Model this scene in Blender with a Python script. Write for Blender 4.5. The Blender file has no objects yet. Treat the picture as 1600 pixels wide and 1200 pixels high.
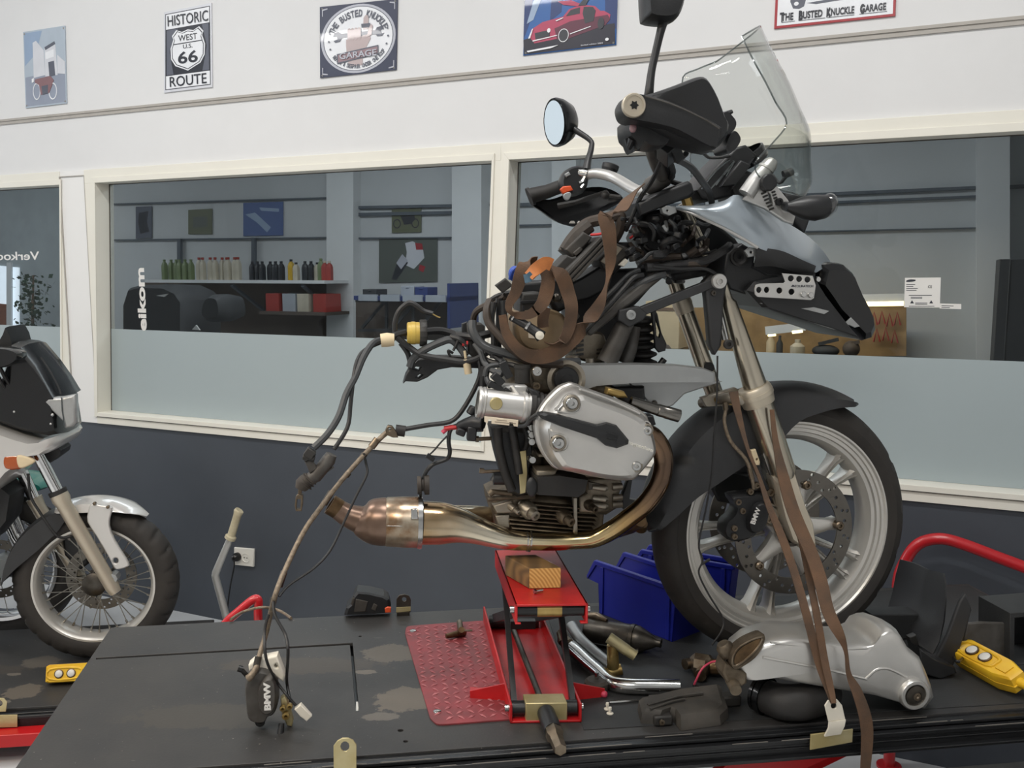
import bpy, bmesh, math, random
from mathutils import Vector as V, Matrix
random.seed(7)
S = bpy.context.scene
COL = S.collection
PI = math.pi
# ---------------------------------------------------------------- camera
F = 1450.0                       # focal length in pixels of the 1600 px wide frame
PITCH = math.atan(176 / F)
CAMP = V((0, 0, 1.65))
cam = bpy.data.objects.new('camera', bpy.data.cameras.new('camera'))
COL.objects.link(cam)
cam.location = CAMP
cam.rotation_euler = (PI / 2 - PITCH, 0, 0)
cam.data.sensor_width = 36
cam.data.lens = 36 * F / 1600
cam.data.clip_start = .05
S.camera = cam
# ---------------------------------------------------------------- world, exposure, room lights, added fills
S.view_settings.view_transform = 'Standard'
S.view_settings.look = 'None'
S.view_settings.gamma = 1
S.view_settings.use_curve_mapping = False
S.view_settings.exposure = -0.22
wld = bpy.data.worlds.new('world'); S.world = wld; wld.use_nodes = True
wld.node_tree.nodes['Background'].inputs[0].default_value = (.75, .85, 1, 1)
wld.node_tree.nodes['Background'].inputs[1].default_value = .25
WD = V((.906, -.4229, 0)).normalized()      # along the window wall, to the right
WN = V((WD.y, -WD.x, 0))                    # out of the wall, into the workshop
WO = V((-1.552, 4.333, 0))
def area(name, s, d, z, sx, sy, watt, col, tilt=None):
    l = bpy.data.lights.new(name, 'AREA'); l.shape = 'RECTANGLE'; l.size = sx; l.size_y = sy
    l.energy = watt; l.color = col
    o = bpy.data.objects.new(name, l); COL.objects.link(o)
    o.location = WO + WD * s + WN * d + V((0, 0, z))
    zax = V((0, 0, 1)) if tilt is None else V(tilt).normalized()
    xax = WD; yax = zax.cross(xax).normalized(); xax = yax.cross(zax)
    o.matrix_world = Matrix.Translation(o.location) @ Matrix((xax, yax, zax)).transposed().to_4x4()
    return o
UP_ = V((0, 0, 1))
CW = (1, .985, .96); WW = (1, .80, .55); DL = (.86, .93, 1)
area('tube_light', .2, 1.75, 3.95, 1.5, .18, 42, CW)
area('tube_light', 2.9, 1.75, 3.95, 1.5, .18, 52, CW)
area('tube_light', -1.9, 2.2, 3.95, 1.5, .18, 26, CW)
area('tube_light', .2, 4.3, 3.95, 1.5, .25, 62, CW)
area('tube_light', 3.0, 4.3, 3.95, 1.5, .25, 62, CW)
area('tube_light', -2.6, 4.6, 3.95, 1.5, .25, 46, CW)
area('work_lamp', 0.9, 3.2, 2.7, .9, .12, 26, WW)
area('work_lamp', 2.3, 3.6, 2.9, .9, .12, 14, WW)
dl = area('door_daylight', -6.95, 1.5, 2.0, 2.2, 2.4, 80, DL)
dl.matrix_world = Matrix.Translation(dl.location) @ Matrix((WN, UP_, -WD)).transposed().to_4x4()
area('showroom_fill', 0.7, -1.3, 2.9, 4.4, .5, 84, (.97, .98, 1))  # added fill that brightens the room beyond the glass, no fixture there
area('bench_light', 2.3, -2.2, 1.95, 1.6, .1, 9, WW, (0, 0, 1))
area('showroom_fill', -4.4, -1.3, 2.9, 2.4, .5, 44, (.97, .98, 1))  # second added fill, lifts the left end of that room behind window 1
# ---------------------------------------------------------------- pixel rays and planes
cp, sp = math.cos(PITCH), math.sin(PITCH)
def ray(px, py):
    u = (px - 800) / F; v = (600 - py) / F
    return V((u, cp + v * sp, -sp + v * cp))
class Plane:
    def __init__(s, o, ex, ey, n): s.o, s.ex, s.ey, s.n = o, ex, ey, n
    def hit(s, px, py, off=0):
        d = ray(px, py); o = s.o + s.n * off
        return CAMP + d * ((o - CAMP).dot(s.n) / d.dot(s.n))
    def uv(s, px, py, off=0):
        q = s.hit(px, py, off) - s.o
        return (q.dot(s.ex), q.dot(s.ey))
    def at(s, u, v, w=0): return s.o + s.ex * u + s.ey * v + s.n * w
    def off(s, p): return (p - s.o).dot(s.n)
UP = V((0, 0, 1))
WALL = Plane(WO, WD, UP, WN)
AL = math.radians(8.1)
E1 = V((math.cos(AL), math.sin(AL), 0)); E3 = V((math.sin(AL), -math.cos(AL), 0))
BIKE = Plane(V((.661, 2.24, 1.0295)), E1, UP, E3)
ZT = .70
TAB = Plane(V((0, 2.2, ZT)), E1, -E3, UP)
BIKE2 = Plane(V((-1.594, 3.45, .468)), E1, UP, E3)
ZT2 = .1635
TAB2 = Plane(V((-1.6, 3.5, ZT2)), E1, -E3, UP)
def B(x, y, w=0): return BIKE.hit(x, y, w)
def T(x, y, h=0): return TAB.hit(x, y, h)
def Wl(x, y, d=0): return WALL.hit(x, y, d)
def wof(p): return BIKE.off(p)
def Y(px, py, yy):
    d = ray(px, py); return CAMP + d * (yy / d.y)
# ---------------------------------------------------------------- curves through points
def cr(pts, k=6, closed=False):
    pts = [tuple(p) for p in pts]; n = len(pts)
    if n < 3: return pts
    out = []
    rng = range(n) if closed else range(n - 1)
    for i in rng:
        g = lambda j: pts[j % n] if closed else pts[min(max(j, 0), n - 1)]
        a, b, c, d = g(i - 1), g(i), g(i + 1), g(i + 2)
        for s in range(k):
            t = s / k
            out.append(tuple(.5 * (2 * b[m] + (c[m] - a[m]) * t + (2 * a[m] - 5 * b[m] + 4 * c[m] - d[m]) * t * t + (3 * b[m] - a[m] - 3 * c[m] + d[m]) * t ** 3) for m in range(len(b))))
    if not closed: out.append(pts[-1])
    return out
def frame(n, ref=None):
    n = n.normalized()
    r = ref if ref is not None else (UP if abs(n.z) < .9 else V((1, 0, 0)))
    x = (r - n * r.dot(n))
    if x.length < 1e-6: x = V((1, 0, 0)) - n * n.x
    x.normalize()
    return x, n.cross(x)
# ---------------------------------------------------------------- mesh builder
class MB:
    def __init__(s): s.v, s.f, s.m, s.mi = [], [], [], 0
    def add(s, vs, fs):
        k = len(s.v); s.v += [V(p) for p in vs]
        for f in fs: s.f.append([k + i for i in f]); s.m.append(s.mi)
        return s
    def mat(s, i): s.mi = i; return s
    def box(s, c, dx, dy, dz, ax=None):
        X, Yy, Z = ax if ax else (V((1, 0, 0)), V((0, 1, 0)), UP)
        c = V(c)
        vs = [c + X * (dx * i / 2) + Yy * (dy * j / 2) + Z * (dz * k / 2) for i in (-1, 1) for j in (-1, 1) for k in (-1, 1)]
        return s.add(vs, [(0, 1, 3, 2), (4, 6, 7, 5), (0, 4, 5, 1), (2, 3, 7, 6), (0, 2, 6, 4), (1, 5, 7, 3)])
    def bar(s, a, b, w, h, ref=None):
        a, b = V(a), V(b); n = b - a; x, y = frame(n, ref)
        return s.box((a + b) / 2, w, h, n.length, (x, y, n.normalized()))
    def tube(s, pts, r, n=10, k=0, cap=True, closed=False):
        pts = [V(p) for p in pts]
        if k: 
            R = r if isinstance(r, (list, tuple)) else [r] * len(pts)
            q = cr([(*p, rr) for p, rr in zip(pts, R)], k, closed)
            pts = [V(p[:3]) for p in q]; r = [p[3] for p in q]
        N = len(pts); R = r if isinstance(r, (list, tuple)) else [r] * N
        rings = []; x = None
        for i, p in enumerate(pts):
            a = pts[i - 1] if (i or closed) else p; b = pts[(i + 1) % N] if (i < N - 1 or closed) else p
            t = (b - a)
            if t.length < 1e-9: t = V((0, 0, 1))
            t.normalize()
            if x is None: x, _ = frame(t)
            else:
                x = x - t * x.dot(t)
                if x.length < 1e-6: x, _ = frame(t)
                x.normalize()
            y = t.cross(x)
            rings.append([p + (x * math.cos(2 * PI * j / n) + y * math.sin(2 * PI * j / n)) * R[i] for j in range(n)])
        return s.loft(rings, cap=cap, wrap=closed)
    def loft(s, rings, cap=True, closed=True, wrap=False):
        n = len(rings[0]); vs = [p for r in rings for p in r]; fs = []
        M = len(rings)
        for i in range(M if wrap else M - 1):
            i2 = (i + 1) % M
            for j in range(n if closed else n - 1):
                j2 = (j + 1) % n
                fs.append((i * n + j, i * n + j2, i2 * n + j2, i2 * n + j))
        if cap and closed and not wrap:
            fs.append(tuple(reversed(range(n)))); fs.append(tuple((M - 1) * n + j for j in range(n)))
        return s.add(vs, fs)
    def cyl(s, a, b, r, r2=None, n=20): return s.tube([a, b], [r, r if r2 is None else r2], n)
    def pipe(s, a, b, r, ri, n=20):
        a, b = V(a), V(b)
        return s.lathe(a, b - a, [(ri, 0), (r, 0), (r, (b - a).length), (ri, (b - a).length)], n, loop=True)
    def lathe(s, o, ax, prof, n=32, ref=None, mod=None, loop=False, a0=0, a1=None):
        o = V(o); ax = V(ax).normalized(); x, y = frame(ax, ref)
        full = a1 is None; N = n if full else n + 1
        rings = []
        for j in range(N):
            a = a0 + (2 * PI if full else a1 - a0) * j / n
            d = x * math.cos(a) + y * math.sin(a)
            rg = []
            for i, (r, t) in enumerate(prof):
                if mod: r = mod(r, t, a, i)
                rg.append(o + d * r + ax * t)
            rings.append(rg)
        m = len(prof); vs = [p for r in rings for p in r]; fs = []
        for j in range(N if full else N - 1):
            j2 = (j + 1) % N
            for i in range(m if loop else m - 1):
                i2 = (i + 1) % m
                fs.append((j * m + i, j2 * m + i, j2 * m + i2, j * m + i2))
        if not full and loop:
            fs.append(tuple(range(m))); fs.append(tuple(reversed(range((N - 1) * m, N * m))))
        return s.add(vs, fs)
    def ball(s, c, a, b, d, n=16, m=10):
        c = V(c); rings = []
        for i in range(1, m):
            th = PI * i / m
            rings.append([c + a * (math.sin(th) * math.cos(2 * PI * j / n)) + b * (math.sin(th) * math.sin(2 * PI * j / n)) + d * math.cos(th) for j in range(n)])
        return s.loft(rings)
    def prism(s, poly, vec):
        n = len(poly); poly = [V(p) for p in poly]; vec = V(vec)
        return s.add(poly + [p + vec for p in poly], [tuple(reversed(range(n))), tuple(range(n, 2 * n))] + [(i, (i + 1) % n, n + (i + 1) % n, n + i) for i in range(n)])
    def flat(s, o, ex, ey, n, loops, t0, t1, bev=0.0, res=2):
        """filled 2D outlines (first the outline, then its holes), from n*t0 to n*t1"""
        cu = bpy.data.curves.new('t', 'CURVE'); cu.dimensions = '2D'; cu.fill_mode = 'BOTH'
        for lp in loops:
            sp_ = cu.splines.new('POLY'); sp_.points.add(len(lp) - 1); sp_.use_cyclic_u = True
            for q, p in zip(sp_.points, lp): q.co = (p[0], p[1], 0, 1)
        h = abs(t1 - t0) / 2; b = min(bev, h * .98)
        cu.extrude = h - b; cu.bevel_depth = b; cu.bevel_resolution = res; cu.offset = -b
        ob = bpy.data.objects.new('t', cu); COL.objects.link(ob)
        me = bpy.data.meshes.new_from_object(ob.evaluated_get(bpy.context.evaluated_depsgraph_get()))
        mid = (t0 + t1) / 2
        s.add([o + ex * p.co.x + ey * p.co.y + n * (mid + p.co.z) for p in me.vertices], [tuple(p.vertices) for p in me.polygons])
        bpy.data.objects.remove(ob); bpy.data.curves.remove(cu); bpy.data.meshes.remove(me)
        return s
    def trace(s, pl, pts, w, depth, holes=(), bev=.002, k=0):
        """outline traced at offset w of a plane, thickened backwards by depth"""
        if k: pts = cr(pts, k, True)
        loops = [[pl.uv(x, y, w) for x, y in pts]] + [[pl.uv(x, y, w) for x, y in h] for h in holes]
        return s.flat(pl.o, pl.ex, pl.ey, pl.n, loops, w - depth, w, bev)
    def pillow(s, pl, pts, rows, k=0, w0=None):
        """rounded solid: rows of (offset, scale about the centre)"""
        if k: pts = cr(pts, k, True)
        if w0 is None: w0 = max(rows, key=lambda r: (r[1], r[0]))[0]
        uv = [pl.uv(x, y, w0) for x, y in pts]
        cx = sum(p[0] for p in uv) / len(uv); cy = sum(p[1] for p in uv) / len(uv)
        return s.loft([[pl.at(cx + (u - cx) * sc, cy + (v - cy) * sc, w) for u, v in uv] for w, sc in rows])
    def ribbon(s, pts, wid, side, t=.0022, k=6):
        """flat strap: side = direction of its width (one vector or one per point)"""
        sd = side if isinstance(side, list) else [side] * len(pts)
        wd_ = wid if isinstance(wid, (list, tuple)) else [wid] * len(pts)
        q = cr([(*p, *d, w) for p, d, w in zip(pts, sd, wd_)], k)
        P = [V(p[:3]) for p in q]; D = [V(p[3:6]).normalized() for p in q]; Wd = [p[6] for p in q]
        rings = []
        for i, p in enumerate(P):
            tg = (P[min(i + 1, len(P) - 1)] - P[max(i - 1, 0)]).normalized()
            d = D[i] - tg * D[i].dot(tg); d.normalize()
            nn = tg.cross(d)
            a = d * (Wd[i] / 2); b = nn * (t / 2)
            rings.append([p - a - b, p + a - b, p + a + b, p - a + b])
        return s.loft(rings)
    def sheet(s, rows, th=.003):
        """grid of points with thickness"""
        R, Cn = len(rows), len(rows[0]); rows = [[V(p) for p in r] for r in rows]
        nr = []
        for i in range(R):
            a = []
            for j in range(Cn):
                du = rows[min(i + 1, R - 1)][j] - rows[max(i - 1, 0)][j]; dv = rows[i][min(j + 1, Cn - 1)] - rows[i][max(j - 1, 0)]
                n = du.cross(dv)
                a.append(n.normalized() if n.length > 1e-12 else V((0, 0, 0)))
            nr.append(a)
        top = [p + n * (th / 2) for r, q in zip(rows, nr) for p, n in zip(r, q)]
        bot = [p - n * (th / 2) for r, q in zip(rows, nr) for p, n in zip(r, q)]
        fs = []; K = R * Cn
        for i in range(R - 1):
            for j in range(Cn - 1):
                a, b, c, d = i * Cn + j, i * Cn + j + 1, (i + 1) * Cn + j + 1, (i + 1) * Cn + j
                fs.append((a, b, c, d)); fs.append((K + d, K + c, K + b, K + a))
        edge = [(0, j) for j in range(Cn)] + [(i, Cn - 1) for i in range(1, R)] + [(R - 1, j) for j in range(Cn - 2, -1, -1)] + [(i, 0) for i in range(R - 2, 0, -1)]
        idx = [i * Cn + j for i, j in edge]
        for a, b in zip(idx, idx[1:] + idx[:1]): fs.append((a, K + a, K + b, b))
        return s.add(top + bot, fs)
    def text(s, body, o, ex, ey, n, width, height, depth=.0008, bold=0.0, track=1.0, mirror=False):
        """lettering fitted to a width x height box centred at o, lying on the plane (ex, ey)"""
        cu = bpy.data.curves.new('t', 'FONT'); cu.body = body; cu.size = 1; cu.extrude = .01; cu.resolution_u = 3
        cu.offset = bold; cu.space_character = track
        ob = bpy.data.objects.new('t', cu); COL.objects.link(ob)
        me = bpy.data.meshes.new_from_object(ob.evaluated_get(bpy.context.evaluated_depsgraph_get()))
        xs = [p.co.x for p in me.vertices]; ys = [p.co.y for p in me.vertices]
        x0, x1, y0, y1 = min(xs), max(xs), min(ys), max(ys)
        kx = width / (x1 - x0); ky = height / (y1 - y0) if height else kx
        mx = -1 if mirror else 1
        s.add([o + ex * (mx * (p.co.x - (x0 + x1) / 2) * kx) + ey * ((p.co.y - (y0 + y1) / 2) * ky) + n * ((p.co.z + .01) / .02 * depth) for p in me.vertices], [tuple(p.vertices) for p in me.polygons])
        bpy.data.objects.remove(ob); bpy.data.curves.remove(cu); bpy.data.meshes.remove(me)
        return s
ORG = {}
def base_of(mb):
    xs = [p.x for p in mb.v]; ys = [p.y for p in mb.v]
    return V(((min(xs) + max(xs)) / 2, (min(ys) + max(ys)) / 2, min(p.z for p in mb.v)))
def build(mb, name, mats, parent=None, smooth=38, bevel=0.0, sub=0, label=None):
    o0 = ORG[parent.name] if parent is not None else base_of(mb)
    me = bpy.data.meshes.new(name)
    me.from_pydata([p - o0 for p in mb.v], [], mb.f)
    for m in (mats if isinstance(mats, (list, tuple)) else [mats]): me.materials.append(M[m])
    me.polygons.foreach_set('material_index', mb.m)
    bm = bmesh.new(); bm.from_mesh(me); bmesh.ops.recalc_face_normals(bm, faces=bm.faces); bm.to_mesh(me); bm.free()
    if smooth:
        me.polygons.foreach_set('use_smooth', [True] * len(me.polygons))
        me.set_sharp_from_angle(angle=math.radians(smooth))
    o = bpy.data.objects.new(name, me); COL.objects.link(o)
    ORG[o.name] = o0
    if parent is not None: o.parent = parent
    else: o.location = o0
    if bevel:
        md = o.modifiers.new('edge', 'BEVEL'); md.width = bevel; md.segments = 2; md.limit_method = 'ANGLE'; md.angle_limit = math.radians(40)
    if sub:
        md = o.modifiers.new('smooth', 'SUBSURF'); md.levels = sub; md.render_levels = sub
    if label: o['label'] = label
    return o
def thing(name, label, cat, base, group=None):
    o = bpy.data.objects.new(name, None); COL.objects.link(o); o.empty_display_size = .05
    o.location = V(base); ORG[o.name] = V(base)
    return tag(o, label, cat, group)
def tag(o, label, cat, group=None):
    o['label'] = label; o['category'] = cat
    if group: o['group'] = group
    return o
def struct(mb, name, mats, **kw):
    o = build(mb, name, mats, **kw); o['kind'] = 'structure'; return o
# ---------------------------------------------------------------- materials
M = {}
def nt(name):
    m = bpy.data.materials.new(name); m.use_nodes = True; t = m.node_tree
    for n in list(t.nodes): t.nodes.remove(n)
    out = t.nodes.new('ShaderNodeOutputMaterial'); M[name] = m
    return m, t, out
def nd(t, kind, **kw):
    n = t.nodes.new(kind)
    for k, v in kw.items():
        if k in n.inputs: n.inputs[k].default_value = v
        else: setattr(n, k, v)
    return n
def lin(c):
    return tuple((x / 12.92 if x <= .04045 else ((x + .055) / 1.055) ** 2.4) for x in [q / 255 for q in c])
def pm(name, rgb, rough=.5, metal=0.0, vary=.12, scale=8.0, bump=0.0, bscale=60.0, coat=0.0, spec=.5, rgb2=None, rvary=.0, detail=4, emit=None, stretch=None):
    """principled material with noise in colour, roughness and bump; rgb in sRGB 0-255"""
    m, t, out = nt(name)
    p = nd(t, 'ShaderNodeBsdfPrincipled', Roughness=rough, Metallic=metal)
    p.inputs['Coat Weight'].default_value = coat; p.inputs['Specular IOR Level'].default_value = spec
    t.links.new(p.outputs[0], out.inputs[0])
    c = lin(rgb); c2 = lin(rgb2) if rgb2 else tuple(x * (1 - vary) for x in c)
    tc = nd(t, 'ShaderNodeTexCoord'); mp = nd(t, 'ShaderNodeMapping')
    if stretch: mp.inputs['Scale'].default_value = stretch
    t.links.new(tc.outputs['Object'], mp.inputs[0])
    nz = nd(t, 'ShaderNodeTexNoise', Scale=scale, Detail=detail, Roughness=.6); t.links.new(mp.outputs[0], nz.inputs['Vector'])
    rp = nd(t, 'ShaderNodeValToRGB'); rp.color_ramp.elements[0].position = .35; rp.color_ramp.elements[1].position = .68
    rp.color_ramp.elements[0].color = (*c2, 1); rp.color_ramp.elements[1].color = (*c, 1)
    t.links.new(nz.outputs['Fac'], rp.inputs[0]); t.links.new(rp.outputs[0], p.inputs['Base Color'])
    if rvary:
        mr = nd(t, 'ShaderNodeMapRange'); mr.inputs['To Min'].default_value = rough - rvary; mr.inputs['To Max'].default_value = rough + rvary
        t.links.new(nz.outputs['Fac'], mr.inputs[0]); t.links.new(mr.outputs[0], p.inputs['Roughness'])
    if bump:
        n2 = nd(t, 'ShaderNodeTexNoise', Scale=bscale, Detail=3); t.links.new(mp.outputs[0], n2.inputs['Vector'])
        bp = nd(t, 'ShaderNodeBump', Strength=bump, Distance=.002); t.links.new(n2.outputs['Fac'], bp.inputs['Height']); t.links.new(bp.outputs[0], p.inputs['Normal'])
    if emit:
        p.inputs['Emission Color'].default_value = (*lin(emit[0]), 1); p.inputs['Emission Strength'].default_value = emit[1]
    return m
# setting
pm('white_wall', (222, 222, 222), .75, vary=.03, scale=3, bump=.05, bscale=200)
pm('grey_wall', (70, 75, 83), .55, vary=.12, scale=2.5, bump=.08, bscale=150)
pm('cream_frame', (232, 229, 218), .42, vary=.03, scale=5)
pm('white_panel', (234, 233, 231), .5, vary=.02, scale=3)
pm('groove_grey', (176, 171, 164), .6, vary=.08, scale=20)
pm('dark_seam', (70, 66, 60), .7)
pm('ceiling_white', (225, 226, 228), .8, vary=.04)
pm('floor_paint', (196, 199, 201), .4, vary=.12, scale=3, rvary=.08)
pm('beyond_wall', (204, 207, 208), .7, vary=.06, scale=2)
pm('beyond_dark', (62, 64, 66), .7)
pm('beyond_brown', (92, 82, 74), .7, vary=.2)
pm('beyond_pillar', (226, 228, 228), .7, vary=.04)
pm('beyond_grey', (172, 180, 182), .7)
pm('beyond_rail', (92, 100, 108), .6)
# generic
pm('black_plastic', (30, 31, 33), .42, vary=.25, scale=12, bump=.12, bscale=500, rvary=.06)
pm('black_gloss', (15, 16, 18), .2, vary=.1, coat=.15)
pm('dark_plastic', (50, 49, 47), .55, vary=.3, scale=14, bump=.15, bscale=300, rgb2=(38, 36, 34))
pm('dusty_plastic', (74, 69, 63), .62, scale=9, rgb2=(48, 46, 43), bump=.15, bscale=250)
pm('fender_plastic', (46, 47, 49), .5, scale=6, rgb2=(38, 38, 39), bump=.15, bscale=400, rvary=.06)
pm('rubber', (36, 34, 33), .6, scale=20, vary=.3, bump=.1, bscale=200)
pm('dusty_rubber', (72, 64, 56), .7, scale=18, rgb2=(44, 40, 37), bump=.1)
pm('tire_rubber', (50, 46, 42), .68, scale=9, rgb2=(38, 35, 33), bump=.15, bscale=220, rvary=.06)
pm('silver_paint', (168, 178, 186), .34, .5, vary=.06, scale=6, coat=.5, bump=.02)
pm('silver_bodywork', (205, 203, 200), .30, .45, vary=.05, scale=5, coat=.6)
pm('magnesium', (208, 206, 202), .34, .8, vary=.06, scale=14, bump=.06, bscale=700)
pm('cast_alu', (172, 166, 154), .42, .85, scale=12, rgb2=(142, 133, 120), bump=.2, bscale=250)
pm('clean_alu', (200, 199, 196), .38, .7, vary=.06, scale=16, bump=.03, bscale=400)
pm('matt_alu', (170, 172, 172), .45, .75, vary=.1, scale=9, bump=.05, bscale=300)
pm('dirty_alu', (128, 116, 99), .5, .75, scale=16, rgb2=(84, 74, 62), bump=.35, bscale=160)
pm('block_alu', (150, 142, 128), .48, .75, scale=14, rgb2=(100, 90, 76), bump=.25, bscale=200)
pm('rim_alu', (208, 205, 199), .36, .6, vary=.08, scale=10, bump=.04)
pm('fork_alu', (188, 180, 164), .24, .95, vary=.05, scale=8)
pm('steel', (198, 198, 196), .2, 1.0, vary=.1, scale=30)
pm('gun_steel', (128, 125, 120), .26, 1.0, vary=.12, scale=20)
pm('champagne', (196, 186, 168), .4, .6, vary=.06, scale=10)
pm('edge_wear', (122, 118, 112), .6, vary=.2, scale=60)
pm('chrome', (226, 226, 226), .06, 1.0, vary=.04)
pm('disc_steel', (112, 108, 102), .34, .9, vary=.15, scale=30, stretch=(1, 1, 1))
pm('dark_steel', (92, 88, 82), .38, .85, scale=16, rgb2=(62, 57, 51), bump=.15)
pm('worn_steel', (140, 128, 112), .36, .9, scale=20, rgb2=(96, 82, 66), bump=.12)
pm('rust_steel', (122, 98, 70), .42, .8, scale=22, rgb2=(74, 58, 42), bump=.2)
pm('brass', (196, 170, 110), .35, .8, scale=14, rgb2=(150, 122, 70))
pm('zinc_brass', (198, 188, 150), .36, .55, scale=10, rgb2=(176, 160, 112))
pm('frame_grey', (90, 88, 85), .5, .2, scale=14, rgb2=(64, 60, 56), bump=.15)
pm('hose_grey', (62, 64, 66), .5, vary=.2, scale=30)
pm('hose_black', (34, 34, 35), .45, vary=.25, scale=30)
pm('hose_brown', (62, 52, 44), .6, vary=.3, scale=20)
pm('braided_hose', (142, 128, 110), .5, .35, scale=120, rgb2=(104, 92, 78), bump=.3, bscale=500)
pm('tank_beige', (142, 121, 92), .5, scale=7, rgb2=(116, 97, 72), bump=.08)
pm('strap_brown', (102, 75, 54), .8, scale=12, rgb2=(73, 57, 45), bump=.5, bscale=700)
pm('orange_web', (184, 112, 58), .7, vary=.3, scale=40)
pm('blue_web', (70, 100, 120), .7, vary=.3, scale=60)
pm('orange', (214, 84, 44), .35, vary=.1)
pm('amber', (176, 84, 30), .18, vary=.3, coat=.5)
pm('red_wire', (190, 44, 46), .45, vary=.15)
pm('pink_wire', (206, 70, 96), .45, vary=.15)
pm('blue_wire', (52, 84, 178), .4, vary=.25, scale=60)
pm('yellow_conn', (204, 176, 84), .45, scale=14, rgb2=(176, 146, 66))
pm('white_plastic', (222, 216, 202), .4, vary=.06)
pm('cream_plastic', (206, 198, 170), .45, scale=12, rgb2=(176, 166, 138))
pm('tape_cream', (214, 196, 162), .6, vary=.1, scale=20)
pm('label_paper', (222, 208, 186), .6, vary=.05)
pm('print_grey', (140, 128, 112), .6)
pm('jack_red', (196, 32, 34), .34, vary=.14, scale=9, rgb2=(160, 26, 30), bump=.06)
pm('pipe_red', (188, 32, 40), .3, vary=.1, coat=.4)
pm('lift_red', (178, 22, 26), .35, vary=.1)
pm('plate_red', (142, 54, 60), .5, scale=9, rgb2=(104, 48, 50), bump=.1, rvary=.08)
pm('plate_worn', (172, 104, 106), .45, scale=30, rgb2=(136, 62, 68))
pm('bin_blue', (26, 36, 140), .38, vary=.12, scale=5)
pm('yellow_box', (226, 186, 40), .42, scale=10, rgb2=(206, 156, 34), bump=.05)
pm('button_grey', (206, 204, 198), .4, vary=.08)
pm('lift_rail', (27, 28, 30), .32, vary=.3, scale=10, rvary=.1, bump=.05)
pm('shade_and_rubber', (44, 45, 46), .62, vary=.2, scale=14, bump=.2, bscale=300)  # black rubbery parts, and the sheet that darkens the deck as shade
pm('galvanised', (196, 196, 193), .4, .5, scale=14, vary=.15)
pm('plug_black', (18, 18, 19), .3)
pm('outlet_white', (228, 226, 218), .35, vary=.03)
pm('teal_paint', (30, 110, 98), .3, coat=.4)
pm('mirror', (108, 112, 113), .12, 1.0, vary=.0)
pm('lens_grey', (158, 160, 160), .3, .2, vary=.15, scale=20, coat=.8)
pm('text_white', (228, 226, 222), .5, vary=.02)
pm('text_dark', (48, 52, 62), .5, vary=.05)
pm('spoke_steel', (150, 146, 138), .3, 1.0)
pm('bottle_green', (122, 138, 96), .4, vary=.2, scale=20)
pm('bottle_red', (196, 74, 58), .4, vary=.2, scale=20)
pm('bottle_white', (206, 198, 178), .4, vary=.2, scale=20)
pm('bottle_black', (40, 44, 50), .35, vary=.2)
pm('bottle_yellow', (214, 174, 42), .4)
pm('box_blue', (54, 70, 124), .5)
pm('box_grey', (176, 182, 190), .5)
pm('box_red', (170, 62, 54), .5)
pm('leaf_green', (44, 72, 48), .5, scale=30, vary=.4)
pm('bark', (120, 100, 84), .8)
pm('brick_house', (150, 96, 74), .8, vary=.3, scale=30)
pm('lamp_glow', (255, 236, 190), .4, emit=((255, 226, 160), 9.0))
pm('daylight_sky', (225, 232, 238), .5, emit=((226, 234, 244), 1.6))
pm('pegboard_tan', (176, 146, 102), .7, scale=6, rgb2=(140, 112, 76))
# poster inks
for k_, c_ in dict(ink_navy=(58, 63, 84), ink_grey=(96, 100, 112), ink_pale=(214, 216, 222), ink_silver=(186, 188, 198), ink_black=(44, 47, 56), ink_skin=(190, 174, 174), ink_pink=(150, 126, 132),
                   ink_blue=(34, 92, 160), ink_deepblue=(24, 52, 108), ink_night=(26, 26, 44), ink_red=(176, 60, 92), ink_darkred=(92, 34, 58), ink_white=(236, 238, 242), ink_sky=(150, 170, 196), ink_haze=(178, 190, 202),
                   ink_road=(150, 158, 174), ink_rust=(140, 108, 112), ink_border=(166, 52, 60), ink_olive=(104, 108, 84), ink_blueprint=(74, 98, 150), ink_track=(92, 98, 92)).items():
    pm(k_, c_, .3, vary=.06, scale=14, coat=.3)
def glass_mat(name, tint, ior=1.45, rough=0.0, extra=0.0):
    m, t, out = nt(name)
    tr = nd(t, 'ShaderNodeBsdfTransparent'); tr.inputs[0].default_value = (*tint, 1)
    gl = nd(t, 'ShaderNodeBsdfGlossy', Roughness=rough)
    lw = nd(t, 'ShaderNodeLayerWeight', Blend=.5); fr = nd(t, 'ShaderNodeMath', operation='POWER'); t.links.new(lw.outputs['Facing'], fr.inputs[0]); fr.inputs[1].default_value = 4.0; ad = nd(t, 'ShaderNodeMath', operation='MULTIPLY_ADD', use_clamp=True); ad.inputs[1].default_value = .75; ad.inputs[2].default_value = extra + ((ior - 1) / (ior + 1)) ** 2
    t.links.new(fr.outputs[0], ad.inputs[0])
    mx = nd(t, 'ShaderNodeMixShader'); t.links.new(ad.outputs[0], mx.inputs[0]); t.links.new(tr.outputs[0], mx.inputs[1]); t.links.new(gl.outputs[0], mx.inputs[2])
    t.links.new(mx.outputs[0], out.inputs[0])
glass_mat('window_glass', (.67, .70, .71), 1.32)
glass_mat('screen_clear', (.90, .91, .90), 1.33)
glass_mat('screen_edge', (.50, .53, .53), 1.45, .1, .12)
glass_mat('lens_clear', (.85, .86, .86), 1.45, .05, .1)
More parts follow.
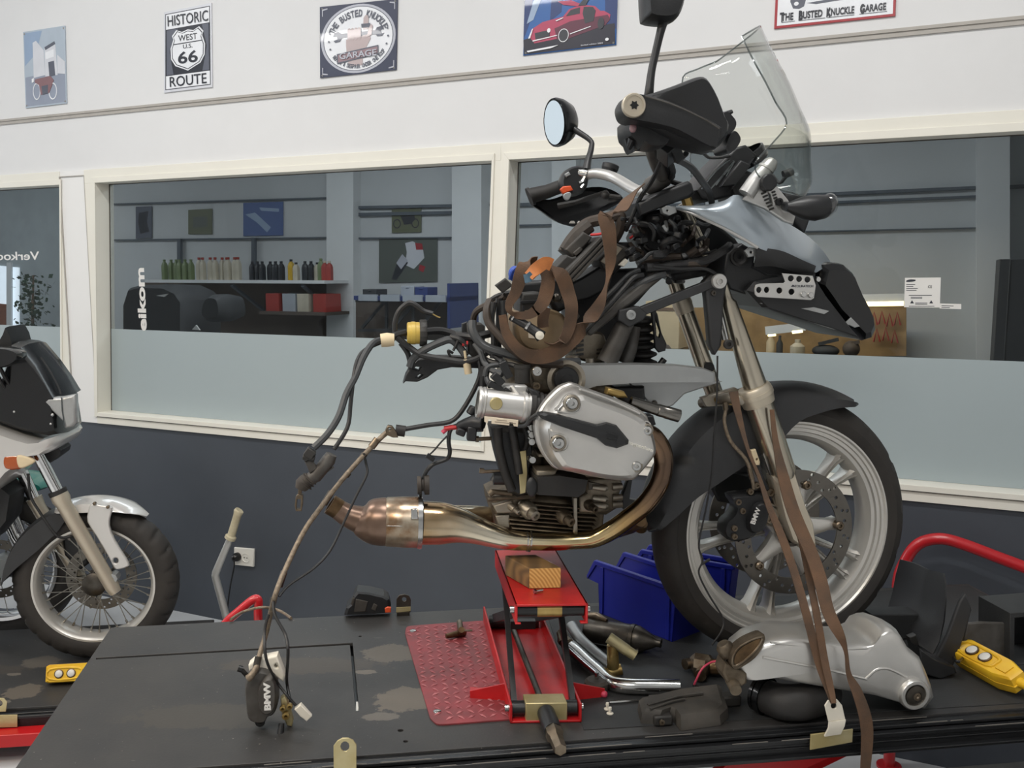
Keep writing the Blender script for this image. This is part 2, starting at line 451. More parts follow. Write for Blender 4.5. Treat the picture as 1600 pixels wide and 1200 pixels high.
def frosted():
    m, t, out = nt('frosted_film')
    p = nd(t, 'ShaderNodeBsdfPrincipled', Roughness=.38); p.inputs['Base Color'].default_value = (*lin((172, 184, 187)), 1)
    tl = nd(t, 'ShaderNodeBsdfTranslucent'); tl.inputs[0].default_value = (*lin((172, 184, 190)), 1)
    mx = nd(t, 'ShaderNodeMixShader'); mx.inputs[0].default_value = .12
    t.links.new(p.outputs[0], mx.inputs[1]); t.links.new(tl.outputs[0], mx.inputs[2]); t.links.new(mx.outputs[0], out.inputs[0])
frosted()
def exhaust():
    """heat-tinted stainless steel: the tint follows the pipe from the cat (left) to the head (right)"""
    m, t, out = nt('heat_tinted_steel')
    p = nd(t, 'ShaderNodeBsdfPrincipled', Metallic=1.0, Roughness=.16); t.links.new(p.outputs[0], out.inputs[0])
    tc = nd(t, 'ShaderNodeTexCoord'); sx = nd(t, 'ShaderNodeSeparateXYZ'); t.links.new(tc.outputs['Object'], sx.inputs[0])
    nz = nd(t, 'ShaderNodeTexNoise', Scale=7.0, Detail=5.0); t.links.new(tc.outputs['Object'], nz.inputs['Vector'])
    m1 = nd(t, 'ShaderNodeMath', operation='MULTIPLY_ADD'); m1.inputs[1].default_value = .22; t.links.new(nz.outputs['Fac'], m1.inputs[0]); t.links.new(sx.outputs['X'], m1.inputs[2])
    # part coordinates run along x from about -1.05 (tail) to -0.25 (cylinder head)
    mr = nd(t, 'ShaderNodeMapRange'); mr.inputs['From Min'].default_value = -1.0; mr.inputs['From Max'].default_value = -.14; t.links.new(m1.outputs[0], mr.inputs[0])
    r = nd(t, 'ShaderNodeValToRGB'); el = r.color_ramp.elements
    st = [(0, (112, 94, 80)), (.12, (166, 144, 130)), (.22, (142, 120, 104)), (.32, (176, 150, 114)), (.40, (212, 200, 178)), (.52, (228, 220, 200)), (.66, (214, 196, 152)), (.78, (172, 142, 98)), (.88, (118, 96, 78)), (1, (82, 72, 68))]
    st0 = [(0, (122, 92, 72)), (.12, (176, 146, 128)), (.22, (150, 116, 92)), (.32, (176, 136, 82)), (.40, (206, 182, 142)), (.52, (222, 206, 170)), (.66, (206, 176, 112)), (.78, (168, 122, 66)), (.88, (122, 84, 62)), (1, (74, 60, 58))]
    el[0].position, el[0].color = st[0][0], (*lin(st[0][1]), 1); el[1].position, el[1].color = 1, (*lin(st[-1][1]), 1)
    for q, c in st[1:-1]: e = el.new(q); e.color = (*lin(c), 1)
    t.links.new(mr.outputs[0], r.inputs[0]); t.links.new(r.outputs[0], p.inputs['Base Color'])
    n2 = nd(t, 'ShaderNodeTexNoise', Scale=40.0, Detail=4.0); t.links.new(tc.outputs['Object'], n2.inputs['Vector'])
    rr = nd(t, 'ShaderNodeMapRange'); rr.inputs['To Min'].default_value = .08; rr.inputs['To Max'].default_value = .30; t.links.new(n2.outputs['Fac'], rr.inputs[0]); t.links.new(rr.outputs[0], p.inputs['Roughness'])
exhaust()
pm('burnt_shell', (196, 186, 168), .3, .85, scale=16, rgb2=(128, 96, 66), bump=.1, rvary=.1)
pm('cat_dome', (150, 128, 114), .34, .75, scale=10, rgb2=(120, 98, 84), rvary=.08)
def wood(name, end):
    m, t, out = nt(name)
    p = nd(t, 'ShaderNodeBsdfPrincipled', Roughness=.7); t.links.new(p.outputs[0], out.inputs[0])
    tc = nd(t, 'ShaderNodeTexCoord'); mp = nd(t, 'ShaderNodeMapping'); t.links.new(tc.outputs['Object'], mp.inputs[0])
    w = nd(t, 'ShaderNodeTexWave', wave_type='RINGS', rings_direction='Y', Scale=44.0 if end else 3.0, Distortion=1.5 if end else 6.0, Detail=2.0)
    mp.inputs['Location'].default_value = (.10, 0, .05) if end else (0, 0, 0)
    if not end: mp.inputs['Scale'].default_value = (6, .6, 6)
    t.links.new(mp.outputs[0], w.inputs['Vector'])
    r = nd(t, 'ShaderNodeValToRGB')
    r.color_ramp.elements[0].color = (*lin((186, 136, 70) if end else (98, 74, 46)), 1); r.color_ramp.elements[1].color = (*lin((226, 184, 110) if end else (132, 100, 60)), 1)
    t.links.new(w.outputs['Fac'], r.inputs[0]); t.links.new(r.outputs[0], p.inputs['Base Color'])
wood('wood_end', True); wood('wood_side', False)
def table_mat():
    """dark painted steel deck with worn dusty patches, scratches and specks"""
    m, t, out = nt('deck_paint')
    p = nd(t, 'ShaderNodeBsdfPrincipled', Roughness=.5); t.links.new(p.outputs[0], out.inputs[0])
    tc = nd(t, 'ShaderNodeTexCoord')
    nz = nd(t, 'ShaderNodeTexNoise', Scale=4.0, Detail=6.0, Roughness=.65); t.links.new(tc.outputs['Object'], nz.inputs['Vector'])
    r = nd(t, 'ShaderNodeValToRGB'); r.color_ramp.elements[0].position = .3; r.color_ramp.elements[1].position = .75
    r.color_ramp.elements[0].color = (*lin((41, 41, 42)), 1); r.color_ramp.elements[1].color = (*lin((57, 55, 53)), 1)
    t.links.new(nz.outputs['Fac'], r.inputs[0]); col = r.outputs[0]
    def over(fac, c, prev):
        mx = nd(t, 'ShaderNodeMix', data_type='RGBA'); t.links.new(fac, mx.inputs[0]); t.links.new(prev, mx.inputs[6]); mx.inputs[7].default_value = (*lin(c), 1); return mx.outputs[2]
    # specks and scratches
    n2 = nd(t, 'ShaderNodeTexNoise', Scale=150.0, Detail=2.0); t.links.new(tc.outputs['Object'], n2.inputs['Vector'])
    r2 = nd(t, 'ShaderNodeValToRGB'); r2.color_ramp.elements[0].position = .735; r2.color_ramp.elements[1].position = .77; t.links.new(n2.outputs['Fac'], r2.inputs[0])
    col = over(r2.outputs[0], (146, 140, 132), col)
    mp = nd(t, 'ShaderNodeMapping'); mp.inputs['Scale'].default_value = (9, 60, 1); mp.inputs['Rotation'].default_value = (0, 0, .5); t.links.new(tc.outputs['Object'], mp.inputs[0])
    n3 = nd(t, 'ShaderNodeTexNoise', Scale=1.6, Detail=3.0); t.links.new(mp.outputs[0], n3.inputs['Vector'])
    r3 = nd(t, 'ShaderNodeValToRGB'); r3.color_ramp.elements[0].position = .735; r3.color_ramp.elements[1].position = .79; t.links.new(n3.outputs['Fac'], r3.inputs[0])
    col = over(r3.outputs[0], (126, 122, 116), col)
    # worn patches at fixed places on the deck
    n4 = nd(t, 'ShaderNodeTexNoise', Scale=26.0, Detail=5.0, Roughness=.7); t.links.new(tc.outputs['Object'], n4.inputs['Vector'])
    for (x, y), (ax, ay), c in PATCH:
        m2 = nd(t, 'ShaderNodeMapping', vector_type='TEXTURE'); m2.inputs['Location'].default_value = (x, y, 0); m2.inputs['Scale'].default_value = (ax, ay, 1); t.links.new(tc.outputs['Object'], m2.inputs[0])
        ln = nd(t, 'ShaderNodeVectorMath', operation='LENGTH'); t.links.new(m2.outputs[0], ln.inputs[0])
        a = nd(t, 'ShaderNodeMath', operation='MULTIPLY_ADD'); t.links.new(n4.outputs['Fac'], a.inputs[0]); a.inputs[1].default_value = 1.5; t.links.new(ln.outputs['Value'], a.inputs[2])
        s_ = nd(t, 'ShaderNodeMapRange'); s_.inputs['From Min'].default_value = 1.62; s_.inputs['From Max'].default_value = 1.70; s_.inputs['To Min'].default_value = 1; s_.inputs['To Max'].default_value = 0; t.links.new(a.outputs[0], s_.inputs[0])
        col = over(s_.outputs[0], c, col)
    t.links.new(col, p.inputs['Base Color'])
    bp = nd(t, 'ShaderNodeBump', Strength=.12, Distance=.002); t.links.new(n2.outputs['Fac'], bp.inputs['Height']); t.links.new(bp.outputs[0], p.inputs['Normal'])
# ---------------------------------------------------------------- the setting
# worn patches on the lift deck, in deck coordinates (metres from the deck's own origin)
DECK0 = T(640, 1060)
def dk(x, y): q = T(x, y) - DECK0; return (q.x, q.y)
PATCH = [(dk(612, 1021), (.075, .06), (84, 78, 70)), (dk(632, 1093), (.07, .065), (90, 83, 74)), (dk(595, 1120), (.045, .02), (88, 83, 77)), (dk(470, 1040), (.22, .05), (62, 57, 52)), (dk(330, 1120), (.2, .06), (58, 55, 51)), (dk(570, 1050), (.03, .012), (98, 92, 84))]
table_mat()
def wbox(mb, s0, s1, d0, d1, z0, z1):
    return mb.box(WO + WD * ((s0 + s1) / 2) + WN * ((d0 + d1) / 2) + UP * ((z0 + z1) / 2), s1 - s0, abs(d1 - d0), z1 - z0, (WD, WN, UP))
def us(x, y, d=0): return WALL.uv(x, y, d)[0]
S0, S1, D1, HC = -7.0, 6.0, 8.0, 4.2
struct(wbox(MB(), S0, S1, -3.3, D1, -.06, 0), 'floor', 'floor_paint')
struct(wbox(MB(), S0, S1, -.1, D1, HC, HC + .1), 'ceiling', 'ceiling_white')
struct(wbox(MB(), S0, S1, -.1, 0, 0, .899), 'wall_back_lower', 'grey_wall')
struct(wbox(MB(), S0, S1, -.1, 0, 2.135, HC), 'wall_back_upper', 'white_wall')
struct(wbox(MB(), S0 - .1, S0, -3.3, D1, 0, HC), 'wall_left', 'white_wall')
struct(wbox(MB(), S1, S1 + .1, -3.3, D1, 0, HC), 'wall_right', 'white_wall')
struct(wbox(MB(), S0, S1, D1, D1 + .1, 0, HC), 'wall_front', 'white_wall')
g = MB(); wbox(g, S0, S1, 0, .006, 2.384, 2.410); wbox(g, S0, S1, 0, .010, 2.399, 2.404)
struct(g, 'trim_1', 'groove_grey')
ZB, ZS, ZG, ZF = 2.0705, .900, .955, 1.366          # opening top, sill bottom, opening bottom, film top
def win(n, left, right, s0, s1):
    """left/right: ((x, y) top, (x, y) bottom) of the opening; s0..s1 the frame's extent"""
    a = us(*left[0]) if left else -3.3; b = us(*left[1]) if left else -3.3
    c = us(*right[0]) if right else S1 - .3; e = us(*right[1]) if right else S1 - .3
    m = MB()
    def quad(p, d0, d1): m.flat(WO, WD, UP, WN, [p], d0, d1, .0012)
    quad([(s0, ZS), (s1, ZS), (s1, ZG), (s0, ZG)], -.095, .012); quad([(s0, ZB), (s1, ZB), (s1, 2.135), (s0, 2.135)], -.095, .012)
    quad([(s0, ZG), (b, ZG), (a, ZB), (s0, ZB)], -.095, .012); quad([(e, ZG), (s1, ZG), (s1, ZB), (c, ZB)], -.095, .012)
    # stepped bead around the opening and the lip of the sill
    quad([(b - .022, ZG - .022), (e + .012, ZG - .022), (e, ZG), (b, ZG)], .0115, .017); quad([(a, ZB), (c, ZB), (c + .012, ZB + .026), (a - .022, ZB + .026)], .0115, .017)
    quad([(b - .022, ZG - .022), (b, ZG), (a, ZB), (a - .022, ZB + .026)], .0115, .017); quad([(e, ZG), (e + .012, ZG - .022), (c + .012, ZB + .026), (c, ZB)], .0115, .017)
    w = struct(m, 'window_%d' % n, 'cream_frame', smooth=30)
    m = MB(); wbox(m, b - .004, e + .012, .0125, .0176, .9335, .9365); build(m, 'sill_seam', 'dark_seam', w)
    m = MB(); m.flat(WO, WD, UP, WN, [[(min(a, b) - .005, ZG - .005), (max(c, e) + .005, ZG - .005), (max(c, e) + .005, ZB + .005), (min(a, b) - .005, ZB + .005)]], -.078, -.072)
    build(m, 'glass_pane', 'window_glass', w, smooth=0)
    m = MB(); m.flat(WO, WD, UP, WN, [[(b + .002, ZG + .001), (e - .002, ZG + .001), (e - .002, ZF), (b + .002, ZF)]], -.0715, -.0695)
    build(m, 'frosted_film', 'frosted_film', w, smooth=0)
    m = MB(); 
    for q0, q1 in (((a, ZB), (b, ZG)), ((c, ZB), (e, ZG))):
        m.bar(WALL.at(*q0, -.069), WALL.at(*q1, -.069), .004, .006, WN)
    m.bar(WALL.at(a, ZB, -.069), WALL.at(c, ZB, -.069), .005, .006, WN)
    build(m, 'glazing_seal', 'dark_seam', w)
    return w
sA, sB_, sM = us(103, 400), us(141, 400), us(785, 450)
w1 = win(1, None, ((97, 290), (99, 640)), -3.4, sA)
struct(wbox(MB(), S0, -3.4, -.095, .008, ZS, 2.135), 'trim_7', 'white_panel')
w2 = win(2, ((152.5, 286), (156.5, 644)), ((771, 253), (754.5, 697)), sB_, sM)
w3 = win(3, ((798, 252), (783, 700)), None, sM, S1)
struct(wbox(MB(), sA, sB_, -.095, .008, ZS, 2.135), 'trim_2', 'white_panel')
g = MB(); wbox(g, sA - .003, sA + .003, .008, .0135, .96, 2.11); wbox(g, sB_ - .002, sB_ + .002, .008, .0128, .93, 2.11); wbox(g, sA, sB_, .006, .013, 2.107, 2.111)
struct(g, 'trim_3', 'groove_grey')
# lettering on the glass, read from behind
def wtext(mb, body, x, y, wpx, hpx, d=.001, rot=0.0, mirror=False, bold=.0, ky=None, plane=WALL, depth=.0008, track=1.0):
    o = plane.hit(x, y, d)
    ang = math.radians(rot); ex = plane.ex * math.cos(ang) + plane.ey * math.sin(ang); ey = plane.ey * math.cos(ang) - plane.ex * math.sin(ang)
    sc = (plane.hit(x, y + .5, d) - plane.hit(x, y - .5, d)).length           # metres per vertical pixel here
    sx = (plane.hit(x + .5, y, d) - plane.hit(x - .5, y, d)); sx = abs(sx.dot(plane.ex))
    if abs(rot) > 45: return mb.text(body, o, ex, ey, plane.n, wpx * sc, hpx * sx, depth, bold, track, mirror)
    return mb.text(body, o, ex, ey, plane.n, wpx * sx, hpx * sc, depth, bold, track, mirror)
m = MB(); wtext(m, 'Verkoop', 22, 402, 78, 17, -.0685, 0, True, .012); build(m, 'lettering', 'text_white', w1, label='white mirrored lettering on the glass')
m = MB(); wtext(m, 'eikom', 221, 468, 98, 13, -.0685, 90, False, .035); build(m, 'lettering', 'text_white', w2, label='white lettering running up the glass')
# ---------------------------------------------------------------- room beyond the glass
DB = -3.0
BEY = Plane(WO + WN * DB, WD, UP, WN)
struct(wbox(MB(), S0, S1, DB - .1, DB, 0, 3.0), 'wall_beyond', 'beyond_wall')
struct(wbox(MB(), S0, S1, DB - .1, -.1, 3.0, 3.1), 'ceiling_beyond', 'ceiling_white')
def bq(mb, pts, w=.004, depth=.004, pl=BEY): return mb.trace(pl, pts, w, depth, bev=0)
m = MB(); bq(m, [(226, 438), (512, 438), (512, 620), (226, 620)], .02, .02); struct(m, 'trim_4', 'beyond_brown')
m = MB(); bq(m, [(100, 200), (-90, 200), (-90, 640), (100, 640)], .012, .012); struct(m, 'trim_5', 'beyond_grey')
for i, (x0, x1, t) in enumerate([(510, 552, .10), (706, 752, .16), (1526, 1578, .2), (862, 900, .1)]):
    m = MB(); bq(m, [(x0, 150), (x1, 150), (x1, 640), (x0, 640)], t, t); struct(m, 'pillar_%d' % (i + 1), 'beyond_pillar')
m = MB()
for a, b, h in [((176, 319), (511, 309), 2.2), ((176, 375), (511, 371), 2), ((514, 325), (772, 320), 4.5), ((560, 335), (705, 332), 5), ((560, 372), (705, 371), 2), ((803, 320), (862, 318), 5), ((803, 352), (862, 351), 2.4), ((900, 325), (1100, 318), 4),
                ((1250, 305), (1526, 293), 5), ((1260, 318), (1526, 307), 4), ((1250, 362), (1526, 356), 2), ((1578, 292), (1640, 289), 6)]:
    bq(m, [(a[0], a[1] - h / 2), (b[0], b[1] - h / 2), (b[0], b[1] + h / 2), (a[0], a[1] + h / 2)], .03, .03)
for x, h0, h1, t in [(279, 373, 437, 5), (395, 371, 437, 5), (748, 322, 460, 3)]:
    bq(m, [(x - t / 2, h0), (x + t / 2, h0), (x + t / 2, h1), (x - t / 2, h1)], .05, .03)
struct(m, 'trim_6', 'beyond_rail')
def poster(name, label, cat, quad, mats, shapes, pl=BEY, w=.012, d=.006, group=None, bev=.0008):
    """flat print: shapes = (material index, outline in 0..1 of the sheet)"""
    def q(u, v):
        tl, tr, br, bl = quad
        return tuple((tl[i] * (1 - u) + tr[i] * u) * (1 - v) + (bl[i] * (1 - u) + br[i] * u) * v for i in (0, 1))
    m = MB(); m.trace(pl, quad, w, d, bev=bev)
    for k, (mi, pts) in enumerate(shapes):
        m.mat(mi); m.trace(pl, [q(*p) for p in pts], w + .0003 + .00025 * k, .0004 + .00025 * k, bev=0)
    return tag(build(m, name, mats, smooth=30), label, cat, group), q
def ell(cx, cy, rx, ry, n=24, a0=0, a1=360):
    return [(cx + rx * math.cos(math.radians(a0 + (a1 - a0) * i / n)), cy + ry * math.sin(math.radians(a0 + (a1 - a0) * i / n))) for i in range(n if a1 - a0 == 360 else n + 1)]
def ringp(cx, cy, rx, ry, t, n=28):
    o = ell(cx, cy, rx, ry, n); i = ell(cx, cy, rx - t, ry - t * ry / rx, n)
    return [o + [o[0]] + [i[0]] + i[::-1]][0]
G = 'prints on the far wall behind the glass'
poster('wall_print', 'small dark grey upright print on the far wall, left of the olive one', 'poster', [(212, 323), (237, 322), (237, 372), (212, 373)], ['ink_grey', 'ink_black'], [(1, [(.2, .2), (.8, .15), (.7, .5), (.85, .8), (.3, .85), (.15, .5)])], group=G)
poster('wall_print', 'olive square print on the far wall, left of the blue one', 'poster', [(294, 328), (331, 326), (331, 366), (294, 366)], ['ink_olive', 'ink_track'], [(1, [(.2, .3), (.8, .3), (.8, .7), (.2, .75)])], group=G)
poster('wall_print', 'large blue print on the far wall above the oil bottles', 'poster', [(380, 317), (442, 315), (442, 368), (380, 369)], ['ink_blueprint', 'ink_sky'], [(1, [(.05, .35), (.3, .3), (.7, .75), (.6, .9), (.35, .6)]), (1, [(.4, .15), (.9, .2), (.9, .3), (.45, .25)])], group=G)
poster('wall_print', 'olive print of a motorcycle above the racing poster', 'poster', [(612, 327), (658, 325), (658, 363), (612, 364)], ['ink_olive', 'ink_black'], [(1, ringp(.18, .62, .13, .2, .03)), (1, ringp(.8, .62, .13, .2, .03)), (1, [(.3, .3), (.75, .2), (.8, .45), (.65, .65), (.42, .66)])], group=G)
poster('wall_print', 'large green print of a leaning racing motorcycle above the blue parts trays', 'poster', [(592, 374), (683, 372), (683, 440), (592, 442)], ['ink_track', 'ink_pale', 'ink_border', 'ink_black', 'ink_silver'],
       [(1, [(.45, .1), (.58, .06), (.75, .2), (.78, .45), (.6, .7), (.45, .6), (.48, .3)]), (2, [(.62, .1), (.74, .12), (.76, .26), (.64, .26)]), (2, [(.7, .6), (.8, .65), (.76, .78), (.68, .72)]), (3, [(.22, .92), (.3, .6), (.42, .45), (.5, .55), (.42, .72), (.3, .95)]), (4, [(.3, .55), (.4, .35), (.5, .5), (.38, .7)])], group=G)
# oil shelf
SH = Plane(WO + WN * (DB + .42), WD, UP, WN)
sh = thing('oil_shelf', 'long pale shelf of oil bottles on the far wall behind the glass', 'shelf', SH.hit(360, 440))
u0, zt_ = SH.uv(226, 437); u1 = SH.uv(507, 439)[0]
m = MB(); m.box(SH.at((u0 + u1) / 2, zt_ - .012, -.2), u1 - u0, .40, .024, (WD, WN, UP)); build(m, 'shelf_board', 'beyond_pillar', sh)
for t in (.12, .5, .88):
    m = MB(); m.bar(SH.at(u0 + (u1 - u0) * t, zt_ - .04, -.02), SH.at(u0 + (u1 - u0) * t, zt_ - .26, -.40), .03, .02, WD); build(m, 'bracket', 'beyond_rail', sh)
z2 = SH.uv(440, 487)[1]; u2 = SH.uv(405, 487)[0]
m = MB(); m.box(SH.at((u2 + u1) / 2, z2 - .012, -.2), u1 - u2, .40, .024, (WD, WN, UP)); build(m, 'lower_board', 'beyond_brown', sh)
def bottle(body, cap, h):
    t = thing('oil_bottle', '', 'bottle', (0, 0, 0), 'oil bottles on the long shelf behind the glass')
    m = MB(); r = .022
    m.loft([[V((x * sc, y * sc, z)) for x, y in [(r, -r * .8), (r, r * .8), (r * .7, r), (-r * .7, r), (-r, r * .8), (-r, -r * .8), (-r * .7, -r), (r * .7, -r)]] for z, sc in [(0, .95), (.01, 1), (h * .68, 1), (h * .82, .72), (h * .88, .36), (h * .93, .34)]])
    build(m, 'bottle_body', body, t)
    m = MB(); m.cyl((0, 0, h * .90), (0, 0, h), .0125, n=10); build(m, 'bottle_cap', cap, t)
    return t
kinds = {k: bottle(*v) for k, v in dict(g=('bottle_green', 'bottle_green', .17), r=('bottle_white', 'box_red', .185), k=('bottle_black', 'bottle_black', .15), y=('bottle_yellow', 'bottle_black', .165), w=('bottle_white', 'bottle_black', .14), p=('box_red', 'bottle_white', .15)).items()}
def place_copy(src, loc, rz=0.0, label=None, group=None):
    c = src.copy(); COL.objects.link(c); c.location = loc; c.rotation_euler.z = rz
    if label: c['label'] = label
    if group: c['group'] = group
    for ch in list(src.children):
        d = ch.copy(); COL.objects.link(d); d.parent = c
        for g2 in list(ch.children):
            e = g2.copy(); COL.objects.link(e); e.parent = d
    return c
BL = dict(g='green oil bottle in the green bunch at the left end of the far shelf', r='pale oil bottle with a red cap in the middle row of the far shelf', k='black bottle in the dark bunch right of the red capped bottles', y='yellow spray bottle standing among the black bottles on the far shelf', w='pale bottle near the right end of the far shelf', p='reddish bottle at the right end of the far shelf')
GN = dict(g='green oil bottles', r='red capped oil bottles', k='black bottles on the shelf', y=None, w='pale bottles on the shelf', p='reddish bottles on the shelf')
seq = [(x, 'g') for x in (238, 246, 255, 264, 273, 282)] + [(x, 'r') for x in (292, 300, 308, 316, 324, 332, 340, 349, 355)] + [(x, 'k') for x in (374, 383, 394, 402, 413, 421)] + [(434, 'y'), (446, 'w'), (458, 'k'), (466, 'k'), (474, 'w'), (484, 'g'), (492, 'p'), (500, 'p')]
first = set()
for x, k in seq:
    u = SH.uv(x, 430)[0]; loc = SH.at(u, zt_, -.12 - random.random() * .06); src = kinds[k]; rz = math.atan2(WD.y, WD.x) + random.uniform(-.3, .3)
    if k not in first: first.add(k); src.location = loc; src.rotation_euler.z = rz; o = src
    else: o = place_copy(src, loc, rz)
    o['label'] = BL[k]
    if GN[k]: o['group'] = GN[k]
    elif 'group' in o: del o['group']
kinds['g'].children[0]['note'] = ''; del kinds['g'].children[0]['note']
for x, w_, h_, mt, lb in [(418, 20, 24, 'box_red', 'reddish carton at the left end of the lower far shelf'), (444, 20, 23, 'box_grey', 'pale carton in the middle of the lower far shelf'), (466, 18, 25, 'bottle_white', 'tall white carton right of the pale one on the lower far shelf'), (492, 20, 24, 'box_red', 'reddish carton at the right end of the lower far shelf')]:
    a = SH.uv(x - w_ / 2, 487)[0]; b = SH.uv(x + w_ / 2, 487)[0]
    m = MB(); m.box(SH.at((a + b) / 2, z2 + .07, -.16), b - a, .2, .14, (WD, WN, UP)); m.box(SH.at((a + b) / 2, z2 + .1415, -.16), b - a, .02, .003, (WD, WN, UP))
    tag(build(m, 'carton', mt, bevel=.004), lb, 'box')
# parts trolley with trays
TR = Plane(WO + WN * (DB + .8), WD, UP, WN)
tr = thing('parts_trolley', 'dark trolley frame of blue and grey parts trays on the far side of the glass', 'trolley', TR.hit(628, 545) * 1.0)
zz = TR.uv(628, 463)[1]; a, b = TR.uv(554, 463)[0], TR.uv(704, 463)[0]
m = MB(); m.box(TR.at((a + b) / 2, zz - .015, -.2), b - a, .42, .03, (WD, WN, UP)); m.box(TR.at(b - .01, zz - .06, -.2), .02, .42, .3, (WD, WN, UP)); build(m, 'tray_deck', 'box_blue', tr)
for i in range(4):
    m = MB(); ww = (b - a) * .2; m.box(TR.at(a + (b - a) * (.06 + .235 * i) + ww / 2, zz - .012, .012), ww, .02, .045, (WD, WN, UP)); build(m, 'tray_front', 'box_grey', tr)
m = MB()
for x0, y0, x1, y1 in [(556, 470, 600, 470), (604, 470, 604, 560), (566, 512, 604, 468), (700, 470, 700, 560), (646, 470, 646, 560), (608, 520, 650, 470), (560, 516, 700, 516), (650, 520, 690, 470)]:
    m.bar(TR.hit(x0, y0, -.05), TR.hit(x1, y1, -.05), .014, .02, WN)
build(m, 'leg_frame', 'beyond_dark', tr)
m = MB(); bq(m, [(556, 470), (702, 470), (702, 640), (556, 640)], -.36, .02, TR); build(m, 'back_panel', 'beyond_brown', tr)
for x0, x1, y0, mt, lb in [(620, 641, 447, 'box_grey', 'small grey case on the trays behind the glass'), (642, 662, 449, 'box_blue', 'small blue case right of the grey case behind the glass'), (560, 582, 452, 'beyond_dark', 'dark lump of parts at the left end of the trays behind the glass')]:
    p0, p1 = TR.uv(x0, y0), TR.uv(x1, y0); m = MB(); m.box(TR.at((p0[0] + p1[0]) / 2, (p0[1] + zz) / 2, -.12), p1[0] - p0[0], .14, p0[1] - zz, (WD, WN, UP)); m.box(TR.at((p0[0] + p1[0]) / 2, p0[1] - .01, -.049), .03, .006, .01, (WD, WN, UP))
    tag(build(m, 'parts_case', mt, bevel=.006), lb, 'box')
# dark machine at the left, under the shelf
MC = Plane(WO + WN * (DB + 1.5), WD, UP, WN)
mc = thing('workshop_machine', 'dark rounded machine behind the glass left of the oil shelf', 'machine', MC.hit(250, 600))
m = MB(); m.pillow(MC, [(196, 640), (196, 475), (204, 450), (222, 445), (262, 446), (282, 455), (292, 470), (292, 640)], [(-.35, .92), (-.3, 1), (0, 1), (.04, .92)]); build(m, 'machine_body', 'beyond_dark', mc)
m = MB(); bq(m, [(244, 462), (262, 459), (256, 464)], .06, .01, MC); build(m, 'badge', 'text_white', mc); m = MB(); bq(m, [(300, 515), (306, 508), (312, 516)], .06, .01, MC); build(m, 'badge', 'text_white', mc)
m = MB(); m.pillow(MC, cr([(322, 500), (320, 480), (327, 464), (340, 460), (352, 468), (353, 500)], 4, True), [(-.2, .8), (-.1, 1), (0, 1), (.05, .7)]); build(m, 'round_cover', 'beyond_dark', mc)
# showroom end behind window 1: daylight opening and a potted plant
OUT = Plane(WO + WN * (DB + .02), WD, UP, WN)
m = MB(); bq(m, [(-60, 410), (28, 418), (28, 560), (-60, 560)], .01, .02, OUT); o = struct(m, 'window_4', 'daylight_sky')
m = MB(); bq(m, [(-40, 470), (14, 476), (14, 500), (20, 512), (-40, 516)], .02, .008, OUT); build(m, 'house_view', 'brick_house', o)
m = MB(); bq(m, [(10, 410), (17, 410), (17, 560), (10, 560)], .05, .02, OUT); build(m, 'window_post', 'beyond_pillar', o)
pp = thing('potted_tree', 'leafy green indoor tree beside the bright window behind the left pane', 'plant', BEY.hit(52, 640, .5))
m = MB(); PL = Plane(WO + WN * (DB + .5), WD, UP, WN); m.tube([PL.hit(52, 660), PL.hit(50, 560), PL.hit(52, 430)], [.025, .02, .008], 8); build(m, 'trunk', 'bark', pp)
m = MB(); rnd = random.Random(3)
for i in range(420):
    c = PL.hit(50 + rnd.gauss(0, 13), 430 + rnd.random() * 150, rnd.uniform(-.25, .25)); d = V((rnd.gauss(0, 1), rnd.gauss(0, 1), rnd.gauss(-.3, .7))).normalized() * rnd.uniform(.03, .06); s_ = d.cross(V((rnd.random(), rnd.random(), rnd.random()))).normalized() * d.length * .4
    m.add([c, c + d * .5 + s_, c + d, c + d * .5 - s_], [(0, 1, 2, 3)])
build(m, 'foliage', 'leaf_green', pp)
# lit workbench behind window 3
WB = Plane(WO + WN * (DB + .25), WD, UP, WN)
wb = thing('tool_board', 'warm lit tool board with hanging tools behind the right window', 'tool rack', WB.hit(1330, 600))
m = MB(); bq(m, [(1000, 482), (1416, 476), (1416, 556), (1000, 560)], -.02, .03, WB); build(m, 'board', 'pegboard_tan', wb)
for x0, y0 in [(1366, 488), (1378, 486), (1390, 490), (1402, 488), (1370, 514), (1384, 512), (1398, 516)]:
    m = MB(); m.tube([WB.hit(x0 - 5, y0 + 20, .01), WB.hit(x0, y0, .01), WB.hit(x0 + 5, y0 + 20, .01)], .006, 6); build(m, 'plier', 'box_red', wb)
lp = thing('bench_lamp', 'short glowing bench lamp tube behind the right window', 'lamp', WB.hit(1378, 478, .3))
m = MB(); m.tube([WB.hit(1346, 475, .3), WB.hit(1412, 474, .3)], .014, 10); build(m, 'tube', 'lamp_glow', lp)
m = MB(); m.bar(WB.hit(1340, 470, .3) + UP * .012, WB.hit(1418, 469, .3) + UP * .012, .05, .012, UP); build(m, 'housing', 'beyond_pillar', lp)
lp = thing('bench_lamp', 'glowing bench lamp tube behind the headlight, low behind the glass', 'lamp', WB.hit(1230, 520, .3))
m = MB(); m.tube([WB.hit(1200, 524, .3), WB.hit(1212, 523, .3)], .008, 8); build(m, 'tube', 'lamp_glow', lp); m = MB(); m.tube([WB.hit(1238, 519, .3), WB.hit(1254, 517, .3)], .010, 8); build(m, 'tube', 'lamp_glow', lp)
m = MB(); m.bar(WB.hit(1196, 520, .3) + UP * .012, WB.hit(1258, 513, .3) + UP * .012, .05, .012, UP); build(m, 'housing', 'beyond_pillar', lp)
cb = thing('cardboard_box', 'tan cardboard box behind the glass between the fork tubes', 'box', WB.hit(1036, 560, .2))
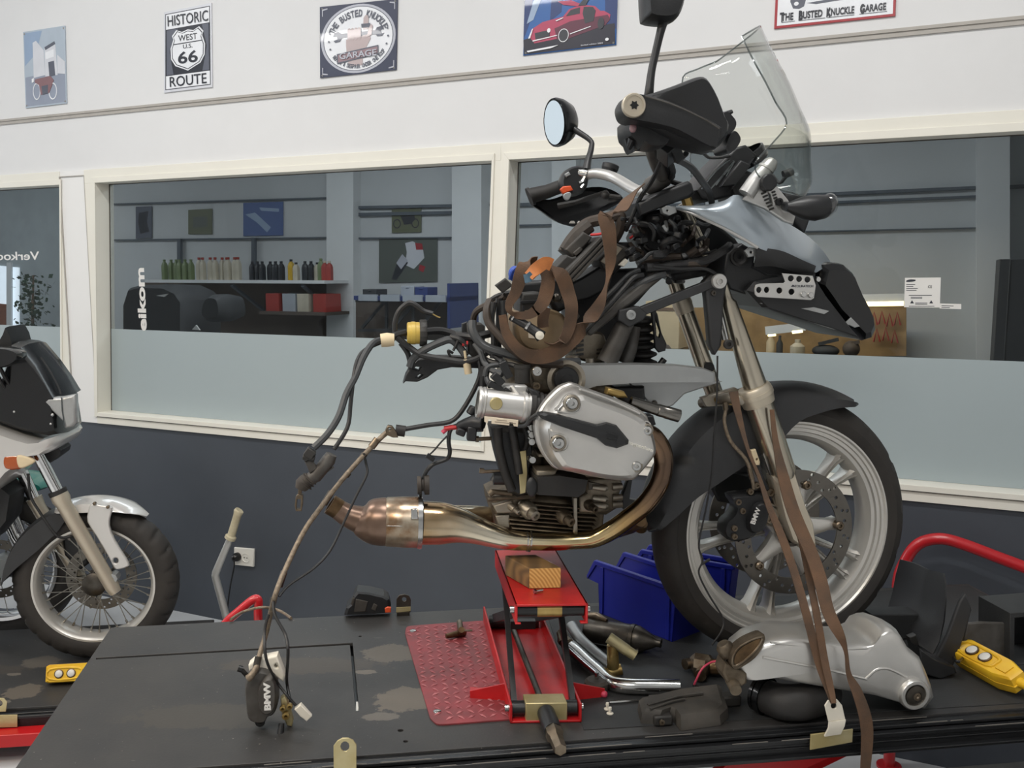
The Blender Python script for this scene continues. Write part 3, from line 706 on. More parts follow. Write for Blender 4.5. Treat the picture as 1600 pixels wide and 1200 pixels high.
m = MB(); p0 = WB.uv(1012, 470, .2); p1 = WB.uv(1064, 545, .2); m.box(WB.at((p0[0] + p1[0]) / 2, (p0[1] + p1[1]) / 2, .13), p1[0] - p0[0], .24, p0[1] - p1[1], (WD, WN, UP)); build(m, 'carton', 'tape_cream', cb, bevel=.006)
m = MB(); m.box(WB.at((p0[0] + p1[0]) / 2, p0[1] - .05, .252), p1[0] - p0[0], .002, .02, (WD, WN, UP)); build(m, 'tape_strip', 'bark', cb)
for i_, (x, y, rx, ry) in enumerate([(1045, 545, 14, 14), (1090, 548, 16, 12), (1160, 546, 12, 14), (1290, 548, 22, 10), (1330, 545, 14, 14)]):
    p0 = WB.uv(x, y, .2); kx_ = (WB.uv(x + rx, y, .2)[0] - p0[0]); m = MB(); m.ball(WB.at(p0[0], p0[1], .2), WD * kx_, WN * .06, UP * kx_ * ry / rx, 14, 9); m.bar(WB.at(p0[0] - kx_ * .5, p0[1] + kx_ * .5, .22), WB.at(p0[0] + kx_ * .9, p0[1] + kx_ * .9, .22), .02, .03)
    tag(build(m, 'greasy_part', 'beyond_dark' if i_ % 2 else 'beyond_brown'), ['brown lump of parts on the bench seen between the two fork tubes', 'dark lump of parts on the bench just right of the near fork', 'brown lump of parts on the bench left of the tan bottle', 'dark lump of parts on the bench right of the pale canister', 'brown lump of parts at the bench below the hanging pliers'][i_], 'parts')
for x, w_, h0, mt, lb in [(1204, 12, 520, 'tape_cream', 'tall tan bottle on the bench behind the headlight'), (1218, 9, 524, 'beyond_dark', 'dark bottle between the tan one and the pale canister behind the headlight'), (1246, 22, 530, 'bottle_white', 'pale canister on the bench behind the headlight')]:
    p0 = WB.uv(x - w_ / 2, h0, .12); p1 = WB.uv(x + w_ / 2, 566, .12); r = (p1[0] - p0[0]) / 2
    m = MB(); m.lathe(WB.at((p0[0] + p1[0]) / 2, p1[1], .12), UP, [(0, 0), (r, 0), (r, (p0[1] - p1[1]) * .7), (r * .4, (p0[1] - p1[1]) * .85), (r * .4, p0[1] - p1[1]), (0, p0[1] - p1[1])], 14); tag(build(m, 'bench_bottle', mt), lb, 'bottle')
m = MB(); p0 = WB.uv(1150, 566); p1 = WB.uv(1420, 566); m.box(WB.at((p0[0] + p1[0]) / 2, p0[1] - .02, .1), p1[0] - p0[0], .5, .04, (WD, WN, UP)); 
bz_ = p0[1] - .04 + WO.z
wk_ = tag(build(m, 'workbench', 'beyond_brown'), 'brown workbench top under the tool board behind the right window', 'workbench')
for t_ in (.04, .5, .96):
    m = MB(); q_ = WB.at(p0[0] * (1 - t_) + p1[0] * t_, 0, .1); m.box(V((q_.x, q_.y, bz_ / 2)), .06, .40, bz_, (WD, WN, UP)); build(m, 'bench_leg', 'beyond_dark', wk_)
m = MB(); p0 = WB.uv(1562, 405, .5); p1 = WB.uv(1680, 640, .5); m.box(WB.at((p0[0] + p1[0]) / 2, (p0[1] + p1[1]) / 2, .3), p1[0] - p0[0], .4, p0[1] - p1[1], (WD, WN, UP)); m.box(WB.at(p0[0] + .05, (p0[1] + p1[1]) / 2, .503), .006, .006, p0[1] - p1[1], (WD, WN, UP))
tag(build(m, 'metal_cabinet', 'beyond_dark', bevel=.01), 'dark cabinet at the right edge behind the right window', 'cabinet')
# paper label on the right pane
DG = -.0705
lab = thing('paper_label', 'white printed product label stuck on the right window pane', 'label', Wl(1441, 481, DG))
m = MB(); m.trace(WALL, [(1414, 434), (1470, 433.5), (1468.5, 480.5), (1412.5, 480)], DG, .0006, bev=0); build(m, 'paper', 'text_white', lab, smooth=0)
m = MB(); m.trace(WALL, cr([(1416, 438.6), (1422, 436.6), (1430, 437), (1430, 439), (1424, 440.4), (1417, 440.6)], 3, True), DG + .0004, .0004, bev=0)
wtext(m, 'SAMSUNG', 1423, 438.5, 10, 1.2, DG + .0005, -2, depth=.0002); wtext(m, 'CE', 1453, 448, 6, 4, DG + .0002, -1)
for y, x0, x1 in [(444, 1416, 1430), (447, 1416, 1427), (450, 1416, 1434), (453, 1416, 1432), (461, 1420, 1456), (464, 1423, 1441), (466, 1423, 1441), (473, 1430, 1449), (475, 1430, 1449), (478, 1420, 1460)]:
    m.trace(WALL, [(x0, y), (x1, y), (x1, y + .9), (x0, y + .9)], DG + .0003, .0003, bev=0)
for x in (1425, 1455): m.trace(WALL, [(x - 3, 474), (x + 3, 474), (x, 469)], DG + .0003, .0003, bev=0)
build(m, 'print', 'text_dark', lab, smooth=0)
m = MB(); m.trace(WALL, [(1468, 474), (1502, 475), (1502, 483), (1468, 482)], DG, .0006, bev=0); m.mat(1); m.trace(WALL, [(1471, 477), (1490, 477.6), (1490, 478.6), (1471, 478)], DG + .0003, .0003, bev=0)
m.trace(WALL, [(1471, 479.6), (1484, 480), (1484, 481), (1471, 480.6)], DG + .0003, .0003, bev=0)
tag(build(m, 'paper_strip', ['text_white', 'text_dark'], smooth=0), 'narrow white paper strip on the pane right of the larger label', 'label')
# ---------------------------------------------------------------- tin signs on the upper wall
def screws(quad, par, k=.03):
    m = MB()
    for u, v in ((k, k), (1 - k, k), (1 - k, 1 - k), (k, 1 - k)):
        tl, tr, br, bl = quad; p = [(tl[i] * (1 - u) + tr[i] * u) * (1 - v) + (bl[i] * (1 - u) + br[i] * u) * v for i in (0, 1)]
        m.cyl(Wl(*p, .006), Wl(*p, .0085), .004, n=10)
    return m
Q = [(36, 50), (101, 40), (104, 161.5), (40, 169)]
o, q = poster('tin_sign', 'faded bluish upright tin sign of an old building and motorcycle, leftmost on the wall', 'sign', Q, ['ink_haze', 'ink_sky', 'ink_pale', 'ink_road', 'ink_rust', 'ink_white', 'ink_grey'],
  [(1, [(.02, .02), (.45, .02), (.3, .3), (.02, .45)]), (3, [(.02, .6), (.98, .56), (.98, .98), (.02, .98)]), (2, [(.22, .16), (.3, .14), (.48, .28), (.5, .6), (.22, .62)]), (2, [(.5, .24), (.76, .22), (.8, .62), (.5, .62)]), (6, [(.5, .24), (.74, .18), (.76, .22), (.52, .28)]), (5, [(.52, .31), (.72, .28), (.72, .38), (.52, .4)]), (6, [(.58, .44), (.72, .43), (.74, .62), (.6, .63)]), (2, [(.8, .36), (.98, .46), (.98, .62), (.8, .6)]),
   (5, ringp(.28, .8, .09, .11, .012)), (5, ringp(.67, .82, .1, .11, .014)), (4, [(.25, .64), (.62, .62), (.7, .68), (.58, .84), (.38, .85), (.34, .72), (.24, .68)]), (6, [(.4, .74), (.56, .73), (.55, .84), (.42, .85)]), (5, [(.17, .63), (.22, .62), (.22, .67), (.17, .68)])], pl=WALL, w=.006, d=.006)
build(screws(Q, o), 'screw', 'steel', o)
# route sign
Q = [(256, 19), (330, 4.5), (331.5, 136), (256, 145)]
o, q = poster('tin_sign', 'black and white historic route tin sign with a highway shield', 'sign', Q, ['ink_pale', 'ink_black', 'ink_white', 'ink_grey'],
  [(1, [(.03, .03), (.97, .03), (.97, .97), (.03, .97)]), (2, [(.045, .04), (.955, .04), (.955, .225), (.045, .225)]), (2, [(.045, .80), (.955, .80), (.955, .96), (.045, .96)]), (3, [(.06, .235), (.3, .235), (.12, .5), (.2, .79), (.06, .79)]), (3, [(.94, .235), (.8, .235), (.9, .5), (.8, .79), (.94, .79)])], pl=WALL, w=.006, d=.006)
sh_ = [(.5, .265), (.62, .285), (.74, .25), (.83, .315), (.80, .36), (.86, .47), (.85, .6), (.76, .69), (.6, .735), (.5, .765), (.4, .735), (.24, .69), (.15, .6), (.14, .47), (.2, .36), (.17, .315), (.26, .25), (.38, .285)]
m = MB(); m.trace(WALL, [q(*p) for p in sh_], .0075, .001, bev=0); m.mat(1); m.trace(WALL, [q(.5 + (u - .5) * .93, .505 + (v - .505) * .94) for u, v in sh_], .0078, .0003, bev=0); m.mat(0); m.trace(WALL, [q(.5 + (u - .5) * .89, .505 + (v - .505) * .9) for u, v in sh_], .0081, .0003, bev=0)
m.mat(1); m.trace(WALL, [q(.2, .418), q(.8, .418), q(.8, .43), q(.2, .43)], .0084, .0003, bev=0)
build(m, 'shield', ['ink_white', 'ink_black'], o, smooth=0)
for tx, u, v, wu, hv in [('HISTORIC', .5, .132, .86, .13), ('WEST', .5, .36, .40, .075), ('U.S.', .5, .467, .2, .05), ('66', .5, .60, .42, .15), ('ROUTE', .5, .88, .78, .125)]:
    x, y = q(u, v); m = MB(); wtext(m, tx, x, y, wu * 74, hv * 128, .0084, 0, False, .02 if tx == '66' else .004); build(m, 'lettering', 'ink_black', o, smooth=0)
# oval sign
Q = [(499.5, 11), (621, -2), (619, 109), (500, 122)]
o, q = poster('tin_sign', 'dark tin sign with an oval emblem of a fist gripping a wrench', 'sign', Q, ['ink_navy', 'ink_silver', 'ink_grey', 'ink_white'],
  [(1, ell(.5, .5, .485, .485, 48)), (2, ell(.5, .5, .455, .455, 48)), (3, ell(.5, .5, .445, .445, 48)), (1, [(.03, .04), (.1, .03), (.1, .045), (.04, .06), (.04, .14), (.03, .14)]), (1, [(.97, .04), (.9, .03), (.9, .045), (.96, .06), (.96, .14), (.97, .14)]), (1, [(.97, .96), (.9, .97), (.9, .955), (.96, .94), (.96, .86), (.97, .86)]), (1, [(.03, .96), (.1, .97), (.1, .955), (.04, .94), (.04, .86), (.03, .86)])], pl=WALL, w=.006, d=.006)
build(screws(Q, o), 'screw', 'steel', o)
em = MB(); L_ = [0]
def ink(mi, pts):
    em.mat(mi); L_[0] += 1; em.trace(WALL, [q(*p) for p in pts], .0081 + .00012 * L_[0], .0006, bev=0)
ink(2, [(.17, .44), (.19, .39), (.24, .38), (.28, .41), (.72, .41), (.74, .37), (.79, .36), (.83, .39), (.79, .42), (.80, .46), (.84, .46), (.81, .50), (.75, .50), (.72, .47), (.29, .47), (.26, .52), (.20, .53), (.18, .50), (.23, .48), (.22, .44)])
ink(1, [(.34, .50), (.60, .46), (.64, .44), (.66, .52), (.62, .60), (.58, .68), (.35, .70), (.34, .58)])
ink(1, [(.37, .68), (.55, .68), (.56, .88), (.37, .88)])
for i in range(4): ink(1, cr([(.36 + .043 * i, .37), (.38 + .043 * i, .345), (.402 + .043 * i, .37), (.405 + .043 * i, .49), (.385 + .043 * i, .52), (.362 + .043 * i, .49)], 3, True)); ink(2, [(.403 + .043 * i, .37), (.406 + .043 * i, .37), (.408 + .043 * i, .49), (.404 + .043 * i, .49)])
ink(1, [(.56, .38), (.565, .22), (.59, .18), (.62, .19), (.63, .23), (.625, .38)]); ink(2, [(.535, .30), (.65, .30), (.65, .36), (.54, .355)]); ink(1, [(.61, .50), (.63, .38), (.66, .31), (.685, .34), (.67, .47)])
ink(2, [(.22, .69), (.76, .62), (.765, .75), (.225, .83)]); ink(0, [(.235, .705), (.75, .64), (.752, .735), (.238, .81)])
for a in (198, 182, 166): 
    for s_ in (0, 1): ink(2, ell(.5 + .385 * math.cos(math.radians(a)) * (1 - 2 * s_), .49 + .40 * math.sin(math.radians(-a)) , .012, .014, 8))
build(em, 'emblem', ['ink_pink', 'ink_skin', 'ink_grey'], o, smooth=0)
m = MB()
def arctext(m, body, a0, a1, rx, ry, h, wch, flip=False):
    ch = [c for c in body]; n = len(ch)
    for i, c in enumerate(ch):
        if c == ' ': continue
        a = a0 + (a1 - a0) * i / (n - 1); r = math.radians(a)
        x, y = q(.5 + rx * math.cos(r), .5 - ry * math.sin(r))
        t = math.degrees(math.atan2(ry * math.cos(r), -rx * math.sin(r)))
        rot = t - 180 if not flip else t
        while rot > 90: rot -= 180
        while rot < -90: rot += 180
        ww = wch * (.45 if c == 'I' else 1)
        o_ = Wl(x, y, .0085); ang = math.radians(rot); ex = WD * math.cos(ang) + UP * math.sin(ang); ey = UP * math.cos(ang) - WD * math.sin(ang)
        m.text(c, o_, ex, ey, WN, ww, h, .0005, .03)
arctext(m, 'THE BUSTED KNUCKLE', 158, 22, .37, .355, .028, .0165)
arctext(m, 'REPAIR & DESPAIR UNDER ONE ROOF', 216, 328, .385, .39, .017, .0092, True)
build(m, 'lettering', 'ink_grey', o, smooth=0)
m = MB(); wtext(m, 'GARAGE', *q(.495, .722), 58, 10, .0125, 0, False, .02); build(m, 'banner_lettering', 'ink_silver', o, smooth=0)
# car print
Q = [(821, -36), (966, -52), (962.5, 70), (817, 87)]
o, q = poster('tin_sign', 'glossy blue tin sign of a red coupe with its door up', 'sign', Q, ['ink_blue', 'ink_night', 'ink_red', 'ink_darkred', 'ink_black', 'ink_white', 'ink_deepblue', 'ink_sky'],
  [(6, [(.0, .0), (.12, .0), (.06, .6), (.0, .8)]), (6, [(.3, .0), (.42, .0), (.4, .5), (.28, .6)]), (6, [(.85, .0), (1, 0), (1, .8), (.88, .7)]), (7, [(.1, .30), (.18, .3), (.1, .56), (.03, .6)]), (1, [(0, .8), (.25, .74), (.98, .72), (.99, .985), (.01, .985)]),
   (2, [(.08, .68), (.2, .60), (.42, .56), (.72, .53), (.86, .545), (.93, .6), (.92, .68), (.5, .82), (.12, .86), (.07, .78)]), (2, [(.42, .56), (.48, .475), (.56, .45), (.66, .445), (.76, .47), (.82, .54)]), (3, [(.33, .70), (.5, .63), (.9, .60), (.93, .66), (.88, .73), (.45, .86), (.36, .84)]), (4, [(.45, .56), (.5, .485), (.6, .465), (.6, .545)]), (4, [(.64, .465), (.74, .48), (.77, .53), (.75, .66), (.66, .68), (.63, .55)]),
   (2, [(.36, .36), (.5, .36), (.6, .42), (.58, .45), (.42, .41)]), (4, [(.58, .44), (.64, .36), (.7, .36), (.66, .45)]), (4, [(.12, .73), (.28, .71), (.28, .79), (.13, .81)]), (4, ell(.43, .80, .055, .085)), (4, ell(.83, .70, .035, .075)), (5, ringp(.43, .80, .056, .086, .006)), (5, ell(.27, .715, .018, .028)), (5, [(.1, .82), (.36, .785), (.36, .795), (.1, .835)]), (5, [(.5, .785), (.72, .72), (.72, .73), (.5, .797)]), (5, [(.05, .79), (.09, .67), (.1, .67), (.07, .79)]), (5, [(.34, .60), (.42, .57), (.42, .58), (.35, .61)]), (5, [(.04, .945), (.38, .915), (.3, .945), (.05, .965)]), (5, ell(.9, .915, .02, .02, 10))], pl=WALL, w=.006, d=.006, bev=.003)
m = MB(); x, y = q(.74, .955); wtext(m, 'limited edition 2003', x, y, 34, 2.2, .013, 0); build(m, 'lettering', 'ink_pale', o, smooth=0)
build(screws(Q, o), 'screw', 'steel', o)
# white garage sign with red border
Q = [(1213, -34), (1402, -56), (1399, 25), (1209.5, 45)]
o, q = poster('tin_sign', 'white tin sign with a red border and dark blackletter writing, rightmost on the wall', 'sign', Q, ['ink_border', 'ink_white', 'ink_grey'],
  [(1, [(.022, .05), (.978, .05), (.978, .95), (.022, .95)]), (2, [(.13, .05), (.3, .05), (.24, .62), (.2, .66), (.15, .64), (.125, .5)]), (2, [(.26, .56), (.62, .5), (.7, .54), (.64, .56), (.34, .6)]), (1, ell(.175, .55, .02, .04, 10))], pl=WALL, w=.006, d=.006)
m = MB()
for tx, u, wu in [('The', .105, .105), ('Busted', .30, .20), ('Knuckle', .545, .235), ('Garage', .815, .22)]:
    x, y = q(u, .79); wtext(m, tx.upper(), x, y, wu * 180, 11.5, .0078, 0, False, .03)
    x, y = q(u - wu * .42, .79); wtext(m, tx[0], x, y, 6.5, 15, .0079, 0, False, .03)
for u0, u1 in [(.06, .17), (.2, .42), (.44, .66), (.7, .93)]: m.trace(WALL, [q(u0, .885), q(u1, .885), q(u1, .893), q(u0, .893)], .008, .0004, bev=0)
build(m, 'lettering', 'ink_black', o, smooth=0)
# ---------------------------------------------------------------- outlet, plug, lever pole
ot = thing('wall_outlet', 'white double wall outlet on the grey wall beside the lever pole', 'outlet', Wl(380, 884))
m = MB(); m.trace(WALL, [(365.5, 855.5), (396.5, 858), (395.5, 886), (365, 882.5)], .012, .012, bev=.003); build(m, 'cover_plate', 'outlet_white', ot)
m = MB(); c = Wl(384, 871.5, .0125); m.lathe(c, WN, [(.022, 0), (.024, .002), (.020, .0025), (.018, .0005), (0, .0005)], 24); build(m, 'socket', 'outlet_white', ot)
m = MB()
for dx in (-1, 1): m.cyl(c + WD * (.008 * dx) + WN * .0008, c + WD * (.008 * dx) + WN * .0016, .003, n=8)
build(m, 'contact_hole', 'plug_black', ot)
pg = thing('power_plug', 'black plug with a thin black cable in the wall outlet', 'plug', Wl(371, 870, .02))
m = MB(); c = Wl(372, 869.5, .0115); m.lathe(c, WN, [(0, 0), (.020, 0), (.021, .012), (.015, .03), (.006, .036), (0, .036)], 20); build(m, 'plug_body', 'plug_black', pg)
m = MB(); m.tube([c + WN * .03, Wl(366, 884, .04), Wl(360, 915, .03), Wl(356, 945, .03), Wl(352, 1000, .03)], .0035, 8, k=5); build(m, 'cable', 'plug_black', pg)
# ---------------------------------------------------------------- the dismantled motorcycle
bk = thing('motorcycle', 'stripped silver touring motorcycle strapped down on the raised lift', 'motorcycle', BIKE.at(0, -.3295, 0))
def P(lst, w=None): return [B(*p) if w is None else B(p[0], p[1], w) for p in lst]
def bolt(parent, pts, r, mt='steel', h=.006, sock=True, ax=E3):
    """socket-head bolts; pts = (x, y, w)"""
    for p in pts:
        c = B(*p); m = MB()
        m.lathe(c - ax * .004, ax, [(0, 0), (r, 0), (r, .004 + h * .8), (r * .9, .004 + h), (r * .45, .004 + h), (r * .42, .004 + h * .35), (0, .004 + h * .35)] if sock else [(0, 0), (r, 0), (r, .004 + h * .8), (r * .85, .004 + h), (0, .004 + h)], 18)
        build(m, 'bolt', mt, parent)
# ---- front wheel
def tire(mb, pl, R, wd_, rim, groove, n=216):
    h = wd_ / 2
    prof = [(rim, -h * .80), (rim + .012, -h * .96), (rim + .035, -h * 1.02), (R - .045, -h), (R - .028, -h * .93), (R - .016, -h * .76), (R - .006, -h * .48), (R - .001, -h * .2), (R, 0), (R - .001, h * .2), (R - .006, h * .48), (R - .016, h * .76), (R - .028, h * .93), (R - .045, h), (rim + .035, h * 1.02), (rim + .012, h * .96), (rim, h * .80)]
    return mb.lathe(pl.o, pl.n, prof, n, pl.ex, groove)
def road_groove(r, t, a, i):
    if i < 4 or i > 12: return r
    s_ = 1 if t >= 0 else -1
    k = (a * 180 / PI + s_ * i * 3.2) % 20.0
    return r - .005 if (k < 3.4 and i not in (8, 7, 9)) else r
H_A = AL + math.radians(3.5)          # the front wheel is steered a little away from the camera
H1 = V((math.cos(H_A), math.sin(H_A), 0)); H3 = V((math.sin(H_A), -math.cos(H_A), 0))
WHL = Plane(BIKE.o, H1, UP, H3)
fw = MB()
R0 = .3295
rp = [(.2515, .042), (.262, .047), (.266, .049), (.266, .053), (.260, .054), (.256, .050), (.250, .0495), (.248, .045), (.240, .0445), (.238, .038), (.230, .036), (.223, .026), (.216, .012), (.215, 0)]
prof = rp + [(r, -t) for r, t in reversed(rp[:-1])] + [(.246, -.036), (.242, 0), (.246, .036)]
fw.lathe(WHL.o, H3, prof, 120, H1, loop=True)
rimo = build(fw, 'front_wheel', 'rim_alu', bk)
m = MB(); tire(m, WHL, R0, .112, .253, road_groove); build(m, 'tire', 'tire_rubber', rimo)
# five twin spokes
for q in range(5):
    a0 = math.radians(41 + 72 * q)
    m = MB()
    for sg in (-1, 1):
        a = a0 + sg * math.radians(6.5); rad = H1 * math.cos(a) + UP * math.sin(a); tan = UP * math.cos(a) - H1 * math.sin(a)
        r0, r1 = .052, .224; b0 = WHL.o + rad * r0 - tan * (sg * .004); b1 = WHL.o + rad * r1 + tan * (sg * .003)
        rings = []
        for t, wd_, dp in [(0, .026, .030), (.35, .017, .026), (.7, .013, .022), (.9, .018, .024), (1, .030, .030)]:
            c = b0.lerp(b1, t)
            rings.append([c + tan * (wd_ / 2 * x) + H3 * (dp * y) for x, y in [(-1, -.7), (-.7, -1), (.7, -1), (1, -.7), (1, .7), (.45, 1), (.25, .7), (-.25, .7), (-.45, 1), (-1, .7)]])
        m.loft(rings)
    build(m, 'spoke', 'rim_alu', rimo, smooth=30)
m = MB(); m.lathe(WHL.o - H3 * .065, H3, [(.020, 0), (.046, 0), (.05, .01), (.044, .03), (.044, .10), (.05, .12), (.046, .13), (.026, .13), (.024, .10), (0.020, .10)], 40, loop=True)
for q in range(5):
    a = math.radians(5 + 72 * q); rad = H1 * math.cos(a) + UP * math.sin(a); tan = UP * math.cos(a) - H1 * math.sin(a)
    m.loft([[WHL.o + rad * r + tan * (x * w_) + H3 * (.055 + y * .012) for x, y in [(-1, -1), (1, -1), (1, .6), (.5, 1), (-.5, 1), (-1, .6)]] for r, w_ in [(.03, .03), (.07, .018), (.10, .013), (.118, .016), (.124, .012)]])
build(m, 'hub', 'rim_alu', rimo)
def disc(w, R, Ri, parent, pl=WHL, th=.005, mt='disc_steel', nh=13, rows=3, hr=.0042):
    holes = [ell(0, 0, Ri, Ri, 60)]
    for k in range(nh):
        for j in range(rows):
            a = 2 * PI * (k + j * .33) / nh; r = Ri + (R - Ri) * (.2 + .6 * j / max(rows - 1, 1)); holes.append(ell(r * math.cos(a), r * math.sin(a), hr, hr, 10))
        a = 2 * PI * (k + .75) / nh; r = Ri + (R - Ri) * .5; holes.append(ell(r * math.cos(a), r * math.sin(a), hr, hr, 10))
    m = MB(); m.flat(pl.o, pl.ex, pl.ey, pl.n, [ell(0, 0, R, R, 96)] + holes, w - th, w, .0004)
    return build(m, 'brake_disc', mt, parent, smooth=30)
d1 = disc(.078, .152, .112, rimo); d2 = disc(-.073, .152, .112, rimo)
for q in range(5):
    a = math.radians(5 + 72 * q); c = WHL.o + (H1 * math.cos(a) + UP * math.sin(a)) * .117
    m = MB(); m.lathe(c + H3 * .060, H3, [(0, 0), (.011, 0), (.011, .022), (.008, .025), (.005, .025), (.004, .020), (0, .020)], 16); build(m, 'disc_bolt', 'worn_steel', d1)
# ---- forks
def limb(name, pts, mt, n=24, k=0): 
    m = MB(); m.tube([B(*p[:3]) for p in pts], [p[3] for p in pts], n, k); return build(m, name, mt, bk)
WF = .104
limb('fork_stanchion', [(1128, 440, WF, .011), (1137, 468, WF, .0115), (1139, 474, WF, .0175), (1180, 604, WF, .0275)], 'fork_alu')
m = MB(); m.tube(P([(1176.5, 604, WF), (1178, 608, WF), (1182, 620, WF), (1186, 631, WF)]), [.036, .040, .040, .037], 28); m.tube(P([(1179.5, 613, WF), (1182, 619, WF)]), .0415, 28); build(m, 'fork_collar', 'champagne', bk)
sl = limb('fork_slider', [(1184, 625, WF, .0325), (1222, 736, WF, .0315), (1225, 746, WF, .0265)], 'fork_alu')
m = MB(); m.pillow(BIKE, [(1207, 745), (1240, 735), (1258, 790), (1270, 818), (1275, 852), (1268, 862), (1252, 858), (1236, 846), (1222, 806)], [(.075, .93), (.082, 1), (.120, 1), (.128, .86)]); build(m, 'fork_foot', 'champagne', sl, smooth=32)
m = MB(); m.pipe(B(1236, 834, .06), B(1236, 834, .112), .030, .021, 28); build(m, 'axle_tube', 'dark_steel', sl)
limb('fork_stanchion', [(1040, 395, -.104, .018), (1064, 470, -.104, .019)], 'fork_alu')
m = MB(); m.tube(P([(1063, 466, -.104), (1066, 474, -.104), (1071, 488, -.104)]), [.0235, .025, .0225], 24); build(m, 'fork_collar', 'champagne', bk)
sl2 = limb('fork_slider', [(1069, 482, -.104, .0215), (1125, 640, -.104, .0225), (1200, 830, -.104, .0225)], 'fork_alu')
m = MB(); m.cyl(B(1108, 574, -.08), B(1108, 574, -.07), .013, n=16); build(m, 'bleed_plug', 'black_plastic', sl2)
limb('steering_stem', [(1066, 318, .0, .013), (1104, 400, .0, .013)], 'fork_alu')
limb('damper_rod', [(1114, 440, .02, .008), (1133, 530, .02, .010)], 'steel')
# ---- fender
def fender():
    rows = []
    keys = [(58, .352, .350), (62, .351, .338), (70, .350, .318), (80, .350, .292), (90, .350, .270), (104, .349, .225), (122, .349, .215), (136, .350, .222), (148, .351, .240), (158, .352, .268), (168, .354, .300), (174, .356, .330), (178, .357, .350)]
    for a, ro, ri in cr(keys, 3):
        r = math.radians(a); d = H1 * math.cos(r) + UP * math.sin(r); t = min(1, (ro - ri) / .02); w = .082
        rows.append([BIKE.o + d * ri - H3 * (w * t + .02 * (1 - t)), BIKE.o + d * (ri * .4 + ro * .6) - H3 * (w * .98 * t + .02 * (1 - t)), BIKE.o + d * (ro - .012 * t) - H3 * (.068 * t + .015 * (1 - t)), BIKE.o + d * (ro + .002) - H3 * .03 * t, BIKE.o + d * (ro + .006), BIKE.o + d * (ro + .002) + H3 * .03 * t, BIKE.o + d * (ro - .012 * t) + H3 * (.068 * t + .015 * (1 - t)), BIKE.o + d * (ri * .4 + ro * .6) + H3 * (w * .98 * t + .02 * (1 - t)), BIKE.o + d * ri + H3 * (w * t + .02 * (1 - t))])
    m = MB(); m.sheet(rows, .003); build(m, 'front_fender', 'fender_plastic', bk, smooth=50)
fender()
m = MB(); m.tube(P([(1096, 630, .02), (1140, 622, .10), (1160, 628, .11)]), [.012, .013, .012], 12, 3); m.trace(BIKE, [(1096, 622), (1150, 606), (1170, 618), (1166, 636), (1140, 634), (1104, 636)], .075, .02, bev=.003); build(m, 'fork_bridge', 'cast_alu', bk)
bolt(bk, [(1121, 625, .078), (1141, 628, .078)], .007, 'brass')
# ---- front brake
ca = MB(); ca.pillow(BIKE, cr([(1142, 776), (1166, 772), (1192, 770), (1199, 790), (1199, 812), (1184, 826), (1178, 838), (1150, 846), (1131, 838), (1132, 818), (1144, 806), (1150, 792)], 3, True), [(.055, .9), (.06, 1), (.100, 1), (.108, .9)])
ca.pillow(BIKE, cr([(1176, 786), (1192, 782), (1197, 796), (1190, 822), (1176, 830), (1166, 826), (1164, 808)], 3, True), [(.10, 1), (.118, .98), (.124, .86)])
cal = build(ca, 'brake_caliper', 'black_plastic', bk)
m = MB(); m.text('BMW', B(1180.5, 806, .1243), (E1 * math.cos(1.22) + UP * math.sin(1.22)), (UP * math.cos(1.22) - E1 * math.sin(1.22)), E3, .040, .0125, .0006, .03); build(m, 'lettering', 'text_white', cal, label='white maker lettering on the black caliper')
bolt(cal, [(1182, 758, .102), (1172, 768, .102), (1160, 798, .106), (1147, 825, .108), (1147, 838, .108), (1153, 784, .104)], .0075, 'worn_steel')
m = MB(); m.trace(BIKE, [(1190, 760), (1206, 764), (1212, 786), (1226, 800), (1240, 850), (1226, 856), (1212, 826), (1196, 820), (1186, 808), (1200, 800)], .100, .022, [[(1202, 772), (1206, 776), (1210, 788), (1200, 782)], [(1204, 792), (1216, 800), (1214, 812), (1204, 806)]], .003); build(m, 'caliper_bracket', 'cast_alu', cal)
bolt(cal, [(1203, 769, .104), (1201, 811, .104)], .010, 'worn_steel')
m = MB(); m.trace(BIKE, [(1118, 745), (1140, 735), (1180, 742), (1188, 762), (1150, 790), (1122, 784), (1112, 766)], -.06, .05, bev=.008); m.trace(BIKE, [(1144, 700), (1176, 694), (1186, 742), (1150, 742)], .02, .06, bev=.008); build(m, 'far_caliper', 'black_plastic', bk)
m = MB(); m.tube(P([(1135, 636, .10), (1132, 660, .105), (1142, 690, .108), (1164, 716, .11), (1173, 738, .11), (1178, 764, .108)]), .0042, 10, 5); build(m, 'brake_hose', 'braided_hose', bk)
m = MB(); m.tube(P([(1133, 628, .10), (1134, 640, .10)]), .0065, 12); build(m, 'hose_fitting', 'worn_steel', bk); m = MB(); m.tube(P([(1171, 732, .11), (1175, 748, .11)]), .006, 12); build(m, 'hose_fitting', 'worn_steel', bk)
m = MB(); m.trace(BIKE, [(1174, 704), (1181, 702), (1188, 722), (1187, 727), (1180, 727)], .118, .012, [ell(1183, 718, 1.6, 2, 8)], .002); build(m, 'sensor_plug', 'tape_cream', bk)
m = MB(); m.tube(P([(1184, 725, .112), (1192, 750, .112), (1199, 764, .11)]), .005, 10); build(m, 'sensor_body', 'black_plastic', bk)
# thin black speed-sensor wire hanging over the wheel
m = MB(); m.tube(P([(1121, 556, .14), (1120, 620, .14), (1115, 690, .14), (1112, 740, .14), (1104, 790, .14), (1092, 850, .145), (1098, 875, .15), (1092, 896, .15), (1108, 930, .16), (1129, 965, .17), (1128, 985, .18), (1112, 1008, .19)]), .0022, 7, 6); m.tube(P([(1096, 881, .15), (1109, 874, .15)]), .0035, 7); build(m, 'sensor_wire', 'hose_black', bk)
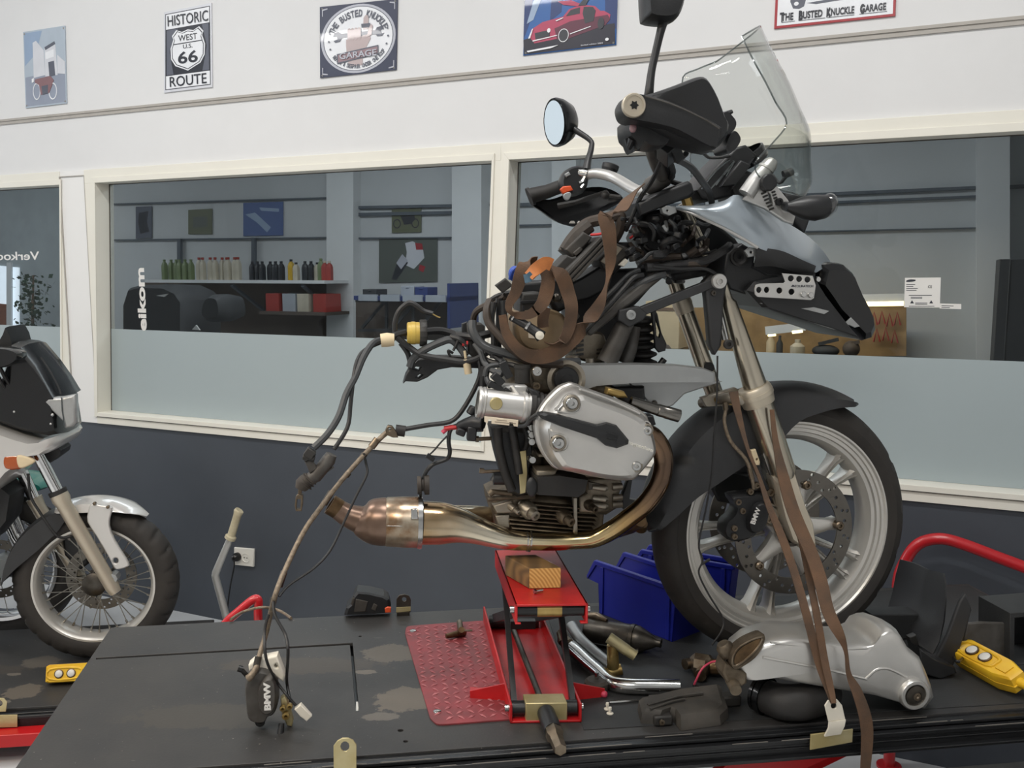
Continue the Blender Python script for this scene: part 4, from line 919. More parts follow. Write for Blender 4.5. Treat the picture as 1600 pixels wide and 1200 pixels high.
# ---- wishbone arm
ar = MB(); ar.pillow(BIKE, [(872, 574), (884, 570.5), (930, 569.5), (1000, 569), (1060, 571), (1102, 576), (1117, 582), (1118, 597), (1070, 597), (1000, 597.5), (930, 603), (905, 611), (884, 617), (868, 612), (861, 594)], [(.105, .95), (.112, 1), (.150, 1), (.156, .965)])
ar = build(ar, 'wishbone_arm', 'matt_alu', bk, smooth=40)
m = MB(); m.trace(BIKE, [(980, 596), (1130, 596), (1100, 606), (1070, 616), (1052, 634), (1034, 640), (1016, 632), (1000, 615)], .10, .012, [ell(1022.5, 630, 2.5, 2.5, 10)], .004); m.trace(BIKE, [(900, 574), (1110, 580), (1110, 600), (900, 606)], -.09, .03, bev=.006); build(m, 'arm_web', 'matt_alu', ar)
m = MB(); m.lathe(B(884, 592.5, .15), E3, [(.042, -.004), (.0425, .008), (.034, .011), (.029, .008), (0, .006)], 36); build(m, 'pivot_ring', 'cast_alu', ar)
m = MB(); m.lathe(B(884, 592.5, .158), E3, [(.0275, 0), (.0275, .006), (.025, .009), (.013, .0095), (.012, .011), (0, .011)], 36); build(m, 'pivot_cap', 'black_plastic', ar)
bolt(ar, [(1022.5, 630, .102)], .006, 'dark_steel')
# ---- cylinder head cover
VC = [(837.6, 682.5), (835.5, 666), (839, 649), (851, 628), (871, 607.5), (884, 600.5), (897, 599), (922, 609), (969, 625.5), (1004, 643), (1014, 659), (1022, 685), (1024, 702), (1014.5, 718), (995.5, 740), (984, 748.5), (957.5, 749), (922, 744), (891, 737), (867, 732), (855, 720.5), (843, 701.5)]
m = MB(); m.pillow(BIKE, VC, [(.235, .985), (.240, 1), (.262, 1), (.267, .97), (.267, .955)], 3); m.pillow(BIKE, VC, [(.262, .955), (.284, .945), (.308, .905), (.324, .84), (.331, .75), (.3325, .5)], 3)
vc = build(m, 'cylinder_head_cover', 'magnesium', bk, smooth=30)
def shift(pts, cx, cy, s): return [(cx + (x - cx) * s, cy + (y - cy) * s) for x, y in pts]
# recessed bolt pockets: a raised rim with the bolt sunk inside
for x, y, r, pts in [(892, 629, .0135, [(868, 642), (874, 634), (884, 619), (893, 616), (904, 620), (909, 632), (904, 644), (890, 646)]), (871, 691, .0135, [(858, 674), (862, 674), (884, 680), (890, 690), (886, 703), (874, 707), (864, 704)]), (1008.6, 671, .011, [(1001, 664), (1008, 658), (1016, 661), (1018, 676), (1014, 685), (1004, 682)]), (992, 726.5, .011, [(984, 720), (992, 716), (1003, 718), (1000, 730), (992, 738), (984, 734)])]:
    w0 = .3305 if x < 950 else (.319 if x > 1000 else .323)
    m = MB(); P1 = cr(pts, 3, True); m.trace(BIKE, P1, w0 + .003, .014, [shift(P1, sum(p[0] for p in P1) / len(P1), sum(p[1] for p in P1) / len(P1), .88)], .002); build(m, 'bolt_pocket', 'magnesium', vc, smooth=40)
    m = MB(); m.lathe(B(x, y, w0 - .004), E3, [(r * 1.25, 0), (r * 1.25, .010), (r * 1.0, .012), (r * .95, .012)], 24); build(m, 'washer', 'cast_alu', vc)
    m = MB(); m.lathe(B(x, y, w0 - .004), E3, [(0, 0), (r * .92, 0), (r * .92, .013), (r * .75, .016), (r * .34, .0165), (r * .3, .010), (0, .010)], 24); build(m, 'cover_bolt', 'steel', vc)
PC = [(840, 645), (846, 642), (872, 646), (929, 661), (945, 657.5), (960, 662), (979, 685), (978, 691.5), (960, 698), (943, 694), (929, 682.5), (872, 663.5), (843.5, 652)]
m = MB(); m.pillow(BIKE, PC, [(.318, 1), (.338, .99), (.345, .9), (.347, .7)]); 
for k in range(3): m.trace(BIKE, shift([(948, 675 + 5.5 * k), (968 - 1.5 * k, 680 + 5.5 * k), (967 - 1.5 * k, 682 + 5.5 * k), (947, 677 + 5.5 * k)], 957, 680, .9), .3495, .006, bev=.001)
build(m, 'plug_cover', 'black_plastic', vc, smooth=25)
an = math.radians(-20); m = MB(); m.text('magnesium', B(999, 697.5, .3312), E1 * math.cos(an) + UP * math.sin(an), UP * math.cos(an) - E1 * math.sin(an), E3, .058, .0088, .003, .02); build(m, 'lettering', 'outlet_white', vc, label='raised lettering cast in the cover')
m = MB()
for pts in ([(868, 713), (895, 728), (940, 736), (985, 740)], [(905, 607), (950, 623), (1000, 646)]): m.tube([B(x, y, .318) for x, y in pts], .003, 6, 4)
build(m, 'casting_rib', 'magnesium', vc)
# ---- cylinder, intake, throttle body
m = MB(); m.trace(BIKE, [(842, 640), (880, 606), (1000, 650), (1014, 700), (985, 742), (870, 735), (846, 700)], .238, .06, bev=.006); m.trace(BIKE, [(838, 735), (872, 735), (866, 746), (858, 757), (850, 757), (838, 748)], .20, .06, bev=.006)
for k in range(4): m.trace(BIKE, [(842, 650 + k * 20), (1004, 660 + k * 18), (1004, 664 + k * 18), (842, 654 + k * 20)], .18, .10, bev=.001)
cy = build(m, 'cylinder', 'block_alu', bk)
bolt(cy, [(829, 666 + 11 * i, .20) for i in range(3)] + [(830, 716, .20)], .008, 'steel', .02, False)
m = MB(); m.trace(BIKE, [(846, 640), (990, 650), (1000, 745), (850, 745)], .13, .14, bev=.01); build(m, 'cylinder_barrel', 'dirty_alu', bk)
a_, b_ = B(746, 628, .20), B(829, 637.5, .20); ax = (b_ - a_).normalized()
m = MB(); L = (b_ - a_).length; m.lathe(a_, ax, [(.026, 0), (.0325, 0), (.0335, .002), (.0335, .006), (.031, .007), (.031, .009), (.0335, .010), (.0335, .014), (.0305, .016), (.0305, L - .020), (.0335, L - .018), (.0335, L - .012), (.031, L - .011), (.031, L - .009), (.0335, L - .008), (.0335, L), (.02, L)], 40)
tb = build(m, 'throttle_body', 'clean_alu', bk)
m = MB(); m.lathe(B(775, 630.5, .2285), E3, [(0, 0), (.0135, 0), (.0135, .004), (.012, .006), (0, .0065)], 28); build(m, 'brass_cap', 'zinc_brass', tb)
m = MB(); m.trace(BIKE, [(757, 650.5), (810, 656.5), (809, 667), (803, 666), (801, 660), (796, 660), (796, 665), (768, 662), (768, 656), (763, 655), (762, 662), (757, 659)], .236, .003, bev=.0006); build(m, 'type_plate', 'label_paper', tb)
m = MB()
for x0, y0, x1 in [(776, 655.5, 792), (773, 658.5, 797), (798, 660.5, 806)]: m.trace(BIKE, [(x0, y0), (x1, y0 + (x1 - x0) * .11), (x1, y0 + 1 + (x1 - x0) * .11), (x0, y0 + 1)], .2366, .0008, bev=0)
build(m, 'plate_print', 'print_grey', tb)
m = MB(); m.trace(BIKE, [(772, 608), (790, 602), (822, 602), (834, 612), (830, 626), (790, 622)], .195, .05, bev=.006); m.tube(P([(800, 604, .20), (818, 628, .215)]), .006, 8); build(m, 'injector_housing', 'clean_alu', tb)
a2, b2 = B(829, 637, .20), B(856, 640, .20); ax2 = (b2 - a2).normalized(); L = (b2 - a2).length
m = MB(); m.lathe(a2, ax2, [(.02, -.004), (.036, -.004), (.036, .006), (.032, .008), (.032, .014), (.035, .016), (.035, .022), (.032, .024), (.033, L), (.02, L)], 30); build(m, 'intake_boot', 'rubber', bk)
m = MB(); m.trace(BIKE, [(826, 606), (842, 612), (846, 630), (836, 634)], .22, .03, bev=.004); build(m, 'boot_clamp', 'black_plastic', bk)
# sensors and connectors above the throttle body
m = MB(); m.tube(P([(816, 574, .16), (816, 598, .16)]), .0165, 20); m.tube(P([(816, 570, .16), (816, 575, .16)]), .0185, 20); build(m, 'stepper_motor', 'dark_plastic', bk)
m = MB(); m.tube(P([(839, 580, .15), (839, 580, .17)]), .012, 16); build(m, 'frame_bolt_boss', 'dirty_alu', bk)
bolt(bk, [(839, 580, .17)], .0105, 'steel'); bolt(bk, [(838, 603, .16)], .009, 'dirty_alu')
m = MB(); m.trace(BIKE, [(826, 556), (880, 560), (872, 612), (836, 615), (828, 590)], .135, .05, bev=.008); build(m, 'frame_casting', 'block_alu', bk)
for (x0, y0, x1, y1, w_) in [(784, 565, 796, 590, .012), (770, 585, 785, 600, .012), (763, 598, 776, 604, .010), (774, 600, 786, 614, .010), (788, 608, 800, 618, .008), (822, 612, 842, 616, .010)]:
    m = MB(); m.bar(B(x0, y0, .20), B(x1, y1, .20), w_ * 1.6, w_ * 1.4, E3); build(m, 'connector', 'black_plastic', bk, bevel=.002)
# ---- engine block, sump, ducts
m = MB(); m.trace(BIKE, [(919, 748), (972, 746), (973, 762), (968, 775), (964, 796), (948, 806), (905, 802), (905, 776), (917, 770)], .115, .2, bev=.01); m.trace(BIKE, [(790, 560), (960, 600), (975, 745), (905, 775), (840, 770), (800, 700)], .10, .2, bev=.02)
eb = build(m, 'engine_block', 'block_alu', bk)
m = MB()
for y in (761, 778, 789): m.tube(P([(926, y, .118), (946, y + 2, .122), (950, y + 2, .122)]), [.006, .008, .004], 10); m.tube(P([(957, y, .12), (972, y - 1, .12)]), .008, 10)
build(m, 'bolt_boss', 'cast_alu', eb)
m = MB(); m.trace(BIKE, [(919, 752), (946, 758), (946, 762), (920, 766)], .119, .006, bev=.002); build(m, 'gasket_line', 'dark_steel', eb)
m = MB(); m.pillow(BIKE, [(836, 743), (872, 741), (919, 748), (914, 768), (903, 776), (872, 774), (838, 772)], [(.12, 1), (.20, 1), (.21, .95)]); build(m, 'starter_cover', 'rubber', bk, smooth=30)
m = MB(); m.ball(B(831, 761, .21), E3 * .008, E1 * .0125, UP * .022, 14, 10); build(m, 'oval_cap', 'black_plastic', bk)
sm = MB(); sm.trace(BIKE, [(768, 783), (790, 772), (870, 778), (920, 790), (946, 800), (944, 822), (930, 842), (780, 838), (776, 818), (770, 800)], .088, .18, bev=.012)
sp_ = build(sm, 'oil_sump', 'dirty_alu', bk)
for k in range(8):
    y0 = 788 + 6.6 * k; x0 = 824 if k < 4 else 796; x0 = [836, 838, 836, 812, 796, 796, 800, 806][k]
    m = MB(); m.trace(BIKE, [(x0, y0 + (x0 - 836) * .09), (900, y0 + 5), (938 - k * 2, y0 + 7), (940 - k * 2, y0 + 9.2), (900, y0 + 7.6), (x0, y0 + 2.6 + (x0 - 836) * .09)], .112, .03, bev=.002); build(m, 'cooling_fin', 'dirty_alu', sp_)
m = MB(); m.trace(BIKE, [(896, 778), (902, 778), (903, 836), (909, 842), (890, 842), (896, 834)], .116, .02, bev=.002); build(m, 'sump_rib', 'cast_alu', sp_); m = MB(); m.trace(BIKE, [(774, 806), (796, 804), (797, 826), (779, 824)], .10, .03, bev=.003); m.trace(BIKE, [(770, 790), (800, 782), (806, 796), (800, 803), (776, 803)], .108, .03, bev=.005); build(m, 'sump_rib', 'cast_alu', sp_)
for x, y, r, mt in [(818, 791, .019, 'cast_alu'), (873, 801, .017, 'dirty_alu'), (910, 781, .013, 'dirty_alu'), (792, 786, .009, 'cast_alu')]:
    m = MB(); m.lathe(B(x, y, .09), (E3 * .8 + E1 * .35 - UP * .2), [(0, 0), (r, 0), (r, .03), (r * .8, .036), (r * .6, .036), (r * .6, .052), (r * .3, .053), (r * .25, .046), (0, .046)], 20); build(m, 'sump_bolt', mt, sp_)
m = MB(); m.pillow(BIKE, [(766, 666), (800, 664), (828, 668), (832, 700), (826, 740), (836, 768), (808, 776), (796, 768), (786, 748), (776, 712)], [(.03, .9), (.05, 1), (.12, 1), (.14, .85)]); build(m, 'air_duct', 'black_plastic', bk)
m = MB(); m.tube(P([(778, 668, .15), (780, 700, .15), (790, 740, .15), (800, 766, .15)]), .010, 10, 4); m.tube(P([(800, 666, .16), (806, 700, .16), (812, 740, .16)]), .009, 10, 4); m.tube(P([(818, 664, .15), (824, 690, .15), (812, 720, .15)]), .006, 10, 4); build(m, 'rubber_hose', 'rubber', bk)
m = MB(); m.trace(BIKE, [(812, 706), (822, 704), (824, 740), (821, 770), (813, 772), (811, 740)], .165, .004, bev=.001); build(m, 'bracket_strip', 'zinc_brass', bk)
m = MB(); m.tube(P([(772, 752, .12), (775, 745, .12), (788, 745, .12)]), .012, 12); m.tube(P([(771, 748, .13), (790, 748, .13)]), .014, 14); build(m, 'sensor_cup', 'black_plastic', bk)
m = MB(); m.tube(P([(767, 768, .11), (800, 771, .11)]), .006, 10); m.tube(P([(764, 772, .11), (770, 768, .11)]), .008, 10); m.tube(P([(762, 780, .10), (790, 777, .10), (836, 776, .10)]), .006, 8); build(m, 'linkage_rod', 'dirty_alu', bk)
m = MB(); m.tube(P([(745, 686, .12), (768, 685, .12)]), .0045, 10); m.tube(P([(743, 686, .12), (748, 686, .12)]), .007, 6); build(m, 'long_bolt', 'dirty_alu', bk)
m = MB(); m.tube(P([(750, 737, .12), (790, 736, .12)]), .004, 8); m.tube(P([(749, 735, .12), (756, 736, .12)]), .006, 8); build(m, 'loose_stud', 'worn_steel', bk)
# ---- exhaust
m = MB(); m.tube(P([(1010, 676, .20), (1022, 684, .20), (1034, 703, .20), (1037, 726, .20), (1030, 756, .20), (1010, 786, .19), (984, 808, .17), (955, 829, .15), (928, 842, .135), (900, 845, .125), (862, 847, .12), (824, 846, .12)]), [.0205, .0215] + [.0215] * 6 + [.020, .0195, .0195, .0195], 24, 5)
ex = build(m, 'exhaust_pipe', 'heat_tinted_steel', bk)
m = MB(); m.tube(P([(826, 846, .12), (800, 844, .12), (774, 838, .115), (742, 828, .105), (716, 821, .095), (690, 818, .09), (660, 817, .09)]), [.0205, .0225, .026, .032, .040, .0475, .049], 28, 5); m.tube(P([(662, 812, .09), (700, 808, .05), (740, 806, .0), (775, 806, -.04), (800, 800, -.06)]), [.03, .028, .024, .022, .021], 20, 5); build(m, 'collector', 'heat_tinted_steel', ex)
m = MB(); m.tube(P([(826.5, 846, .12), (829, 846.2, .12)]), .0235, 28); m.tube(P([(822, 846, .12), (824, 846, .12)]), .0225, 28); build(m, 'pipe_clamp', 'steel', ex)
m = MB(); m.tube(P([(1000, 812, .10), (985, 822, .06), (960, 830, .0)]), [.017, .018, .018], 18); m.tube(P([(1002, 818, .08), (1001, 826, .07)]), .015, 16); build(m, 'far_exhaust_stub', 'rust_steel', bk)
m = MB(); m.tube(P([(602, 815, .09), (604, 815, .09), (628, 815.5, .09), (656, 816, .09), (658, 816, .09)]), [.052, .0545, .0565, .0575, .055], 36); 
sh2 = build(m, 'catalyst_shell', 'burnt_shell', ex)
m = MB(); m.tube(P([(652, 816, .09), (659, 816, .09)]), .0595, 36); m.tube(P([(655, 816, .09), (656.5, 816, .09)]), .0605, 36); m.trace(BIKE, [(642, 796), (652, 795), (654, 812), (642, 812)], .149, .01, bev=.003); m.trace(BIKE, [(604, 821), (658, 822), (658, 823.5), (604, 822.5)], .146, .03, bev=.001); build(m, 'shell_band', 'steel', sh2)
m = MB(); m.tube(P([(556, 808, .09), (566, 812, .09), (578, 814, .09), (592, 815, .09), (603, 815, .09)]), [.022, .039, .049, .053, .0535], 32, 5); build(m, 'catalyst_dome', 'cat_dome', ex)
m = MB(); q0, q1, q2 = B(572, 815, .09), B(545, 806, .09), B(524, 793, .09); m.tube([q0, q1, q2], [.034, .026, .0215], 24, 4); build(m, 'tail_cone', 'cat_dome', ex)
m = MB(); dr = (q2 - q1).normalized(); m.lathe(q2 - dr * .006, dr, [(.018, .02), (.0225, .02), (.0228, 0), (.0222, -.004)], 28); m.lathe(q2 + dr * .0135, dr, [(0, -.004), (.018, -.004)], 24); build(m, 'tail_stub', 'rust_steel', ex)
m = MB(); m.trace(BIKE, [(655, 764), (659, 764), (660, 785), (655, 785)], .09, .01, bev=.001); build(m, 'lambda_bracket', 'dark_steel', ex)
m = MB(); m.lathe(B(652, 758, .09), E1, [(.006, 0), (.020, 0), (.020, .008), (.014, .010), (.014, .014), (.022, .016), (.022, .026), (.006, .026)], 24); build(m, 'rubber_grommet', 'dusty_rubber', bk)
# oil cooler / crash-bar tube
m = MB(); a_, b_ = B(985, 628, .21), B(1061, 650, .21); ax = (b_ - a_).normalized(); L = (b_ - a_).length; m.lathe(a_, ax, [(.006, 0), (.0125, 0), (.0125, L * .55), (.0135, L * .56), (.0135, L * .72), (.0142, L * .73), (.0142, L), (.0112, L), (.0112, L * .7), (0, L * .7)], 24); build(m, 'support_tube', 'gun_steel', bk)
m = MB(); m.trace(BIKE, [(950, 606), (976, 612), (982, 622), (966, 622), (948, 616)], .20, .03, bev=.005); build(m, 'tube_clamp', 'brass', bk)
m = MB(); m.trace(BIKE, [(960, 604), (1008, 604), (1010, 640), (985, 636), (962, 620)], .12, .05, bev=.008); m.trace(BIKE, [(1000, 650), (1022, 650), (1026, 664), (1012, 670)], .16, .05, bev=.006); build(m, 'alternator_mount', 'black_plastic', bk)
m = MB(); m.tube(P([(1028, 574, .02), (1038, 561, .02)]), .008, 10); build(m, 'breather_stub', 'black_plastic', bk)
m = MB(); m.trace(BIKE, [(972, 776), (982, 748), (988, 750), (984, 780), (996, 782), (992, 790), (974, 796)], .06, .02, bev=.002); build(m, 'side_stand_tab', 'black_plastic', bk)
# ---- shock absorber
m = MB(); rod = [B(998, 484, 0), B(1003, 600, 0)]; m.tube(rod, .017, 16)
sk = build(m, 'shock_absorber', 'black_plastic', bk)
p0_, p1_ = B(999, 494, 0), B(1002, 574, 0); L = (p1_ - p0_).length
m = MB(); m.lathe(p0_, p1_ - p0_, [(.018, 0)] + [(r, L * (k + t) / 6) for k in range(6) for r, t in ((.024, .05), (.0375, .35), (.0385, .5), (.0375, .65), (.024, .95))] + [(.018, L)], 28); build(m, 'shock_bellows', 'rubber', sk)
# ---- frame
m = MB(); m.tube(P([(986, 488, .10), (972, 515, .10), (948, 567, .10)]), [.017, .021, .024], 14); m.tube(P([(992, 510, .06), (985, 545, .06), (976, 568, .06)]), [.014, .016, .018], 12); fr = build(m, 'frame_strut', 'frame_grey', bk)
m = MB(); m.bar(B(916, 520, .11), B(1031, 427, .11), .024, .022, E3); m.tube(P([(880, 540, .09), (960, 470, .09), (1010, 432, .08)]), .009, 10); build(m, 'frame_tube', 'frame_grey', bk, bevel=.006)
m = MB(); m.bar(B(975, 497, .12), B(1118, 440, .12), .021, .020, E3); m.trace(BIKE, [(968, 484), (998, 478), (1012, 490), (1006, 500), (984, 512), (966, 500)], .134, .035, bev=.004); m.trace(BIKE, [(1100, 440), (1112, 428), (1132, 427), (1138, 440), (1132, 466), (1128, 540), (1118, 556), (1110, 540), (1104, 470)], .128, .03, bev=.006)
ym = build(m, 'front_subframe', 'fender_plastic', bk, bevel=.002)
m = MB(); m.lathe(B(1122, 439.5, .128), E3, [(0, 0), (.017, 0), (.017, .010), (.0155, .012), (.009, .012), (.0085, .016), (.0055, .0165), (.005, .011), (0, .011)], 28); build(m, 'big_bolt', 'clean_alu', ym)
bolt(ym, [(985.5, 492, .134)], .011, 'matt_alu'); bolt(ym, [(1114, 458, .128)], .006, 'dark_steel'); bolt(ym, [(1138, 538, .135)], .011, 'dark_plastic')
m = MB(); m.trace(BIKE, [(1018, 486), (1025, 484), (1034, 520), (1042, 538), (1040, 548), (1030, 551), (1024, 544), (1022, 520)], .05, .012, [[(1024, 492), (1026, 491), (1032, 520), (1030, 528), (1026, 524)]], .002); build(m, 'slotted_bracket', 'black_plastic', bk)
# ---------------------------------------------------------------- handlebar, guards, mirrors
m = MB(); m.tube(P([(868, 293, -.40), (905, 281, -.34), (922, 272, -.31), (940, 272, -.28), (962, 279, -.24), (995, 298, -.14), (1012, 296, -.10)]), [.0115, .0115, .0125, .0135, .014, .014, .012], 18, 4)
hb = build(m, 'handlebar', 'clean_alu', bk)
m = MB(); m.tube(P([(1010, 292, -.02), (1034, 280, .06), (1026, 255, .16), (1018, 232, .24), (1020, 212, .30)]), [.013, .015, .0155, .0135, .012], 18, 4); m.tube(P([(1018, 290, .0), (1036, 279, .07), (1038, 272, .09)]), .021, 18); build(m, 'handlebar_riser', 'frame_grey', bk)
m = MB(); m.tube(P([(829, 307, -.42), (833, 305, -.42), (856, 299, -.41), (882, 289, -.38)]), [.021, .021, .0185, .018], 20); m.tube(P([(827, 308, -.42), (831, 306, -.42)]), .0255, 20); build(m, 'left_grip', 'rubber', bk)
LG = [(826, 300), (828, 318), (846, 331), (866, 345), (884, 352), (902, 353), (936, 334), (972, 314), (962, 300), (936, 292), (902, 296), (872, 308), (850, 312)]
m = MB(); m.pillow(BIKE, cr(LG, 3, True), [(-.50, .82), (-.485, .95), (-.46, 1), (-.452, .99), (-.474, .92), (-.488, .8)]); lg = build(m, 'left_handguard', 'black_plastic', bk, smooth=50)
m = MB(); m.trace(BIKE, [(889, 349), (892, 345), (897, 345), (899, 349)], -.448, .002, bev=0); m.trace(BIKE, [(901, 349), (904, 345), (906, 345), (904, 349)], -.448, .002, bev=0); build(m, 'guard_print', 'text_white', lg)
m = MB(); m.pillow(BIKE, cr([(876, 282), (884, 266), (902, 259), (916, 264), (919, 284), (910, 302), (890, 306), (878, 296)], 3, True), [(-.38, .85), (-.36, 1), (-.325, 1), (-.31, .85)]); lsw = build(m, 'left_switchgear', 'black_plastic', bk, smooth=45)
m = MB(); m.trace(BIKE, [(875, 296), (880, 291), (892, 290), (896, 297), (880, 303)], -.30, .012, bev=.003); build(m, 'indicator_button', 'orange', lsw, label='orange red switch button')
m = MB(); m.trace(BIKE, cr([(881, 303), (890, 300), (893, 305), (888, 313), (882, 310)], 3, True), -.30, .012, bev=.002); build(m, 'grey_button', 'matt_alu', lsw); m = MB(); m.trace(BIKE, [(882, 272), (889, 268), (892, 273), (885, 277)], -.305, .01, bev=.002); build(m, 'grey_button', 'matt_alu', lsw)
m = MB(); m.tube(P([(905, 287, -.31), (910, 284, -.31), (914, 276, -.31)]), .007, 8, 3); m.tube(P([(908, 294, -.31), (912, 288, -.31)]), .006, 8); m.tube(P([(918, 272, -.31), (905, 270, -.32)]), .012, 12); build(m, 'lever_pivot', 'steel', lsw)
m = MB(); m.tube(P([(947, 305, -.30), (970, 308, -.28)]), .005, 8); m.ball(B(946, 305, -.30), E3 * .012, E1 * .012, UP * .012, 12, 8); m.tube(P([(948, 300, -.31), (900, 316, -.42), (872, 322, -.44)]), [.006, .007, .009], 8); build(m, 'clutch_lever', 'dark_plastic', bk)
m = MB(); a_ = B(951, 268, -.29); m.lathe(a_ - UP * .004, UP * .9 + E1 * .25, [(0, 0), (.020, 0), (.0215, .010), (.0225, .011), (.0225, .022), (.020, .024), (0, .024)], 28); cr_ = build(m, 'clutch_reservoir', 'black_plastic', bk)
m = MB(); m.lathe(a_ - UP * .022, UP * .9 + E1 * .25, [(0, 0), (.018, 0), (.020, .02), (0, .02)], 24); build(m, 'reservoir_bowl', 'frame_grey', cr_)
def mirror(name, stem_pts, r, shell, glass_c, gx, gy, depth, nrm):
    m = MB(); m.tube(P(stem_pts), r, 12, 4); st = build(m, name + '_stem', 'black_plastic', bk); return st
# left mirror: glass seen obliquely, cone-shaped shell behind
n_ = (E3 * .38 - E1 * .90 - UP * .12).normalized()
cg = B(868, 191.5, -.40); gu = (UP * .96 + E1 * .24); gu = (gu - n_ * gu.dot(n_)).normalized(); gv = n_.cross(gu)
m = MB(); m.loft([[cg + (gu * (.0605 * math.cos(t)) + gv * (.050 * math.sin(t))) * s_ - n_ * d_ for t in [2 * PI * i / 32 for i in range(32)]] for s_, d_ in [(.97, -.002), (1.05, -.004), (1.07, .004), (1.0, .022), (.80, .045), (.5, .058), (.2, .064)]])
lm = build(m, 'left_mirror', 'black_gloss', bk, smooth=50)
m = MB(); m.loft([[cg + (gu * (.0605 * math.cos(t)) + gv * (.050 * math.sin(t))) * .95 + n_ * d_ for t in [2 * PI * i / 32 for i in range(32)]] for d_ in (.001, .0048)]); build(m, 'mirror_glass', 'mirror', lm)
m = MB(); m.tube(P([(886, 193, -.39), (897, 202, -.38), (922, 219, -.35), (924, 231, -.34), (919, 250, -.33), (916, 266, -.32)]), [.009, .0085, .007, .0075, .009, .012], 12, 4); build(m, 'mirror_stem', 'black_plastic', lm)
m = MB(); m.pillow(BIKE, cr([(1004, -36), (1003, 26), (1008, 35), (1022, 38), (1040, 38), (1056, 30), (1066, 2), (1070, -34), (1040, -50)], 3, True), [(.30, .7), (.315, .95), (.34, 1), (.36, .96), (.375, .8)]); rm = build(m, 'right_mirror', 'black_plastic', bk, smooth=60)
m = MB(); m.tube(P([(1040, 20, .34), (1032, 50, .345), (1024, 84, .35), (1018, 112, .355), (1014, 146, .36), (1013, 160, .35)]), [.011, .008, .0075, .0075, .009, .011], 12, 4); build(m, 'mirror_stem', 'black_plastic', rm)
# right handguard with its bar-end arm
HG = [(1012, 150), (1046, 138), (1074, 127), (1086, 125.5), (1096, 134), (1110, 160), (1121, 190), (1127, 203), (1122, 224), (1108, 237), (1096, 242), (1074, 236), (1040, 226), (1000, 205), (982, 186), (984, 160)]
m = MB(); m.pillow(BIKE, HG, [(.34, .80), (.355, .93), (.38, 1), (.41, .99), (.430, .94), (.440, .86)], 2); hg = build(m, 'right_handguard', 'black_plastic', bk, smooth=50)
m = MB(); m.pillow(BIKE, cr([(972, 166), (976, 154), (986, 148), (1004, 148), (1050, 161), (1098, 183), (1125, 199), (1127, 204), (1121, 224), (1112, 232), (1060, 205), (1026, 195), (990, 188), (977, 182)], 3, True), [(.40, .97), (.42, 1), (.464, 1), (.470, .975), (.472, .93)]); build(m, 'guard_arm', 'black_plastic', hg, smooth=35)
m = MB()
for pts in ([(1008, 150.5), (1050, 163), (1098, 185), (1124, 201)],): m.tube([B(x, y, .472) for x, y in pts], .0016, 6, 5)
build(m, 'arm_edge', 'frame_grey', hg)
m = MB(); c = B(990, 165, .472); m.lathe(c, E3, [(.0215, -.004), (.0215, .004), (.020, .006), (.0165, .006), (.0165, .0045), (0, .0045)], 36); build(m, 'bar_end_cap', 'champagne', hg, label='worn steel bar-end screw')
m = MB(); m.flat(c, E1, UP, E3, [[(( .0085 if k % 2 == 0 else .0055) * math.cos(PI * k / 6), (.0085 if k % 2 == 0 else .0055) * math.sin(PI * k / 6)) for k in range(12)]], .0044, .0052); build(m, 'star_recess', 'plug_black', hg)
m = MB(); m.pillow(BIKE, cr([(977, 192), (990, 187), (1030, 196), (1046, 214), (1036, 230), (1012, 230), (1002, 222), (994, 236), (988, 222), (980, 214)], 2, True), [(.32, .85), (.34, 1), (.40, 1), (.42, .9)]); rs = build(m, 'right_switchgear', 'black_plastic', bk, smooth=35)
m = MB(); m.ball(B(989, 200, .42), E3 * .008, E1 * .007, UP * .009, 12, 8); build(m, 'starter_button', 'ink_rust', rs)
m = MB(); m.tube(P([(981, 216, .40), (984, 228, .40), (988, 216, .41)]), .008, 8); m.tube(P([(996, 224, .40), (995, 236, .40)]), .006, 8); build(m, 'toggle', 'black_plastic', rs)
m = MB(); m.pillow(BIKE, cr([(1119, 190), (1126, 178), (1134, 174), (1143, 182), (1149, 192), (1146, 204), (1134, 212), (1124, 214)], 3, True), [(.24, .9), (.26, 1), (.31, 1), (.32, .9)]); m.tube(P([(1128, 180, .28), (1136, 178, .28), (1144, 174, .28)]), [.005, .006, .004], 8); m.pillow(BIKE, cr([(1130, 234), (1136, 214), (1146, 204), (1154, 212), (1155, 222), (1146, 236), (1136, 240)], 3, True), [(.22, .9), (.24, 1), (.28, 1), (.29, .9)]); build(m, 'brake_reservoir', 'black_plastic', bk, smooth=40)
m = MB(); m.bar(B(1040, 228, .36), B(1040, 250, .30), .03, .02, E3); m.bar(B(1052, 226, .36), B(1062, 250, .33), .01, .02, E3); m.tube(P([(1030, 228, .34), (1036, 246, .2), (1050, 276, .08)]), .008, 8, 4); m.tube(P([(1036, 246, .3), (1058, 250, .28), (1072, 240, .33)]), .006, 8, 4); build(m, 'guard_mount', 'black_plastic', bk, bevel=.002)
# cables from the right controls
def cable(pts, r, mt, k=6, name='cable', parent=None, n=8):
    m = MB(); m.tube(P(pts), r, n, k); return build(m, name, mt, parent or bk)
cable([(1035, 246, .28), (1020, 280, .16), (1000, 310, .1), (985, 345, .08), (978, 360, .06)], .005, 'hose_black')
cable([(1060, 250, .26), (1080, 262, .2), (1098, 285, .16), (1108, 300, .12), (1112, 316, .08)], .0075, 'hose_grey', name='brake_hose')
cable([(1046, 250, .26), (1052, 268, .15), (1048, 282, .08), (1064, 288, .05)], .006, 'hose_black')
cable([(1100, 240, .3), (1108, 246, .2), (1125, 246, .1), (1140, 244, .08)], .0035, 'hose_black')
